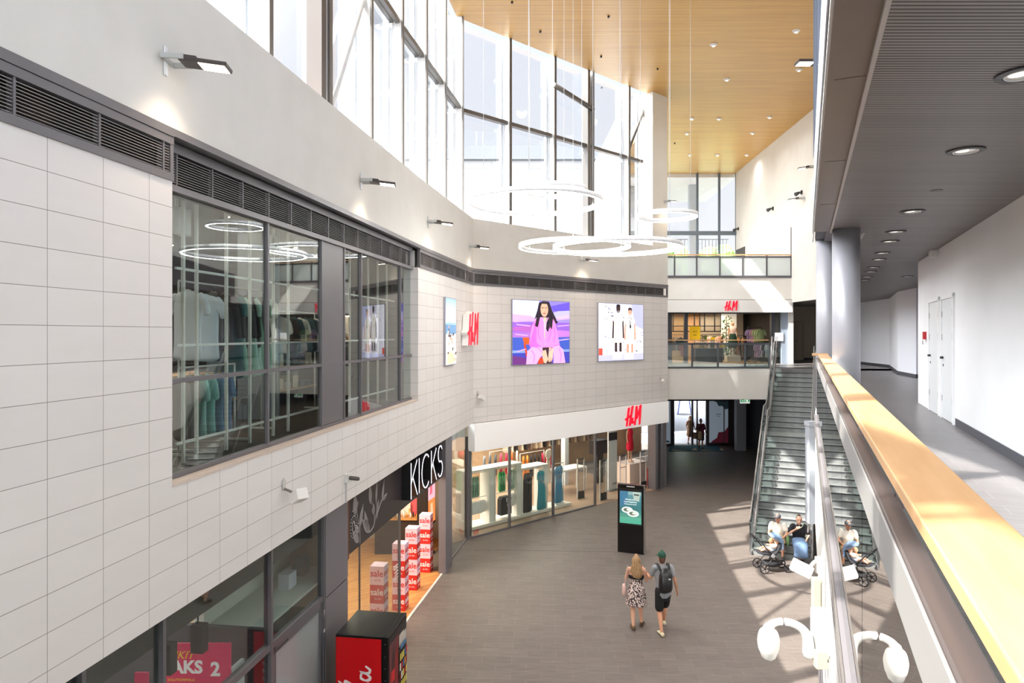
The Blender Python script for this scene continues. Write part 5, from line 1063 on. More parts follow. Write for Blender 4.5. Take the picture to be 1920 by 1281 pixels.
# local: t from vt to vt+.95 along wall, b from vb (left/back) down to vb-.87 (front)
e = fempty('vending_machine', F1, vt+.48, vb-.43, 0, 'red and black soft drink vending machine at the bottom', 'vending machine')
VH = 1.83; vf = vb-.87
bx('cabinet', F1, vt+.0, vt+.97, vf+.10, vb, .05, VH, M_SATIN, e, bevel=.008); bx('door', F1, vt-.005, vt+.975, vf+.0, vf+.095, .08, VH, M_SATIN, e, bevel=.006)
bx('red_side', F1, vt-.006, vt-.001, vf+.115, vb-.01, .08, VH-.035, mat('cola_red', '#d1000f', .3), e); q = MB(F1); 
for t in (vt+.05, vt+.9):
    for b in (vf+.15, vb-.08): q.cyl((t, b, 0), .03, .05, 10)
q.build('feet', M_BLACK, e)
# script lettering running up the side: strokes in (u upwards, v across)
G = Frame(F1.p(vt-.008, vf+.115, 0)[:2], tuple(F1.y[:2]))      # x goes from front edge to wall; seen from the camera side
def script(strokes, parent, u0, v0, s, m):
    for i, (pts, wd) in enumerate(strokes):
        P = []
        for k in range(len(pts)-1):
            a0, a1, a2, a3 = [V(pts[min(max(k+d, 0), len(pts)-1)]) for d in (-1, 0, 1, 2)]
            for j in range(5):
                u = j/5; P.append(a0*(-.5*u+u*u-.5*u**3)+a1*(1-2.5*u*u+1.5*u**3)+a2*(.5*u+2*u*u-1.5*u**3)+a3*(-.5*u*u+.5*u**3))
        P.append(V(pts[-1])); q = MB(F1); n = len(P); L_ = []; R_ = []
        for k, pt in enumerate(P):
            d = (P[min(k+1, n-1)]-P[max(k-1, 0)]); d = d/(d.length or 1); w_ = wd*(.55+.45*abs(math.sin(2.2*math.atan2(d.y, d.x)+.6)))*(.5 if k in (0, n-1) else 1); nn = V((-d.y, d.x))*w_/2
            L_.append(pt+nn); R_.append(pt-nn)
        tr_ = lambda q_: V((vt-.0075, vf+.115+(v0+q_.y*s), u0+q_.x*s))
        for k in range(n-1): q.poly([tr_(L_[k]), tr_(L_[k+1]), tr_(R_[k+1]), tr_(R_[k])])
        q.build('script_lettering', m, parent)
WH = mat('lettering_white', '#f2ecea', .4)
st = [([(-.1, .1), (-.2, .35), (0, .55), (.25, .35), (.2, .1), (0, -.05), (-.25, .0), (-.5, .2), (-.6, .45)], .09),      # C and tail
      ([(.0, .55), (.35, .62), (.7, .6), (.9, .85)], .07),
      ([(.45, .22), (.33, .05), (.42, -.05), (.56, .05), (.54, .2), (.45, .22), (.62, .2)], .08),     # o
      ([(.62, .0), (.75, .3), (.9, .6), (.86, .66), (.76, .45), (.74, .1), (.8, -.03), (.9, .05)], .08),  # l
      ([(1.14, .2), (1.02, .22), (.96, .08), (1.02, -.04), (1.12, .05), (1.18, .24), (1.16, .02), (1.24, -.03), (1.34, .1)], .08)]
script(st, e, .56, .20, .60, WH); script([([(-.1, .1), (-.2, .35), (0, .55), (.25, .35), (.2, .1), (0, -.05), (-.3, .0)], .09), ([(.45, .22), (.33, .05), (.42, -.05), (.56, .05), (.54, .2), (.45, .22), (.62, .2)], .08)], e, -.0, .22, .55, WH)
# front picture of the machine
A = Art(Frame(F1.p(0, vf, 0)[:2], tuple(F1.d[:2])), vt+.03, vt+.95, .1, VH-.03, -.004, e=.05)
A.rect(0, 0, 1, 1, '#1a1416'); A.rect(.0, .35, .5, .93, '#7c1418'); A.poly([(.02, .62), (.3, .7), (.46, .93), (.02, .93)], '#5a2a2e'); A.poly([(.1, .45), (.28, .45), (.3, .75), (.22, .9), (.14, .75)], '#3a0d10'); A.poly([(.1, .55), (.29, .55), (.29, .66), (.1, .66)], '#c6171d')
for x, y in ((.55, .9), (.7, .88)): A.rect(x, y-.12, x+.28, y, '#b9b2a8')
random.seed(8)
for r_ in range(7):
    for c_ in range(5): A.rect(.54+.09*c_, .08+.095*r_, .60+.09*c_, .15+.095*r_, random.choice(['#c91a22', '#e9e3d8', '#e0912e', '#d8c95a', '#8a1a1e', '#3e6aa0']))
A.rect(.56, .76, .9, .80, '#3f6f9e'); A.build('front_panel', e)
q = MB(F1)
for k in range(9): q.cyl((vt-.006, vf+.05, .2+.19*k), .006, .004, 8, axis=(-1, 0, 0))
q.build('rivets', M_STEEL, e)
# ---------------------------------------------------------------- information kiosk
g0, g1 = ground(1158, 1035), ground(1207, 1041); KF = Frame(g0[:2], (g1.x-g0.x, g1.y-g0.y)); KW = (g1-g0).length
e = fempty('information_kiosk', KF, KW/2, .08, 0, 'tall black upright screen kiosk standing on the tile floor in front of the clothes shop', 'kiosk')
KH = 2.06
bx('body', KF, 0, KW, 0, .17, 0, KH, M_SATIN, e, bevel=.01); bx('side_trim', KF, KW, KW+.02, .0, .17, 0, KH, M_STEEL, e); bx('screen_frame', KF, .05, KW-.05, -.006, 0, .85, KH-.12, M_BLACK, e)
A = Art(KF, .07, KW-.07, .90, KH-.20, -.007, e=.35, r=.2)
for k in range(10): A.rect(0, 1-.1*(k+1), 1, 1-.1*k, ['#7fa0a2', '#54848c', '#4b7f86', '#3f757c', '#3b7076', '#3a6f70', '#3f7a74', '#4b8a7c', '#5a9a86', '#67a890'][k])
A.poly([(0, 1), (.4, 1), (.3, .6), (0, .5)], '#3e6f8c'); A.poly([(.6, 1), (.95, 1), (.9, .7), (.65, .75)], '#a2b4ac')
A.rect(.66, .89, .9, .93, '#2f3b3e')
for x, y, r_ in ((.35, .42, .26), (.62, .32, .27)): A.disc(x, y, r_, r_*.38, '#e8ecea'); A.disc(x, y, r_*.8, r_*.3, '#c5cfca'); A.disc(x-.03, y, r_*.55, r_*.2, '#5d6b5a'); A.disc(x+.04, y+.01, r_*.3, r_*.12, '#e5e6da')
A.rect(0, .0, 1, .16, '#4fa088'); A.build('screen', e)
for s, z, sz in (('Allergikoiden', 1.62, .062), ('hammaspesula', 1.55, .066), ('Puhtaasti ja tuore', 1.48, .052)): text(s, KF, KW/2, -.013, z, sz, C('#e9f0ee', .5, .5), parent=e, depth=.001)
q = MB(KF); q.box(KW/2-.12, KW/2+.12, -.004, .0, KH-.07, KH-.04); q.build('badge', C('#c9c9c9', .4), e)
# ---------------------------------------------------------------- metal floor joint and floor hatch
a, b = ground(928, 1031), ground(1158, 1035); g = Frame(a[:2], (b.x-a.x, b.y-a.y)); q = MB(g); q.box(0, (b-a).length, -.01, .01, 0, .004); tag(q.build('floor_joint', C('#5d5652', .4)), 'thin dark metal joint across the tile floor left of the kiosk', 'floor joint', kind='structure')
a = ground(903, 1027); q = MB(); q.box(a.x-.22, a.x+.22, a.y-.2, a.y+.2, 0, .003); tag(q.build('floor_hatch', C('#6f6762', .5)), 'small square metal hatch in the floor near the shop corner', 'hatch', kind='structure')
# ---------------------------------------------------------------- people
SKIN = mixed('skin_tone', '#c98f6f', '#d39c7c', 6, .6)
def hand(q, wr, d, side, s=1., curl=.5, thumb=1):
    """palm, four unequal bent fingers and a thumb; d = direction of the forearm, side = across the palm"""
    d = V(d).normalized(); side = V(side); side = (side-d*side.dot(d)).normalized(); up = d.cross(side)
    q.loft([wr-d*.02*s, wr+d*.02*s, wr+d*.06*s, wr+d*.09*s], [(.024*s, .02*s), (.032*s, .018*s), (.040*s, .015*s), (.040*s, .013*s)], side=side, n=10)
    for k, (o, L) in enumerate(((-.029, .070), (-.010, .080), (.010, .074), (.028, .058))):
        p = wr+d*.09*s+side*o*s; a = curl*.5; pts = [p-d*.015*s, p]; dd = d.copy()
        for j in range(3):
            dd = (dd*math.cos(a)+up*math.sin(a)*-1).normalized(); p = p+dd*L*s*(.42, .32, .26)[j]; pts.append(p); a = curl*.55; 
        q.loft(pts, [(.009*s, .009*s)]*3+[(.008*s, .008*s), (.007*s, .007*s)], side=side, n=8, sub=2)
    p = wr+d*.03*s-side*.03*s*thumb; q.loft([p, p+(d*.6-side*thumb*.6)*.035*s-up*.008*s, p+(d*1.4-side*thumb*.7)*.04*s-up*.02*s], [(.012*s,)*2, (.011*s,)*2, (.008*s,)*2], side=side, n=8, sub=2)
def person(name_label, loc, rz, P, s=1., group=None, skin=None, voxel=.0105):
    """P: joints in metres, facing +y. returns (root, P)"""
    e = empty('person', (0, 0, 0), name_label, 'person', group)
    q = MB(); g = lambda k: V(P[k])
    pel, ch, nk, hd = g('pelvis'), g('chest'), g('neck'), g('head')
    ax = (nk-pel).normalized(); sx_ = V(P.get('side', (1, 0, 0)))
    q.loft([pel-ax*.07, pel, pel.lerp(ch, .45), ch, ch.lerp(nk, .6), nk], [(.12, .10), (.155, .115), (.128, .095), (.160, .11), (.155, .085), (.055, .05)], side=sx_, n=18)
    hx = (hd-nk).normalized(); q.loft([nk-hx*.03, nk.lerp(hd, .5)], [(.053, .055), (.05, .052)], side=sx_, sub=1)
    hf = V(P.get('face', (0, 1, 0))).normalized(); hs = hf.cross(V((0, 0, 1))).normalized()*-1; hu = V((0, 0, 1))
    q.loft([hd+hf*.03-hu*.115, hd+hf*.022-hu*.08, hd+hf*.01-hu*.02, hd+hu*.05, hd-hf*.008+hu*.10], [(.035, .035), (.058, .07), (.070, .088), (.073, .092), (.05, .06)], side=hs, n=16)
    q.loft([hd+hf*.09+hu*.005, hd+hf*.105-hu*.025, hd+hf*.118-hu*.04], [(.008, .008), (.012, .012), (.014, .01)], side=hs, n=8, sub=2); q.loft([hd+hf*.088-hu*.068-hs*.022, hd+hf*.096-hu*.068, hd+hf*.088-hu*.068+hs*.022], [(.007, .007)]*3, side=hu, n=8)
    for k in (-1, 1): q.loft([hd+hs*k*.076-hu*.03, hd+hs*k*.084, hd+hs*k*.078+hu*.03], [(.01, .014), (.012, .018), (.01, .014)], side=hs, n=8)
    for k, c in (('L', -1), ('R', 1)):
        sh, el, wr = g(k+'sh'), g(k+'el'), g(k+'wr')
        q.loft([sh-sx_*c*.06, sh, sh.lerp(el, .4), el, el.lerp(wr, .35), wr], [(.055, .05), (.054, .054), (.045, .045), (.036, .036), (.037, .034), (.024, .021)], side=(.2, 1, .1), n=12)
        hand(q, wr, P.get(k+'hd', wr-el), P.get(k+'hs', (0, 1, 0)), 1, P.get('curl', .6), c*-1)
        hp, kn, an, to = g(k+'hp'), g(k+'kn'), g(k+'an'), g(k+'to')
        q.loft([hp+(hp-kn).normalized()*.04, hp, hp.lerp(kn, .45), kn, kn.lerp(an, .3), kn.lerp(an, .65), an], [(.085, .09), (.088, .092), (.073, .077), (.052, .056), (.055, .058), (.044, .046), (.032, .035)], side=(1, 0, 0), n=14)
        dr = (to-an); dr.z = 0; dr.normalize(); heel = an-dr*.045+V((0, 0, -.045)); q.loft([heel, an.lerp(to, .35)+V((0, 0, -.02)), to], [(.03, .028), (.036, .03), (.036, .016)], side=dr.cross(V((0, 0, 1))), n=10)
    q.build('body', skin or SKIN, e, remesh=voxel)
    q = MB()
    for k in (-1, 1): q.ball(hd+hf*.086+hs*k*.032+hu*.018, (.011, .011, .008), 10, 6)
    q.build('eyes', C('#2a2224', .3), e)
    e.location = loc; e.rotation_euler = (0, 0, rz); return e
def cloth(e, parts, name, m, voxel=.012):
    q = MB()
    for pts, rad, side in parts: q.loft(pts, rad, side=side, n=16)
    return q.build(name, m, e, remesh=voxel)
X_ = (1, 0, 0)
def shirt(e, P, name, m, sl=.5, hem=0., grow=.016):
    g = lambda k: V(P[k]); pel, ch, nk = g('pelvis'), g('chest'), g('neck'); s_ = P.get('side', X_); ax = (nk-pel).normalized()
    parts = [([pel+ax*hem, pel.lerp(ch, .45), ch, ch.lerp(nk, .6), nk-ax*.01], [(.165+grow, .125+grow), (.140+grow, .108+grow), (.166+grow, .115+grow), (.165, .095), (.065, .06)], s_)]
    for k, c in (('L', -1), ('R', 1)):
        sh, el = g(k+'sh'), g(k+'el'); parts.append(([sh-V(s_)*c*.05, sh, sh.lerp(el, sl)], [(.065, .062), (.068, .068), (.063, .063)], (.2, 1, .1)))
    return cloth(e, parts, name, m)
def shoes(e, P, m, name='shoe'):
    for k in 'LR':
        an, to = V(P[k+'an']), V(P[k+'to']); dr = (to-an); dr.z = 0; dr.normalize(); q = MB()
        q.loft([an-dr*.06+V((0, 0, -.045)), an+V((0, 0, -.035))+dr*.02, an.lerp(to, .6)+V((0, 0, -.012)), to+dr*.02+V((0, 0, .004))], [(.040, .038), (.045, .045), (.046, .032), (.036, .022)], side=dr.cross(V((0, 0, 1))), n=14); q.build(name, m, e)
# --- walking man with a backpack (facing away)
MP = dict(pelvis=(0, -.02, .92), chest=(0, .02, 1.22), neck=(0, .03, 1.47), head=(-.01, .05, 1.60), face=(-.35, 1, -.1),
    Lsh=(-.185, .02, 1.40), Lel=(-.25, .12, 1.13), Lwr=(-.33, .33, 1.24), Lhs=(0, 0, 1), Rsh=(.185, .02, 1.40), Rel=(.26, -.05, 1.12), Rwr=(.33, .05, .88), Rhs=(0, 1, 0),
    Lhp=(-.085, -.03, .88), Lkn=(-.09, -.03, .47), Lan=(-.10, -.26, .09), Lto=(-.12, -.10, .025), Rhp=(.085, 0, .88), Rkn=(.09, .16, .49), Ran=(.08, .22, .14), Rto=(.08, .36, .04))
mloc = ground(1243, 1183); 
man = person('man walking away in a green cap, grey t-shirt and black shorts with a black backpack', (mloc.x-.0, mloc.y+.0, 0), .06, MP)
shirt(man, MP, 'shirt', mixed('grey_tee', '#8a8c90', '#94969a', 8, .85), .55, -.08)
g = lambda k: V(MP[k])
cloth(man, [([V((0, -.02, .78)), V((0, -.02, .90)), V((0, -.01, 1.0))], [(.175, .13), (.178, .135), (.155, .12)], X_)]+[([g(k+'hp')+V((0, 0, .02)), g(k+'hp').lerp(g(k+'kn'), .5), g(k+'hp').lerp(g(k+'kn'), .85)], [(.105, .11), (.10, .105), (.098, .10)], X_) for k in 'LR'], 'shorts', C('#18181c', .8))
shoes(man, MP, C('#d9cfae', .7)); hd = V(MP['head'])
q = MB(); q.loft([hd+V((0, 0, .025)), hd+V((0, 0, .07)), hd+V((0, -.005, .12)), hd+V((0, -.005, .15))], [(.084, .10), (.086, .102), (.072, .086), (.035, .04)], n=20); q.loft([hd+V((-.03, .07, .045)), hd+V((-.06, .15, .03))], [(.06, .012), (.05, .008)], n=12, sub=1); q.build('cap', C('#1d4a3a', .8), man)
q = MB(); q.loft([hd+V((0, -.03, -.06)), hd+V((0, -.02, -.01)), hd+V((0, -.01, .03))], [(.06, .07), (.078, .085), (.08, .092)], n=16); q.build('hair', C('#5a3e30', .8), man)
q = MB(); q.loft([V((-.33, .35, 1.25)), V((-.26, .24, 1.19))], [(.003, .003)]*2, sub=1)
e = empty('backpack', (0, 0, 0), 'glossy black backpack worn by the man in the green cap', 'backpack')
q = MB(); q.loft([V((0, -.17, .95)), V((0, -.20, 1.0)), V((0, -.215, 1.15)), V((0, -.20, 1.30)), V((0, -.16, 1.40))], [(.13, .06), (.155, .085), (.155, .095), (.14, .08), (.09, .045)], n=24); q.build('bag_body', mat('bag_nylon', '#1b1c1f', .3), e)
q = MB(); q.loft([V((0, -.295, 1.03)), V((0, -.31, 1.14)), V((0, -.285, 1.26))], [(.10, .02), (.115, .03), (.10, .02)], n=20); q.build('front_pocket', mat('bag_nylon2', '#232427', .28), e)
for s in (-1, 1): q = MB(); q.loft([V((s*.09, -.13, 1.38)), V((s*.11, -.08, 1.45)), V((s*.12, .03, 1.485)), V((s*.13, .12, 1.43)), V((s*.14, .15, 1.25))], [(.028, .01)]*5, side=(1, .1, 0), n=10); q.build('strap', C('#151518', .6), e)
q = MB(); q.box(.03, .075, -.345, -.338, 1.25, 1.272); q.build('badge', C('#e6e6e6', .5), e)
e.location = man.location; e.rotation_euler = man.rotation_euler
# --- walking woman with long hair
WP = dict(pelvis=(0, 0, .86), chest=(0, .02, 1.12), neck=(0, .02, 1.34), head=(0, .03, 1.47), face=(.3, 1, -.2),
    Lsh=(-.165, .02, 1.28), Lel=(-.23, .10, 1.03), Lwr=(-.17, .30, 1.06), Lhs=(0, 0, 1), Rsh=(.165, .02, 1.28), Rel=(.24, .06, 1.00), Rwr=(.24, .30, 1.10), Rhs=(0, 0, 1),
    Lhp=(-.08, 0, .82), Lkn=(-.08, .0, .44), Lan=(-.075, -.15, .08), Lto=(-.10, .02, .02), Rhp=(.08, 0, .82), Rkn=(.10, .10, .45), Ran=(.12, .05, .09), Rto=(.16, .20, .02))
wloc = ground(1193, 1175)
wom = person('woman walking away with long blond hair and a patterned knee-length dress', (wloc.x, wloc.y, 0), -.10, WP, skin=mixed('skin_fair', '#d9a68b', '#e0b094', 6, .6))
MPRINT = mixed('dress_print', '#3a2c30', '#e6d3cc', 30, .85, lo=.44, hi=.56, detail=2)
q = MB(); q.loft([V((0, 0, .50)), V((0, 0, .62)), V((0, 0, .84)), V((0, .01, .98)), V((0, .02, 1.10))], [(.235, .18), (.22, .17), (.19, .15), (.145, .11), (.165, .125)], n=26, rnd=False)
for v in q.v:
    k = (1.1-v.z); v.x += .012*k*math.sin(9*math.atan2(v.y, v.x)+3*v.z); v.y += .012*k*math.cos(8*math.atan2(v.y, v.x))
q.build('dress', MPRINT, wom)
q = MB(); q.loft([V((0, .02, 1.09)), V((0, .02, 1.13)), V((0, .02, 1.17))], [(.172, .128), (.175, .13), (.17, .125)], n=22, rnd=False); q.build('top_band', C('#1a181b', .8), wom)
hd = V(WP['head']); q = MB()
q.loft([hd+V((0, -.01, .12)), hd+V((0, -.02, .06)), hd+V((0, -.045, -.03)), hd+V((0, -.085, -.14)), hd+V((.01, -.11, -.26)), hd+V((0, -.10, -.38))], [(.045, .05), (.088, .10), (.098, .09), (.125, .065), (.12, .05), (.07, .03)], n=22)
for v in q.v: v.x += .006*math.sin(60*math.atan2(v.y-.0, v.x))
q.build('hair', mixed('blond_hair', '#8a6a48', '#b8966c', 4, .6, (14, 14, 1)), wom); shoes(wom, WP, C('#5b4630', .8), 'sandal')
e = empty('handbag', (0, 0, 0), 'pale patterned bag on the left shoulder of the blond woman', 'bag'); q = MB(); q.loft([V((-.27, .02, .72)), V((-.27, .02, .9))], [(.05, .11), (.045, .09)], n=14, sub=1); q.build('bag_body', C('#d8b7ae', .8), e)
q = MB(); q.tube([V((-.26, -.04, .9)), V((-.20, -.03, 1.3)), V((-.19, .02, 1.33)), V((-.26, .08, .9))], .007, 6, 3); q.build('strap', C('#d8b7ae', .8), e); e.location = wom.location; e.rotation_euler = wom.rotation_euler
# --- seated couple at the foot of the stairs (stair frame: facing down, i.e. along -su)
srz = math.atan2(-su.y, -su.x)-math.pi/2            # rotate +y onto the downhill direction
def seat_at(px, tread):
    """position on a step tread below the given pixel column"""
    t = nose(tread)+.12; z = tread*RI
    for b in [x*-.01 for x in range(5, 160)]:
        p = SF.p(t, b, z)
        if 960+FPX*p.x/p.y >= px: return p
    return p
def sitp(lean=0., feet=-.52, spread=.1):
    return dict(pelvis=(0, 0, .10), chest=(0, .06+lean, .40), neck=(0, .07+lean, .62), head=(0, .11+lean, .76), face=(0, 1, -.1),
      Lsh=(-.18, .06+lean, .56), Rsh=(.18, .06+lean, .56), Lhp=(-.09, .03, .09), Rhp=(.09, .03, .09))
SP = sitp(.05); SP.update(face=(.5, 1, -.4), Lel=(-.25, .22, .32), Lwr=(-.12, .42, .22), Rel=(.25, .2, .30), Rwr=(.14, .42, .2), Lkn=(-.14, .46, .14), Lan=(-.15, .52, -.27), Lto=(-.16, .68, -.335), Rkn=(.16, .46, .14), Ran=(.17, .50, -.27), Rto=(.18, .66, -.335))
s1 = seat_at(1459, 2); m2 = person('seated man in a white t-shirt and grey cap behind the pushchair on the stairs', s1+V((0, 0, .01)), srz, SP)
shirt(m2, SP, 'shirt', C('#e9e4d8', .85), .55, -.02); cloth(m2, [([V((0, 0, .03)), V((0, 0, .16))], [(.185, .15), (.165, .13)], X_)]+[([V(SP[k+'hp']), V(SP[k+'hp']).lerp(V(SP[k+'kn']), .6), V(SP[k+'kn'])+V((0, -.02, 0))], [(.105, .1), (.10, .095), (.085, .08)], X_) for k in 'LR'], 'shorts', C('#c2a379', .85)); shoes(m2, SP, C('#3b3836', .7))
hd = V(SP['head']); q = MB(); q.loft([hd+V((0, -.01, .02)), hd+V((0, -.01, .075)), hd+V((0, -.01, .12))], [(.084, .1), (.08, .095), (.045, .05)], n=18); q.loft([hd+V((.03, .07, .04)), hd+V((.06, .15, .02))], [(.06, .012), (.045, .008)], n=12, sub=1); q.build('cap', C('#5b5d63', .8), m2)
FP = sitp(.0); FP.update(Lel=(-.27, .08, .32), Lwr=(-.16, .30, .18), Rel=(.27, .12, .34), Rwr=(.10, .28, .52), Rhs=(0, 0, 1), Lkn=(-.11, .48, .12), Lan=(-.04, .54, -.27), Lto=(-.05, .70, -.335), Rkn=(.12, .47, .12), Ran=(.02, .56, -.27), Rto=(.02, .72, -.335))
s2 = seat_at(1497, 2); w2 = person('seated person in a black top and blue denim skirt on the stairs', s2+V((0, 0, .01)), srz+.15, FP, skin=mixed('skin_fair', '#d9a68b', '#e0b094', 6, .6))
shirt(w2, FP, 'top', C('#1d1c22', .85), .75, -.0, .03)
q = MB(); q.loft([V((0, -.10, .08)), V((0, .12, .13)), V((0, .35, .12)), V((0, .52, .08)), V((0, .60, -.06)), V((0, .62, -.16))], [(.19, .12), (.2, .13), (.21, .11), (.20, .10), (.19, .09), (.2, .07)], n=20); q.build('skirt', mixed('denim', '#5c7696', '#7088a8', 8, .85), w2); shoes(w2, FP, C('#2a2628', .7))
hd = V(FP['head']); q = MB(); q.loft([hd+V((0, -.03, -.04)), hd+V((0, -.025, .04)), hd+V((0, -.01, .11))], [(.075, .07), (.084, .09), (.05, .06)], n=18); q.build('hair', C('#4a3b34', .8), w2)
e = empty('shoulder_bag', (0, 0, 0), 'light green bag beside the seated person in the black top', 'bag'); q = MB(); q.loft([V((.30, .02, .0)), V((.30, .02, .22))], [(.05, .12), (.04, .10)], n=14, sub=1); q.build('bag_body', C('#8fb878', .8), e); q = MB(); q.tube([V((.30, .0, .22)), V((.20, .20, .42)), V((-.05, .20, .56)), V((-.14, .02, .64))], .009, 6, 3); q.build('strap', C('#dfe6cf', .8), e); e.location = w2.location; e.rotation_euler = w2.rotation_euler
# --- pushchair with baby
sp = ground(1448, 1070); e = empty('pushchair', (0, 0, 0), 'black pushchair with a light blue hood at the foot of the stairs', 'pushchair'); ST = []
TY = C('#1b1b1e', .5)
def wheel(x, y, r, nm='wheel'):
    q = MB(); n = 24; 
    for k in range(n):
        a0, a1 = 2*math.pi*k/n, 2*math.pi*(k+1)/n; q.tube([V((x+r*math.cos(a0), y, r+.01+r*math.sin(a0))), V((x+r*math.cos(a1), y, r+.01+r*math.sin(a1)))], .016, 6)
    for k in range(5): a = 1.256*k; q.tube([V((x, y, r+.01)), V((x+r*.95*math.cos(a), y, r+.01+r*.95*math.sin(a)))], .008, 6)
    q.cyl((x, y-.02, r+.01), .03, .04, 12, axis=(0, 1, 0)); q.build(nm, TY, e)
for x, y, r in ((-.32, -.26, .125), (-.32, .26, .125), (.36, -.20, .10), (.36, .20, .10)): wheel(x, y, r)
for y in (-.24, .24):
    q = MB(); q.tube([V((.36, y*.85, .12)), V((-.08, y, .48)), V((-.52, y, .98))], .016, 8); q.tube([V((-.32, y, .13)), V((-.05, y, .46))], .014, 8); q.build('frame_tube', M_BLACK, e); q = MB(); q.cyl((-.08, y-.02, .48), .05, .04, 16, axis=(0, 1, 0)); q.build('hinge', C('#9a9a9e', .4), e)
q = MB(); q.tube([V((-.52, -.24, .98)), V((-.55, 0, 1.0)), V((-.52, .24, .98))], .018, 8, 3); q.build('handle_bar', M_BLACK, e)
q = MB(); q.loft([V((-.22, 0, .22)), V((.0, 0, .20)), V((.22, 0, .22))], [(.18, .06), (.2, .09), (.16, .05)], side=(0, 1, 0), n=14); q.build('basket', C('#202024', .7), e)
q = MB(); q.loft([V((-.40, 0, .52)), V((-.20, 0, .50)), V((.04, 0, .50)), V((.20, 0, .80))], [(.15, .03), (.17, .05), (.17, .06), (.16, .03)], side=(0, 1, 0), n=14); q.build('seat', C('#26262b', .8), e)
q = MB(); q.loft([V((.24, 0, .62)), V((.22, 0, .84)), V((.10, 0, .96)), V((-.02, 0, .98))], [(.17, .03), (.18, .07), (.19, .10), (.19, .05)], side=(0, 1, 0), n=18); q.build('hood', mixed('denim_light', '#7893b4', '#8fa8c6', 8, .85), e)
e.location = (sp.x, sp.y, 0); e.rotation_euler = (0, 0, .05)
BPz = dict(pelvis=(0, 0, .0), chest=(.0, 0, .0)); q = MB(); b = empty('person', (0, 0, 0), 'baby lying in the pushchair with bare legs and a pale blue outfit', 'person')
q.loft([V((.10, 0, .68)), V((-.02, 0, .60)), V((-.12, 0, .58))], [(.07, .06), (.085, .07), (.08, .06)], side=(0, 1, 0)); q.ball(V((.13, 0, .80)), (.07, .065, .075)); q.ball(V((.065, 0, .79)), (.012, .01, .01))
for s in (-1, 1):
    q.loft([V((-.10, s*.05, .58)), V((-.22, s*.08, .63)), V((-.34, s*.07, .58))], [(.045, .045), (.04, .04), (.028, .028)], side=(0, 1, 0)); q.loft([V((-.34, s*.07, .58)), V((-.38, s*.07, .62))], [(.022, .022), (.02, .015)], side=(0, 1, 0), sub=1)
    q.loft([V((.08, s*.07, .70)), V((-.0, s*.12, .68)), V((-.09, s*.09, .70))], [(.03, .03), (.026, .026), (.02, .02)], side=(0, 1, 0)); q.ball(V((-.11, s*.085, .705)), .022)
q.build('body', mixed('skin_fair', '#d9a68b', '#e0b094', 6, .6), b, remesh=.009)
q = MB(); q.loft([V((.09, 0, .67)), V((-.02, 0, .60)), V((-.13, 0, .58))], [(.08, .07), (.095, .08), (.09, .07)], side=(0, 1, 0)); q.build('romper', C('#cfdcec', .85), b); b.location = e.location; b.rotation_euler = e.rotation_euler
# --- pair coming through the entrance
EP = dict(pelvis=(0, 0, .90), chest=(0, 0, 1.18), neck=(0, 0, 1.42), head=(0, .02, 1.56), Lsh=(-.17, 0, 1.36), Lel=(-.24, -.03, 1.10), Lwr=(-.30, .04, .88), Rsh=(.17, 0, 1.36), Rel=(.25, .02, 1.10), Rwr=(.22, .2, .98),
    Lhp=(-.08, 0, .86), Lkn=(-.08, .06, .47), Lan=(-.07, .05, .09), Lto=(-.07, .2, .03), Rhp=(.08, 0, .86), Rkn=(.08, .0, .47), Ran=(.08, -.14, .12), Rto=(.08, .0, .03))
p = ground(1294, 834); pe = person('person in a short beige dress walking in through the entrance with a paper bag', (p.x, p.y, 0), math.pi, EP, voxel=.014)
q = MB(); q.loft([V((0, 0, .60)), V((0, 0, .90)), V((0, 0, 1.1)), V((0, 0, 1.25)), V((0, 0, 1.38))], [(.22, .16), (.19, .15), (.15, .12), (.18, .13), (.16, .09)], n=20); q.build('dress', mixed('beige_print', '#8a6a4e', '#b08d68', 14, .85), pe); hd = V(EP['head']); q = MB(); q.loft([hd+V((0, -.03, -.06)), hd+V((0, -.02, .04)), hd+V((0, -.01, .12))], [(.09, .07), (.09, .095), (.05, .06)], n=16); q.build('hair', C('#7a5a40', .8), pe); shoes(pe, EP, C('#3a3030', .8))
e = empty('paper_bag', (0, 0, 0), 'beige paper carrier bag held by the person in the beige dress', 'bag'); q = MB(); q.box(.18, .52, -.02, .12, .36, .74); q.build('bag_body', C('#c9ab84', .8), e); q = MB(); q.tube([V((.27, .05, .74)), V((.30, .05, .86)), V((.36, .05, .86)), V((.42, .05, .74))], .006, 6, 2); q.build('handle', C('#b89a74', .8), e)
e.location = (p.x, p.y, 0); q = None; e.rotation_euler = (0, 0, math.pi); 
for ch in e.children: ch.location.x *= -1
p = ground(1314, 841); EP2 = dict(EP); pe = person('person in a dark red top and black shorts walking in through the entrance', (p.x, p.y, 0), math.pi, EP2, voxel=.014)
shirt(pe, EP2, 'top', C('#5a1730', .85), .9, -.12, .05); cloth(pe, [([V((0, 0, .72)), V((0, 0, .88)), V((0, 0, .98))], [(.18, .13), (.18, .135), (.16, .12)], X_)]+[([V(EP2[k+'hp']), V(EP2[k+'kn'])+V((0, 0, .08))], [(.105, .105), (.105, .105)], X_) for k in 'LR'], 'shorts', C('#19181c', .8), .014); shoes(pe, EP2, C('#1c1a1c', .8))
hd = V(EP['head']); q = MB(); q.loft([hd+V((0, -.03, -.02)), hd+V((0, -.02, .05)), hd+V((0, -.01, .12))], [(.08, .07), (.085, .095), (.05, .06)], n=16); q.build('hair', C('#3a2e2a', .8), pe)
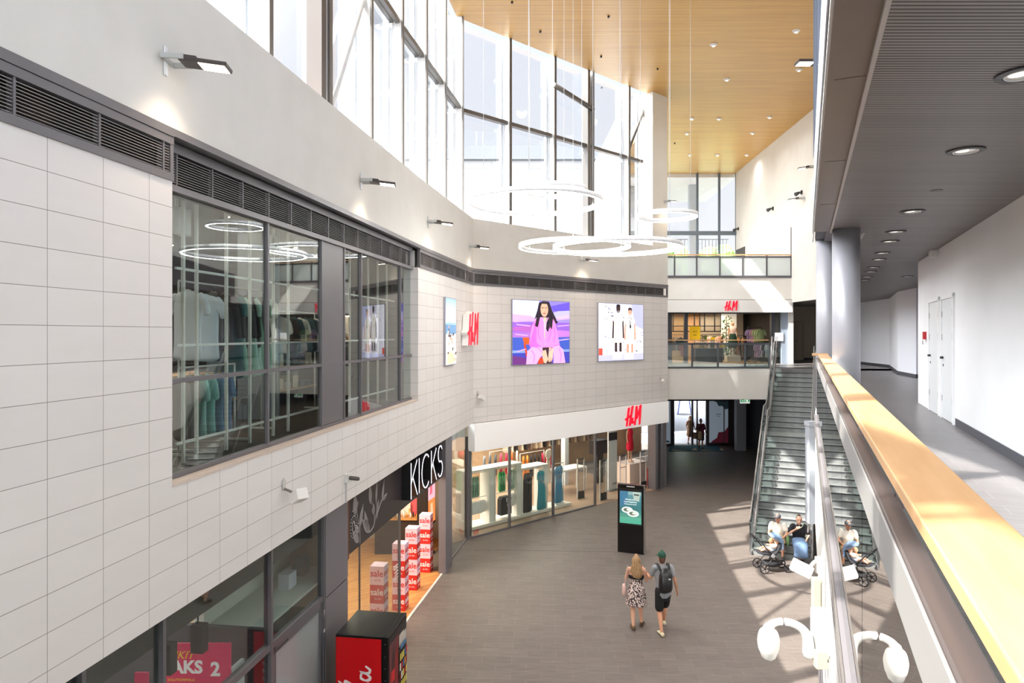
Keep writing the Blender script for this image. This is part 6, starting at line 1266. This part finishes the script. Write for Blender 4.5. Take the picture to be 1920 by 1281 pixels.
e = empty('tote_bag', (0, 0, 0), 'cream cloth tote bag on the shoulder of the person in the dark red top', 'bag'); q = MB(); q.loft([V((.15, .2, .55)), V((.15, .2, .95)), V((.15, .18, 1.02))], [(.17, .05), (.15, .05), (.12, .02)], n=4, sub=1, rnd=False); q.build('bag_body', C('#d8bc92', .85), e); q = MB(); q.tube([V((.08, .18, 1.02)), V((.14, .05, 1.42)), V((.21, .18, 1.02))], .01, 6, 3); q.build('strap', C('#d8bc92', .85), e); e.location = (p.x, p.y, 0); e.rotation_euler = (0, 0, math.pi)
# ---------------------------------------------------------------- entrance
YD = 40.4
def dx(px): return at(px, 0, YD).x
struct(MB().box(13.15, 24, YD-.05, YD+.6, 0, 3.8).build('wall_entrance', C('#3d3b40', .6)), 'dark wall right of the entrance doors')
struct(MB().prism([(6.5, 29.4), (6.65, 29.4), (8.4, YD), (8.25, YD)], 0, 3.8).build('wall_entrance', C('#6a6668', .6)), 'lobby side wall')
struct(MB().box(dx(1402), dx(1402)+.7, 37.0, YD, 0, 3.8).build('wall_entrance', C('#4c4a50', .6)), 'dark lobby wall nearer the stairs')
q = MB(); x0, x1 = at(1381, 0, 38.5).x, at(1399, 0, 38.5).x; q.box(x0, x1, 38.5, 38.9, 0, 3.8); tag(q.build('column', C('#8b8d93', .45)), 'grey square column right of the entrance doors', 'column', kind='structure')
e = empty('door_5', (dx(1295), YD, 0), 'dark framed glass entrance doors, the left one open to the street', 'door', kind='structure')
q = MB(); fr_ = [(1225, 1229), (1257, 1264), (1296.5, 1299.5), (1306, 1308), (1323.5, 1329), (1365, 1377)]
for a, b in fr_: q.box(dx(a), dx(b), YD-.08, YD+.08, 0, 3.6)
q.box(dx(1225), dx(1377), YD-.08, YD+.08, EZ-(752-HZ)*YD/FPX, 3.7); q.box(dx(1225), dx(1262), YD-.07, YD+.07, 0, .12); q.box(dx(1325), dx(1370), YD-.07, YD+.07, 0, .16); q.build('door_frame', M_BROWNFRAME, e)
bx('glass_pane', ID, dx(1299.5), dx(1306), YD, YD+.01, 0, 2.7, M_GLASS, e); bx('glass_pane', ID, dx(1308), dx(1323.5), YD, YD+.01, 0, 2.7, M_GLASS, e)
def decor(t0, t1, lab, shapes, fl=False):
    A = Art(ID, dx(t0), dx(t1), .14, 2.68, YD-.02, e=.10, r=.5); A.rect(0, 0, 1, 1, '#c3d3e3')
    for pts, c in shapes: A.poly(pts, c)
    return A.build(lab, e)
decor(1229, 1257, 'window_film', [([(0, 0), (1, 0), (.9, .05), (.4, .09), (.2, .14), (0, .2)], '#1d4a4c')])
decor(1329, 1365, 'window_film', [([(.1, 0), (1, 0), (1, .38), (.8, .26), (.5, .25), (.42, .12), (.15, .04)], '#6a2436'), ([(.1, 1), (1, 1), (1, .8), (.85, .78), (.7, .86), (.5, .86), (.4, .95)], '#2e4248'), ([(.76, 0), (.82, 0), (.82, .9), (.76, .9)], '#3a3134'), ([(.38, .66), (.62, .66), (.62, .675), (.38, .675)], '#4a5058'), ([(.42, .62), (.58, .62), (.58, .63), (.42, .63)], '#4a5058')])
e2 = empty('exit_sign', at(1397, 753, 31), 'small green emergency exit sign under the mezzanine', 'exit sign'); p = at(1397, 753, 31)
bx('box', ID, p.x-.22, p.x+.22, 31, 31.06, p.z-.09, p.z+.12, C('#eef4ee', .5, .3), e2); bx('hanger', ID, p.x-.01, p.x+.01, 31.02, 31.04, p.z+.1, 3.79, M_STEEL, e2); bx('green_panel', ID, p.x-.2, p.x+.2, 30.99, 31, p.z-.02, p.z+.1, C('#148a48', .5, .4), e2)
q = MB(); fx = p.x; q.box(fx-.03, fx+.0, 30.984, 30.989, p.z+.0, p.z+.07); q.ball((fx-.0, 30.985, p.z+.08), (.013, .003, .013), 8, 6); q.box(fx+.05, fx+.13, 30.984, 30.989, p.z-.01, p.z+.08); q.box(fx-.15, fx-.07, 30.984, 30.989, p.z+.02, p.z+.05); q.build('pictogram', C('#f4fff6', .5, .4), e2)
c0 = [ground(x, y) for x, y in ((1258, 835), (1342, 835), (1360, 846), (1253, 847))]
e = empty('entrance_mat', ((c0[0].x+c0[2].x)/2, (c0[0].y+c0[2].y)/2, 0), 'teal entrance mat with beige triangles inside the doors', 'mat')
q = MB(); q.prism([(p.x, p.y) for p in (c0[3], c0[2], c0[1], c0[0])], .001, .012); q.build('mat_body', C('#1d5566', .9), e)
for tri in (((1262, 846), (1259, 843), (1290, 846)), ((1297, 845), (1303, 840), (1309, 845)), ((1312, 845.5), (1316, 843.5), (1345, 845.8)), ((1348, 844), (1353, 841), (1358, 846))):
    q = MB(); q.prism([(p.x, p.y) for p in [ground(*k) for k in tri]], .012, .015); q.build('mat_triangle', C('#c9ba95', .9), e)
# outside: sculpture trestle, lawn, building, trees
p = ground(1283.5, 778, -.02)
e = empty('a_frame', (p.x, p.y, 0), 'pale blue steel a-frame standing on the forecourt outside', 'sculpture')
for s in (-1, 1): q = MB(); q.tube([V((p.x+s*.55, p.y, 0)), V((p.x+s*.06, p.y, 3.4))], .06, 8); q.build('leg', C('#8f9fe0', .5), e)
q = MB(); q.cyl((p.x, p.y+.3, -.02), .6, .03, 20); q.build('base_plate', C('#6a6a70', .6), e)
q = MB(); q.box(2, 40, 72, 110, -.02, .0); tag(q.build('lawn', mixed('grass', '#5e7c3c', '#86a05a', 3, .9)), 'strip of lawn far outside the doors', 'lawn', kind='structure')
bz = 19.1
e = empty('neighbour_building', (0, 52, 0), 'white panelled building with a grey roof edge seen through the high glazing', 'building')
MPAN = tiles('building_panels', '#8d9196', '#898d92', '#70767e', 6, 1.6, .03, .0, .6, 'XZ', vary=.05)
bx('wall', ID, -12, 9.3, 45.5, 60, 0, bz-.9, MPAN, e); bx('roof_edge', ID, -12.3, 9.6, 45.3, 60, bz-.9, bz, C('#636970', .6), e); bx('shadow_gap', ID, -12, 9.3, 45.45, 60, bz-.97, bz-.9, C('#5a626c', .6), e)
q = MB()
for x in (-2.4, -1.95): q.tube([V((x, 46, bz)), V((x, 46, bz+1.1))], .03, 6); q.cyl((x, 46, bz), .12, .08, 10)
q.build('roof_rods', C('#c8ccd2', .5), e)
# terrace railing and trees beyond the far glazing
e = empty('terrace_railing', (10, 47, 9.3), 'thin metal railing of the roof terrace beyond the far glazing', 'railing')
q = MB(); q.tube([V((6.5, 47, EZ-(449-HZ)*47/FPX)), V((at(1366, 0, 47).x, 47, EZ-(449-HZ)*47/FPX))], .03, 6)
x = 6.6
while x < at(1366, 0, 47).x: q.box(x-.015, x+.015, 46.98, 47.02, 9.4, EZ-(449-HZ)*47/FPX); x += .24
q.build('bars', C('#8a949e', .5), e); struct(MB().box(6.4, 20, 42.9, 50, 9.0, 9.3).build('terrace', C('#a9a9a6', .8)), 'roof terrace outside the far glazing')
random.seed(21)
ML = mixed('foliage', '#5f8a3e', '#9cba6a', 2.5, .9, bump=.5)
for k in range(9):
    x = 15+3.4*k-2; y = 70+random.uniform(-4, 8); z = EZ+(626-460+random.uniform(-8, 8))*y/FPX
    e = empty('tree', (x, y, 0), 'green treetop beyond the roof terrace', 'tree', 'treetops beyond the terrace')
    q = MB(); q.loft([V((x, y, 0)), V((x, y, z-2))], [(.3, .3), (.2, .2)], sub=1, n=8); q.build('trunk', C('#5a4a3c', .9), e)
    q = MB()
    for j in range(26):
        a = random.uniform(0, 6.28); r = random.uniform(.3, 2.2); q.ball((x+r*math.cos(a), y+r*math.sin(a), z-random.uniform(.3, 3.4)), random.uniform(.5, 1.1), 8, 6)
    for v in q.v: v += V((random.uniform(-.14, .14), random.uniform(-.14, .14), random.uniform(-.14, .14)))
    q.build('foliage', ML, e)
# ---------------------------------------------------------------- mezzanine clothes shop
YS = SY+.25
def mx(px, Y=YS): return at(px, 0, Y).x
e = empty('window_11', (mx(1350), YS, UF), 'dark framed shop front of the mezzanine clothes shop', 'window', kind='structure')
q = MB()
for a, b in ((1252, 1259), (1283, 1289), (1445, 1452)): q.box(mx(a), mx(b), YS-.1, YS+.12, UF, 7.66)
q.box(mx(1240), mx(1462), YS-.05, YS+.1, 7.58, 7.7); q.build('window_frame', C('#34373d', .5), e)
bx('glass_pane', ID, mx(1240), mx(1252), YS, YS+.01, UF, 7.6, M_SHOPGLASS, e); bx('glass_pane', ID, mx(1259), mx(1283), YS, YS+.01, UF, 7.6, M_SHOPGLASS, e); bx('glass_pane', ID, mx(1452), mx(1464), YS, YS+.01, UF, 7.6, M_SHOPGLASS, e)
struct(MB().box(mx(1464), mx(1476), YS-.1, YS+.4, UF, 7.66).build('wall_back', C('#8d99a8', .5)), 'blue grey pier right of the mezzanine shop'); struct(MB().box(mx(1476), mx(1484.5), YS-.2, YS+.4, UF, 8.3).build('wall_back', C('#d6d4cf', .7)), 'white pier end right of the mezzanine shop')
q = MB(); q.box(mx(1455)-.1, mx(1455)+.3, YS-.14, YS-.11, 6.25, 6.65); tag(q.build('notice', C('#e6ebf2', .5)), 'white paper notice on the right end of the mezzanine shop front', 'sign')
struct(MB().box(mx(1235), mx(1465), YS+.1, YS+5.0, UF, UF+.02).build('floor', M_OAK, recenter=False), 'warm wooden floor of the mezzanine shop')
BY = YS+4.6
struct(MB().box(mx(1200), mx(1470), BY, BY+.15, UF, 8.0).build('wall_shop', C('#c79e74', .7)), 'warm panelled back wall of the mezzanine shop'); struct(MB().box(mx(1462), mx(1462)+.2, YS+.1, BY, UF, 8.0).build('wall_shop', C('#1d1815', .8)), 'side wall of the mezzanine shop'); struct(MB().box(mx(1200), mx(1465), YS, BY, 7.7, 7.9).build('ceiling', C('#3a322e', .8)), 'dark ceiling of the mezzanine shop')
struct(MB().box(at(1394, 0, BY-.1).x, mx(1470), BY-.12, BY-.02, UF, 7.7).build('wall_shop', C('#16120f', .8)), 'dark back panel behind the right racks')
e = empty('grid_screen', (mx(1320), BY-.4, 6.5), 'black metal grid screen hanging at the back of the mezzanine shop', 'screen'); q = MB()
for px in (1262, 1284, 1302, 1312, 1321, 1340, 1352): x = at(px, 0, BY-.4).x; q.box(x-.03, x+.03, BY-.42, BY-.38, 6.7, 7.7)
q.box(at(1260, 0, BY-.4).x, at(1353, 0, BY-.4).x, BY-.42, BY-.38, 7.0, 7.05); q.box(at(1260, 0, BY-.4).x, at(1353, 0, BY-.4).x, BY-.42, BY-.38, 6.7, 6.76); q.build('grid', M_BLACK, e)
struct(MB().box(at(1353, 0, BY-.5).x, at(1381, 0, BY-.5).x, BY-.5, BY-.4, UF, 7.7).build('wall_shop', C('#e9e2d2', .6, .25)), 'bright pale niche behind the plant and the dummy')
def leafy(x, y, z0, z1, r, label):
    e = empty('potted_plant', (x, y, z0), label, 'plant'); q = MB(); random.seed(int(x*100))
    for k in range(130):
        a, rr, zz = random.uniform(0, 6.28), r*random.random()**.5, random.uniform(z0+.25, z1); c = V((x+rr*math.cos(a), y+rr*math.sin(a)*.5, zz)); d = V((random.uniform(-1, 1), random.uniform(-1, 1), random.uniform(-.8, .8))).normalized()*.10; n = d.cross(V((.3, .5, .8))).normalized()*.045
        q.poly([c-d, c+n, c+d, c-n])
    q.build('foliage', mixed('leaf_green', '#2f5a34', '#5c8a52', 6, .7), e); q = MB(); q.tube([V((x, y, z0)), V((x, y, z1))], .02, 6); q.build('stem', C('#5c4a3a', .8), e); q = MB(); q.cyl((x, y, z0), .14, .3, 16, .18); q.build('pot', C('#2b2b2d', .6), e)
for px, z0, z1, r, lab in ((1362, UF, 7.6, .30, 'tall leafy plant in front of the bright niche of the mezzanine shop'), (1318, UF, 6.5, .26, 'leafy plant behind the yellow sign'), (1381, UF, 6.4, .2, 'low leafy plant just right of the shop dummy')): leafy(at(px, 0, BY-1).x, BY-1, z0, z1, r, lab)
mannequin(ID, at(1374, 0, YS+2).x, YS+2, UF+.35, '#ead0c0', 'shop dummy in a pale top and dark green skirt in the mezzanine shop', '#b98a62', '#244a38'); q = MB(); q.box(at(1374, 0, YS+2).x-.35, at(1374, 0, YS+2).x+.35, YS+1.8, YS+2.3, UF, UF+.33); tag(q.build('display_plinth', C('#e6e3de', .5)), 'low white plinth under the dummy of the mezzanine shop', 'plinth')
yw = YS-.05+.5; x0, x1 = at(1293, 0, yw).x, at(1313, 0, yw).x; z0, z1 = EZ-(638-HZ)*yw/FPX, EZ-(612-HZ)*yw/FPX
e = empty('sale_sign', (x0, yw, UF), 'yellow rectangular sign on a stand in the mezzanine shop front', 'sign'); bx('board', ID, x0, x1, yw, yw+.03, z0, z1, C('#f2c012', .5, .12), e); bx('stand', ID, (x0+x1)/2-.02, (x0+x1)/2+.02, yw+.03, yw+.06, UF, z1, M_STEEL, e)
for sgn, z, wd in ((0, .62, .36), (1, .36, .2)): text('50%' if sgn else 'ALE', ID, (x0+x1)/2, yw-.002, z0+(z1-z0)*z, .12-.03*sgn, M_BLACK, parent=e, depth=.002)
for px, zz, w_ in ((1337, 635, .22), (1355, 648, .2)):
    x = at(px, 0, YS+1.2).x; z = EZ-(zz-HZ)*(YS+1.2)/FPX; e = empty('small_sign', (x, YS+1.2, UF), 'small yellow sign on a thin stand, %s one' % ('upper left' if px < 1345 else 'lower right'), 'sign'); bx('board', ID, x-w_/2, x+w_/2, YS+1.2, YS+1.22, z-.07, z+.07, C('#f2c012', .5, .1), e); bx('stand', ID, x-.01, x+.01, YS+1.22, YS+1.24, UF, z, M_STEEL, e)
# racks and garments of the mezzanine shop
def mrack(p0, p1, Y, z, label): return rack(ID, at(p0, 0, Y).x, at(p1, 0, Y).x, Y, z, label, M_BLACK, zb=UF+.02)
Y = BY-.5; mrack(1316, 1356, Y, 6.55, 'black rail with pale and green clothes at the back of the mezzanine shop')
for k, c in enumerate(['#e0b49c', '#e6c2b2', '#2d4a38', '#35553f', '#eab8a2', '#d8a890', '#b9836a']): hang(ID, at(1330+4*k, 0, Y).x, Y, 6.55, 'jacket', c, ['rose', 'pale rose', 'dark green', 'green', 'peach', 'sand', 'brown'][k]+' garment on the back rail left of the bright niche', 'garments left of the niche', .9)
Y = YS+2.6; mrack(1382, 1400, Y, 6.5, 'black rail with tan coats right of the dummy')
for k, c in enumerate(['#c98d52', '#b97b44', '#1f1e22', '#c99a68', '#8a5a34', '#26252a']): hang(ID, at(1384+3.0*k, 0, Y).x, Y, 6.48, 'jacket', c, ['tan', 'brown', 'black', 'camel', 'dark brown', 'charcoal'][k]+' coat on the rail right of the shop dummy', 'coats right of the dummy', 1.1, h=1.0)
Y = YS+1.3; mrack(1402, 1428, Y, 6.93, 'high rail with lilac and pale green t-shirts in the mezzanine shop')
for k, c in enumerate(['#9a86a6', '#a08cb0', '#d2a0b4', '#b9c68e', '#c3cf9e', '#a9bb84']): hang(ID, at(1406+3.6*k, 0, Y).x, Y-.05*k, 6.92, 'shirt', c, ['lilac', 'violet', 'pink', 'pale green', 'light green', 'sage'][k]+' t-shirt on the high rail of the mezzanine shop', 't-shirts on the high rail', .5)
Y = YS+.9; mrack(1416, 1440, Y, 6.2, 'low rail with pink and lilac clothes at the right of the mezzanine shop')
for k, c in enumerate(['#c79ab4', '#d4a8c0', '#b890b4', '#e0c2cc', '#3b3640', '#d8d2cc']): hang(ID, at(1418+4*k, 0, Y).x, Y, 6.18, 'shirt', c, ['mauve', 'pink', 'lilac', 'blush', 'black', 'off-white'][k]+' garment on the low right rail of the mezzanine shop', 'garments on the low right rail', .9)
Y = YS+1.6; mrack(1258, 1282, Y, 6.55, 'rail with beige and red clothes at the left of the mezzanine shop')
for k, c in enumerate(['#8a6a50', '#b08a68', '#d8c8b8', '#2d4858', '#e06058']): hang(ID, at(1262+4.6*k, 0, Y).x, Y-.1, 6.5 if k < 4 else 6.2, 'shirt', c, ['brown', 'tan', 'cream', 'blue', 'red'][k]+' top on the left rail of the mezzanine shop', 'tops on the left rail', .6)
e = empty('display_table', (at(1322, 0, YS+1).x, YS+1, UF+.02), 'dark table with folded clothes and a white top in the mezzanine shop', 'table'); x0, x1 = at(1303, 0, YS+1).x, at(1353, 0, YS+1).x
bx('table_body', ID, x0, x1, YS+.8, YS+1.6, UF+.02, UF+.72, C('#2b2b30', .6), e); bx('table_top', ID, x0+.1, x1-.1, YS+.9, YS+1.5, UF+1.02, UF+1.06, C('#e8ded2', .5), e)
for s in (x0+.15, x1-.15): bx('leg', ID, s-.02, s+.02, YS+1.15, YS+1.2, UF+.72, UF+1.02, C('#c9c4bc', .5), e)
for k in range(6): x = x0+.2+.2*k; q = MB(); q.box(x, x+.17, YS+.85, YS+1.15, UF+.72, UF+.72+.04+.02*(k % 3)); tag(q.build('folded_clothes', C(['#d8d2c8', '#c9a27c', '#e6e0d8', '#b98a6a', '#efe9e0', '#d2b89a'][k], .85), bevel=.01), 'folded pale garment on the dark table of the mezzanine shop', 'clothes', 'folded clothes on the mezzanine table')
e = empty('door_6', (15.8, 37.9, UF), 'beige door in the back wall right of the mezzanine', 'door', kind='structure'); x0, x1 = at(1491, 0, 37.9).x, at(1505, 0, 37.9).x; bx('door_leaf', ID, x0, x1, 37.93, 37.98, UF, UF+2.1, C('#b4a892', .6), e); q = MB(); q.box(x0-.06, x0, 37.9, 37.98, UF, UF+2.16); q.box(x1, x1+.06, 37.9, 37.98, UF, UF+2.16); q.box(x0, x1, 37.9, 37.98, UF+2.1, UF+2.16); q.build('door_frame', C('#a59a86', .6), e); q = MB(); q.box(x0+.05, x0+.15, 37.88, 37.93, UF+1.03, UF+1.06); q.build('handle', M_BLACK, e)
# ---------------------------------------------------------------- upper left store behind the big window
LX = 5.07
e = fempty('rack_grid', F1, 9, .55, LX, 'white steel grid stand right behind the big window', 'clothes rack'); q = MB(F1)
for px in (343, 368, 424, 468, 512, 540, 655, 690, 708, 725): t = F1.t(px, .6); bx('post', F1, t-.018, t+.018, .58, .615, LX, 8.3, C('#e2dcd4', .45), e)
t0, t1 = F1.t(330, .6), F1.t(745, .6)
for z in (7.35, 6.45, 5.3): bx('rail', F1, t0, t1, .59, .62, z, z+.03, C('#e8e4de', .45), e)
q = MB(F1)
for px, c, kind, z, b, lab in ((352, '#dfe3e8', 'shirt', 7.25, .95, 'very large pale t-shirt hanging nearest the left edge of the big window'), (385, '#d5dde6', 'shirt', 7.22, 1.0, 'pale blue-white t-shirt hanging second in the big window')): hang(F1, F1.t(px, b), b, z, kind, c, lab, 'pale t-shirts in the big window', 1.35, h=.85)
for k in range(7): hang(F1, F1.t(397, 1.2)+.16*k, 1.2+.05*(k % 2), 7.28, 'jacket', ['#4a4648', '#5a5254', '#3c393e', '#66605e', '#4e4a50', '#2e2c31', '#57505a'][k], 'dark jacket on the middle rail of the big window', 'dark jackets in the big window', .9+.1*k)
for k in range(6): hang(F1, F1.t(440, 1.1)+.19*k, 1.1+.06*(k % 2), 7.25, 'dress', ['#3f7478', '#a9d4c2', '#b9dccb', '#c6e4d6', '#9fcdb9', '#e3dcc6'][k], ['dark teal', 'mint', 'pale mint', 'light mint', 'green mint', 'cream'][k]+' dress on the middle rail of the big window', 'mint dresses in the big window', 1.1+.08*k, h=1.15)
for k, c in enumerate(['#6e6560', '#7d736c', '#8bc4bc', '#7fbab4', '#5d86a8', '#5278a0']): hang(F1, F1.t(345, .9)+.2*k, .95, 6.15, 'shirt', c, ['brown-grey', 'grey', 'teal', 'pale teal', 'light blue', 'blue'][k]+' shirt on the low rail at the left of the big window', 'shirts low in the big window', .9, h=.75)
rack(F1, F1.t(335, .95), F1.t(440, .95), .95, 6.17, 'low rail of shirts behind the big window', zb=LX); rack(F1, F1.t(335, 1.15), F1.t(490, 1.15), 1.15, 7.29, 'high rail of jackets and dresses behind the big window', zb=LX)
for k in range(8): hang(F1, F1.t(528, 1.6)+.25*k, 1.6, 7.0, 'shirt', random.choice(['#2c3c46', '#c9b49a', '#3f5f66', '#e2ddd4', '#4a4244']), 'shirt hanging behind the second pane of the big window', 'shirts behind the second pane', 1.0)
rack(F1, F1.t(520, 1.6), F1.t(590, 1.6), 1.6, 7.02, 'rail of shirts behind the second pane of the big window', zb=LX)
for k in range(8): hang(F1, F1.t(655, 2.0)+.35*k, 2.0, 7.1, 'shirt', random.choice(['#2c3c46', '#d8b49a', '#6f86a8', '#b3453e', '#4a4244']), 'shirt hanging behind the right panes of the big window', 'shirts behind the right panes', 1.0)
rack(F1, F1.t(650, 2.0), F1.t(705, 2.0), 2.0, 7.12, 'rail of shirts behind the right panes of the big window', zb=LX)
e = fempty('shelf_unit', F1, F1.t(430, 2.6), 2.6, LX, 'dark shelf unit with folded jeans deeper in the upper store', 'shelf'); t = F1.t(400, 2.6)
bx('back', F1, t, t+4, 2.9, 2.95, LX, LX+1.35, C('#2b2a2e', .7), e)
for z in (.3, .8, 1.3): bx('shelf', F1, t, t+4, 2.45, 2.9, LX+z, LX+z+.04, C('#a98764', .6), e)
random.seed(9)
for k in range(22):
    tt = t+.1+.35*(k % 11); z = LX+(.34 if k < 11 else .84); q = MB(F1); q.box(tt, tt+.27, 2.5, 2.8, z, z+random.uniform(.1, .28)); tag(q.build('folded_jeans', C(random.choice(['#2d3a4c', '#3c4c60', '#1f2630', '#c9b8a0', '#54606c']), .85), bevel=.012), 'stack of folded clothes on the dark shelf of the upper store', 'clothes', 'folded clothes on the dark shelf')
for k in range(3): q = MB(F1); tt = 11.0+1.35*k; q.box(tt, tt+1.1, 3.0, 3.7, LX, LX+.8); tag(q.build('wooden_crate_table', C(['#b98a58', '#a87c4e', '#c49a68'][k], .6)), ['nearest', 'middle', 'farthest'][k]+' wooden display block on the floor of the upper store', 'table')
q = MB(F1); tt = F1.t(488, 1.9); q.box(tt-.25, tt+.35, 1.7, 2.2, LX, 8.64); struct(q.build('column', C('#767a82', .5)), 'grey column inside the upper store behind the first pane')
random.seed(4)
for k in range(16):
    tt, b = 7.5+.75*k, random.uniform(1.2, 5.5); e = fempty('track_spot', F1, tt, b, 8.45, 'small glowing spotlight under the ceiling of the upper store', 'ceiling light', 'spots in the upper store')
    q = MB(F1); q.cyl((tt, b, 8.42), .045, .2, 10); q.build('housing', C('#d8d6d2', .5), e); q = MB(F1); q.cyl((tt, b, 8.405), .04, .012, 10); q.build('lens', mat('spot_glow', '#fff1dc', .5, 0, 4), e)
for k, px in enumerate((332, 346, 512)):
    tt = F1.t(px, 1.2); e = fempty('cylinder_lamp', F1, tt, 1.2, 7.9, 'white cylinder lamp hanging at the top of the big window', 'ceiling light', 'white cylinder lamps'); q = MB(F1); q.cyl((tt, 1.2, 7.9), .08, .35, 20); q.build('shade', C('#e6e6e4', .5), e); q = MB(F1); q.cyl((tt, 1.2, 8.25), .01, .38, 8); q.build('rod', C('#cccccc', .5), e)
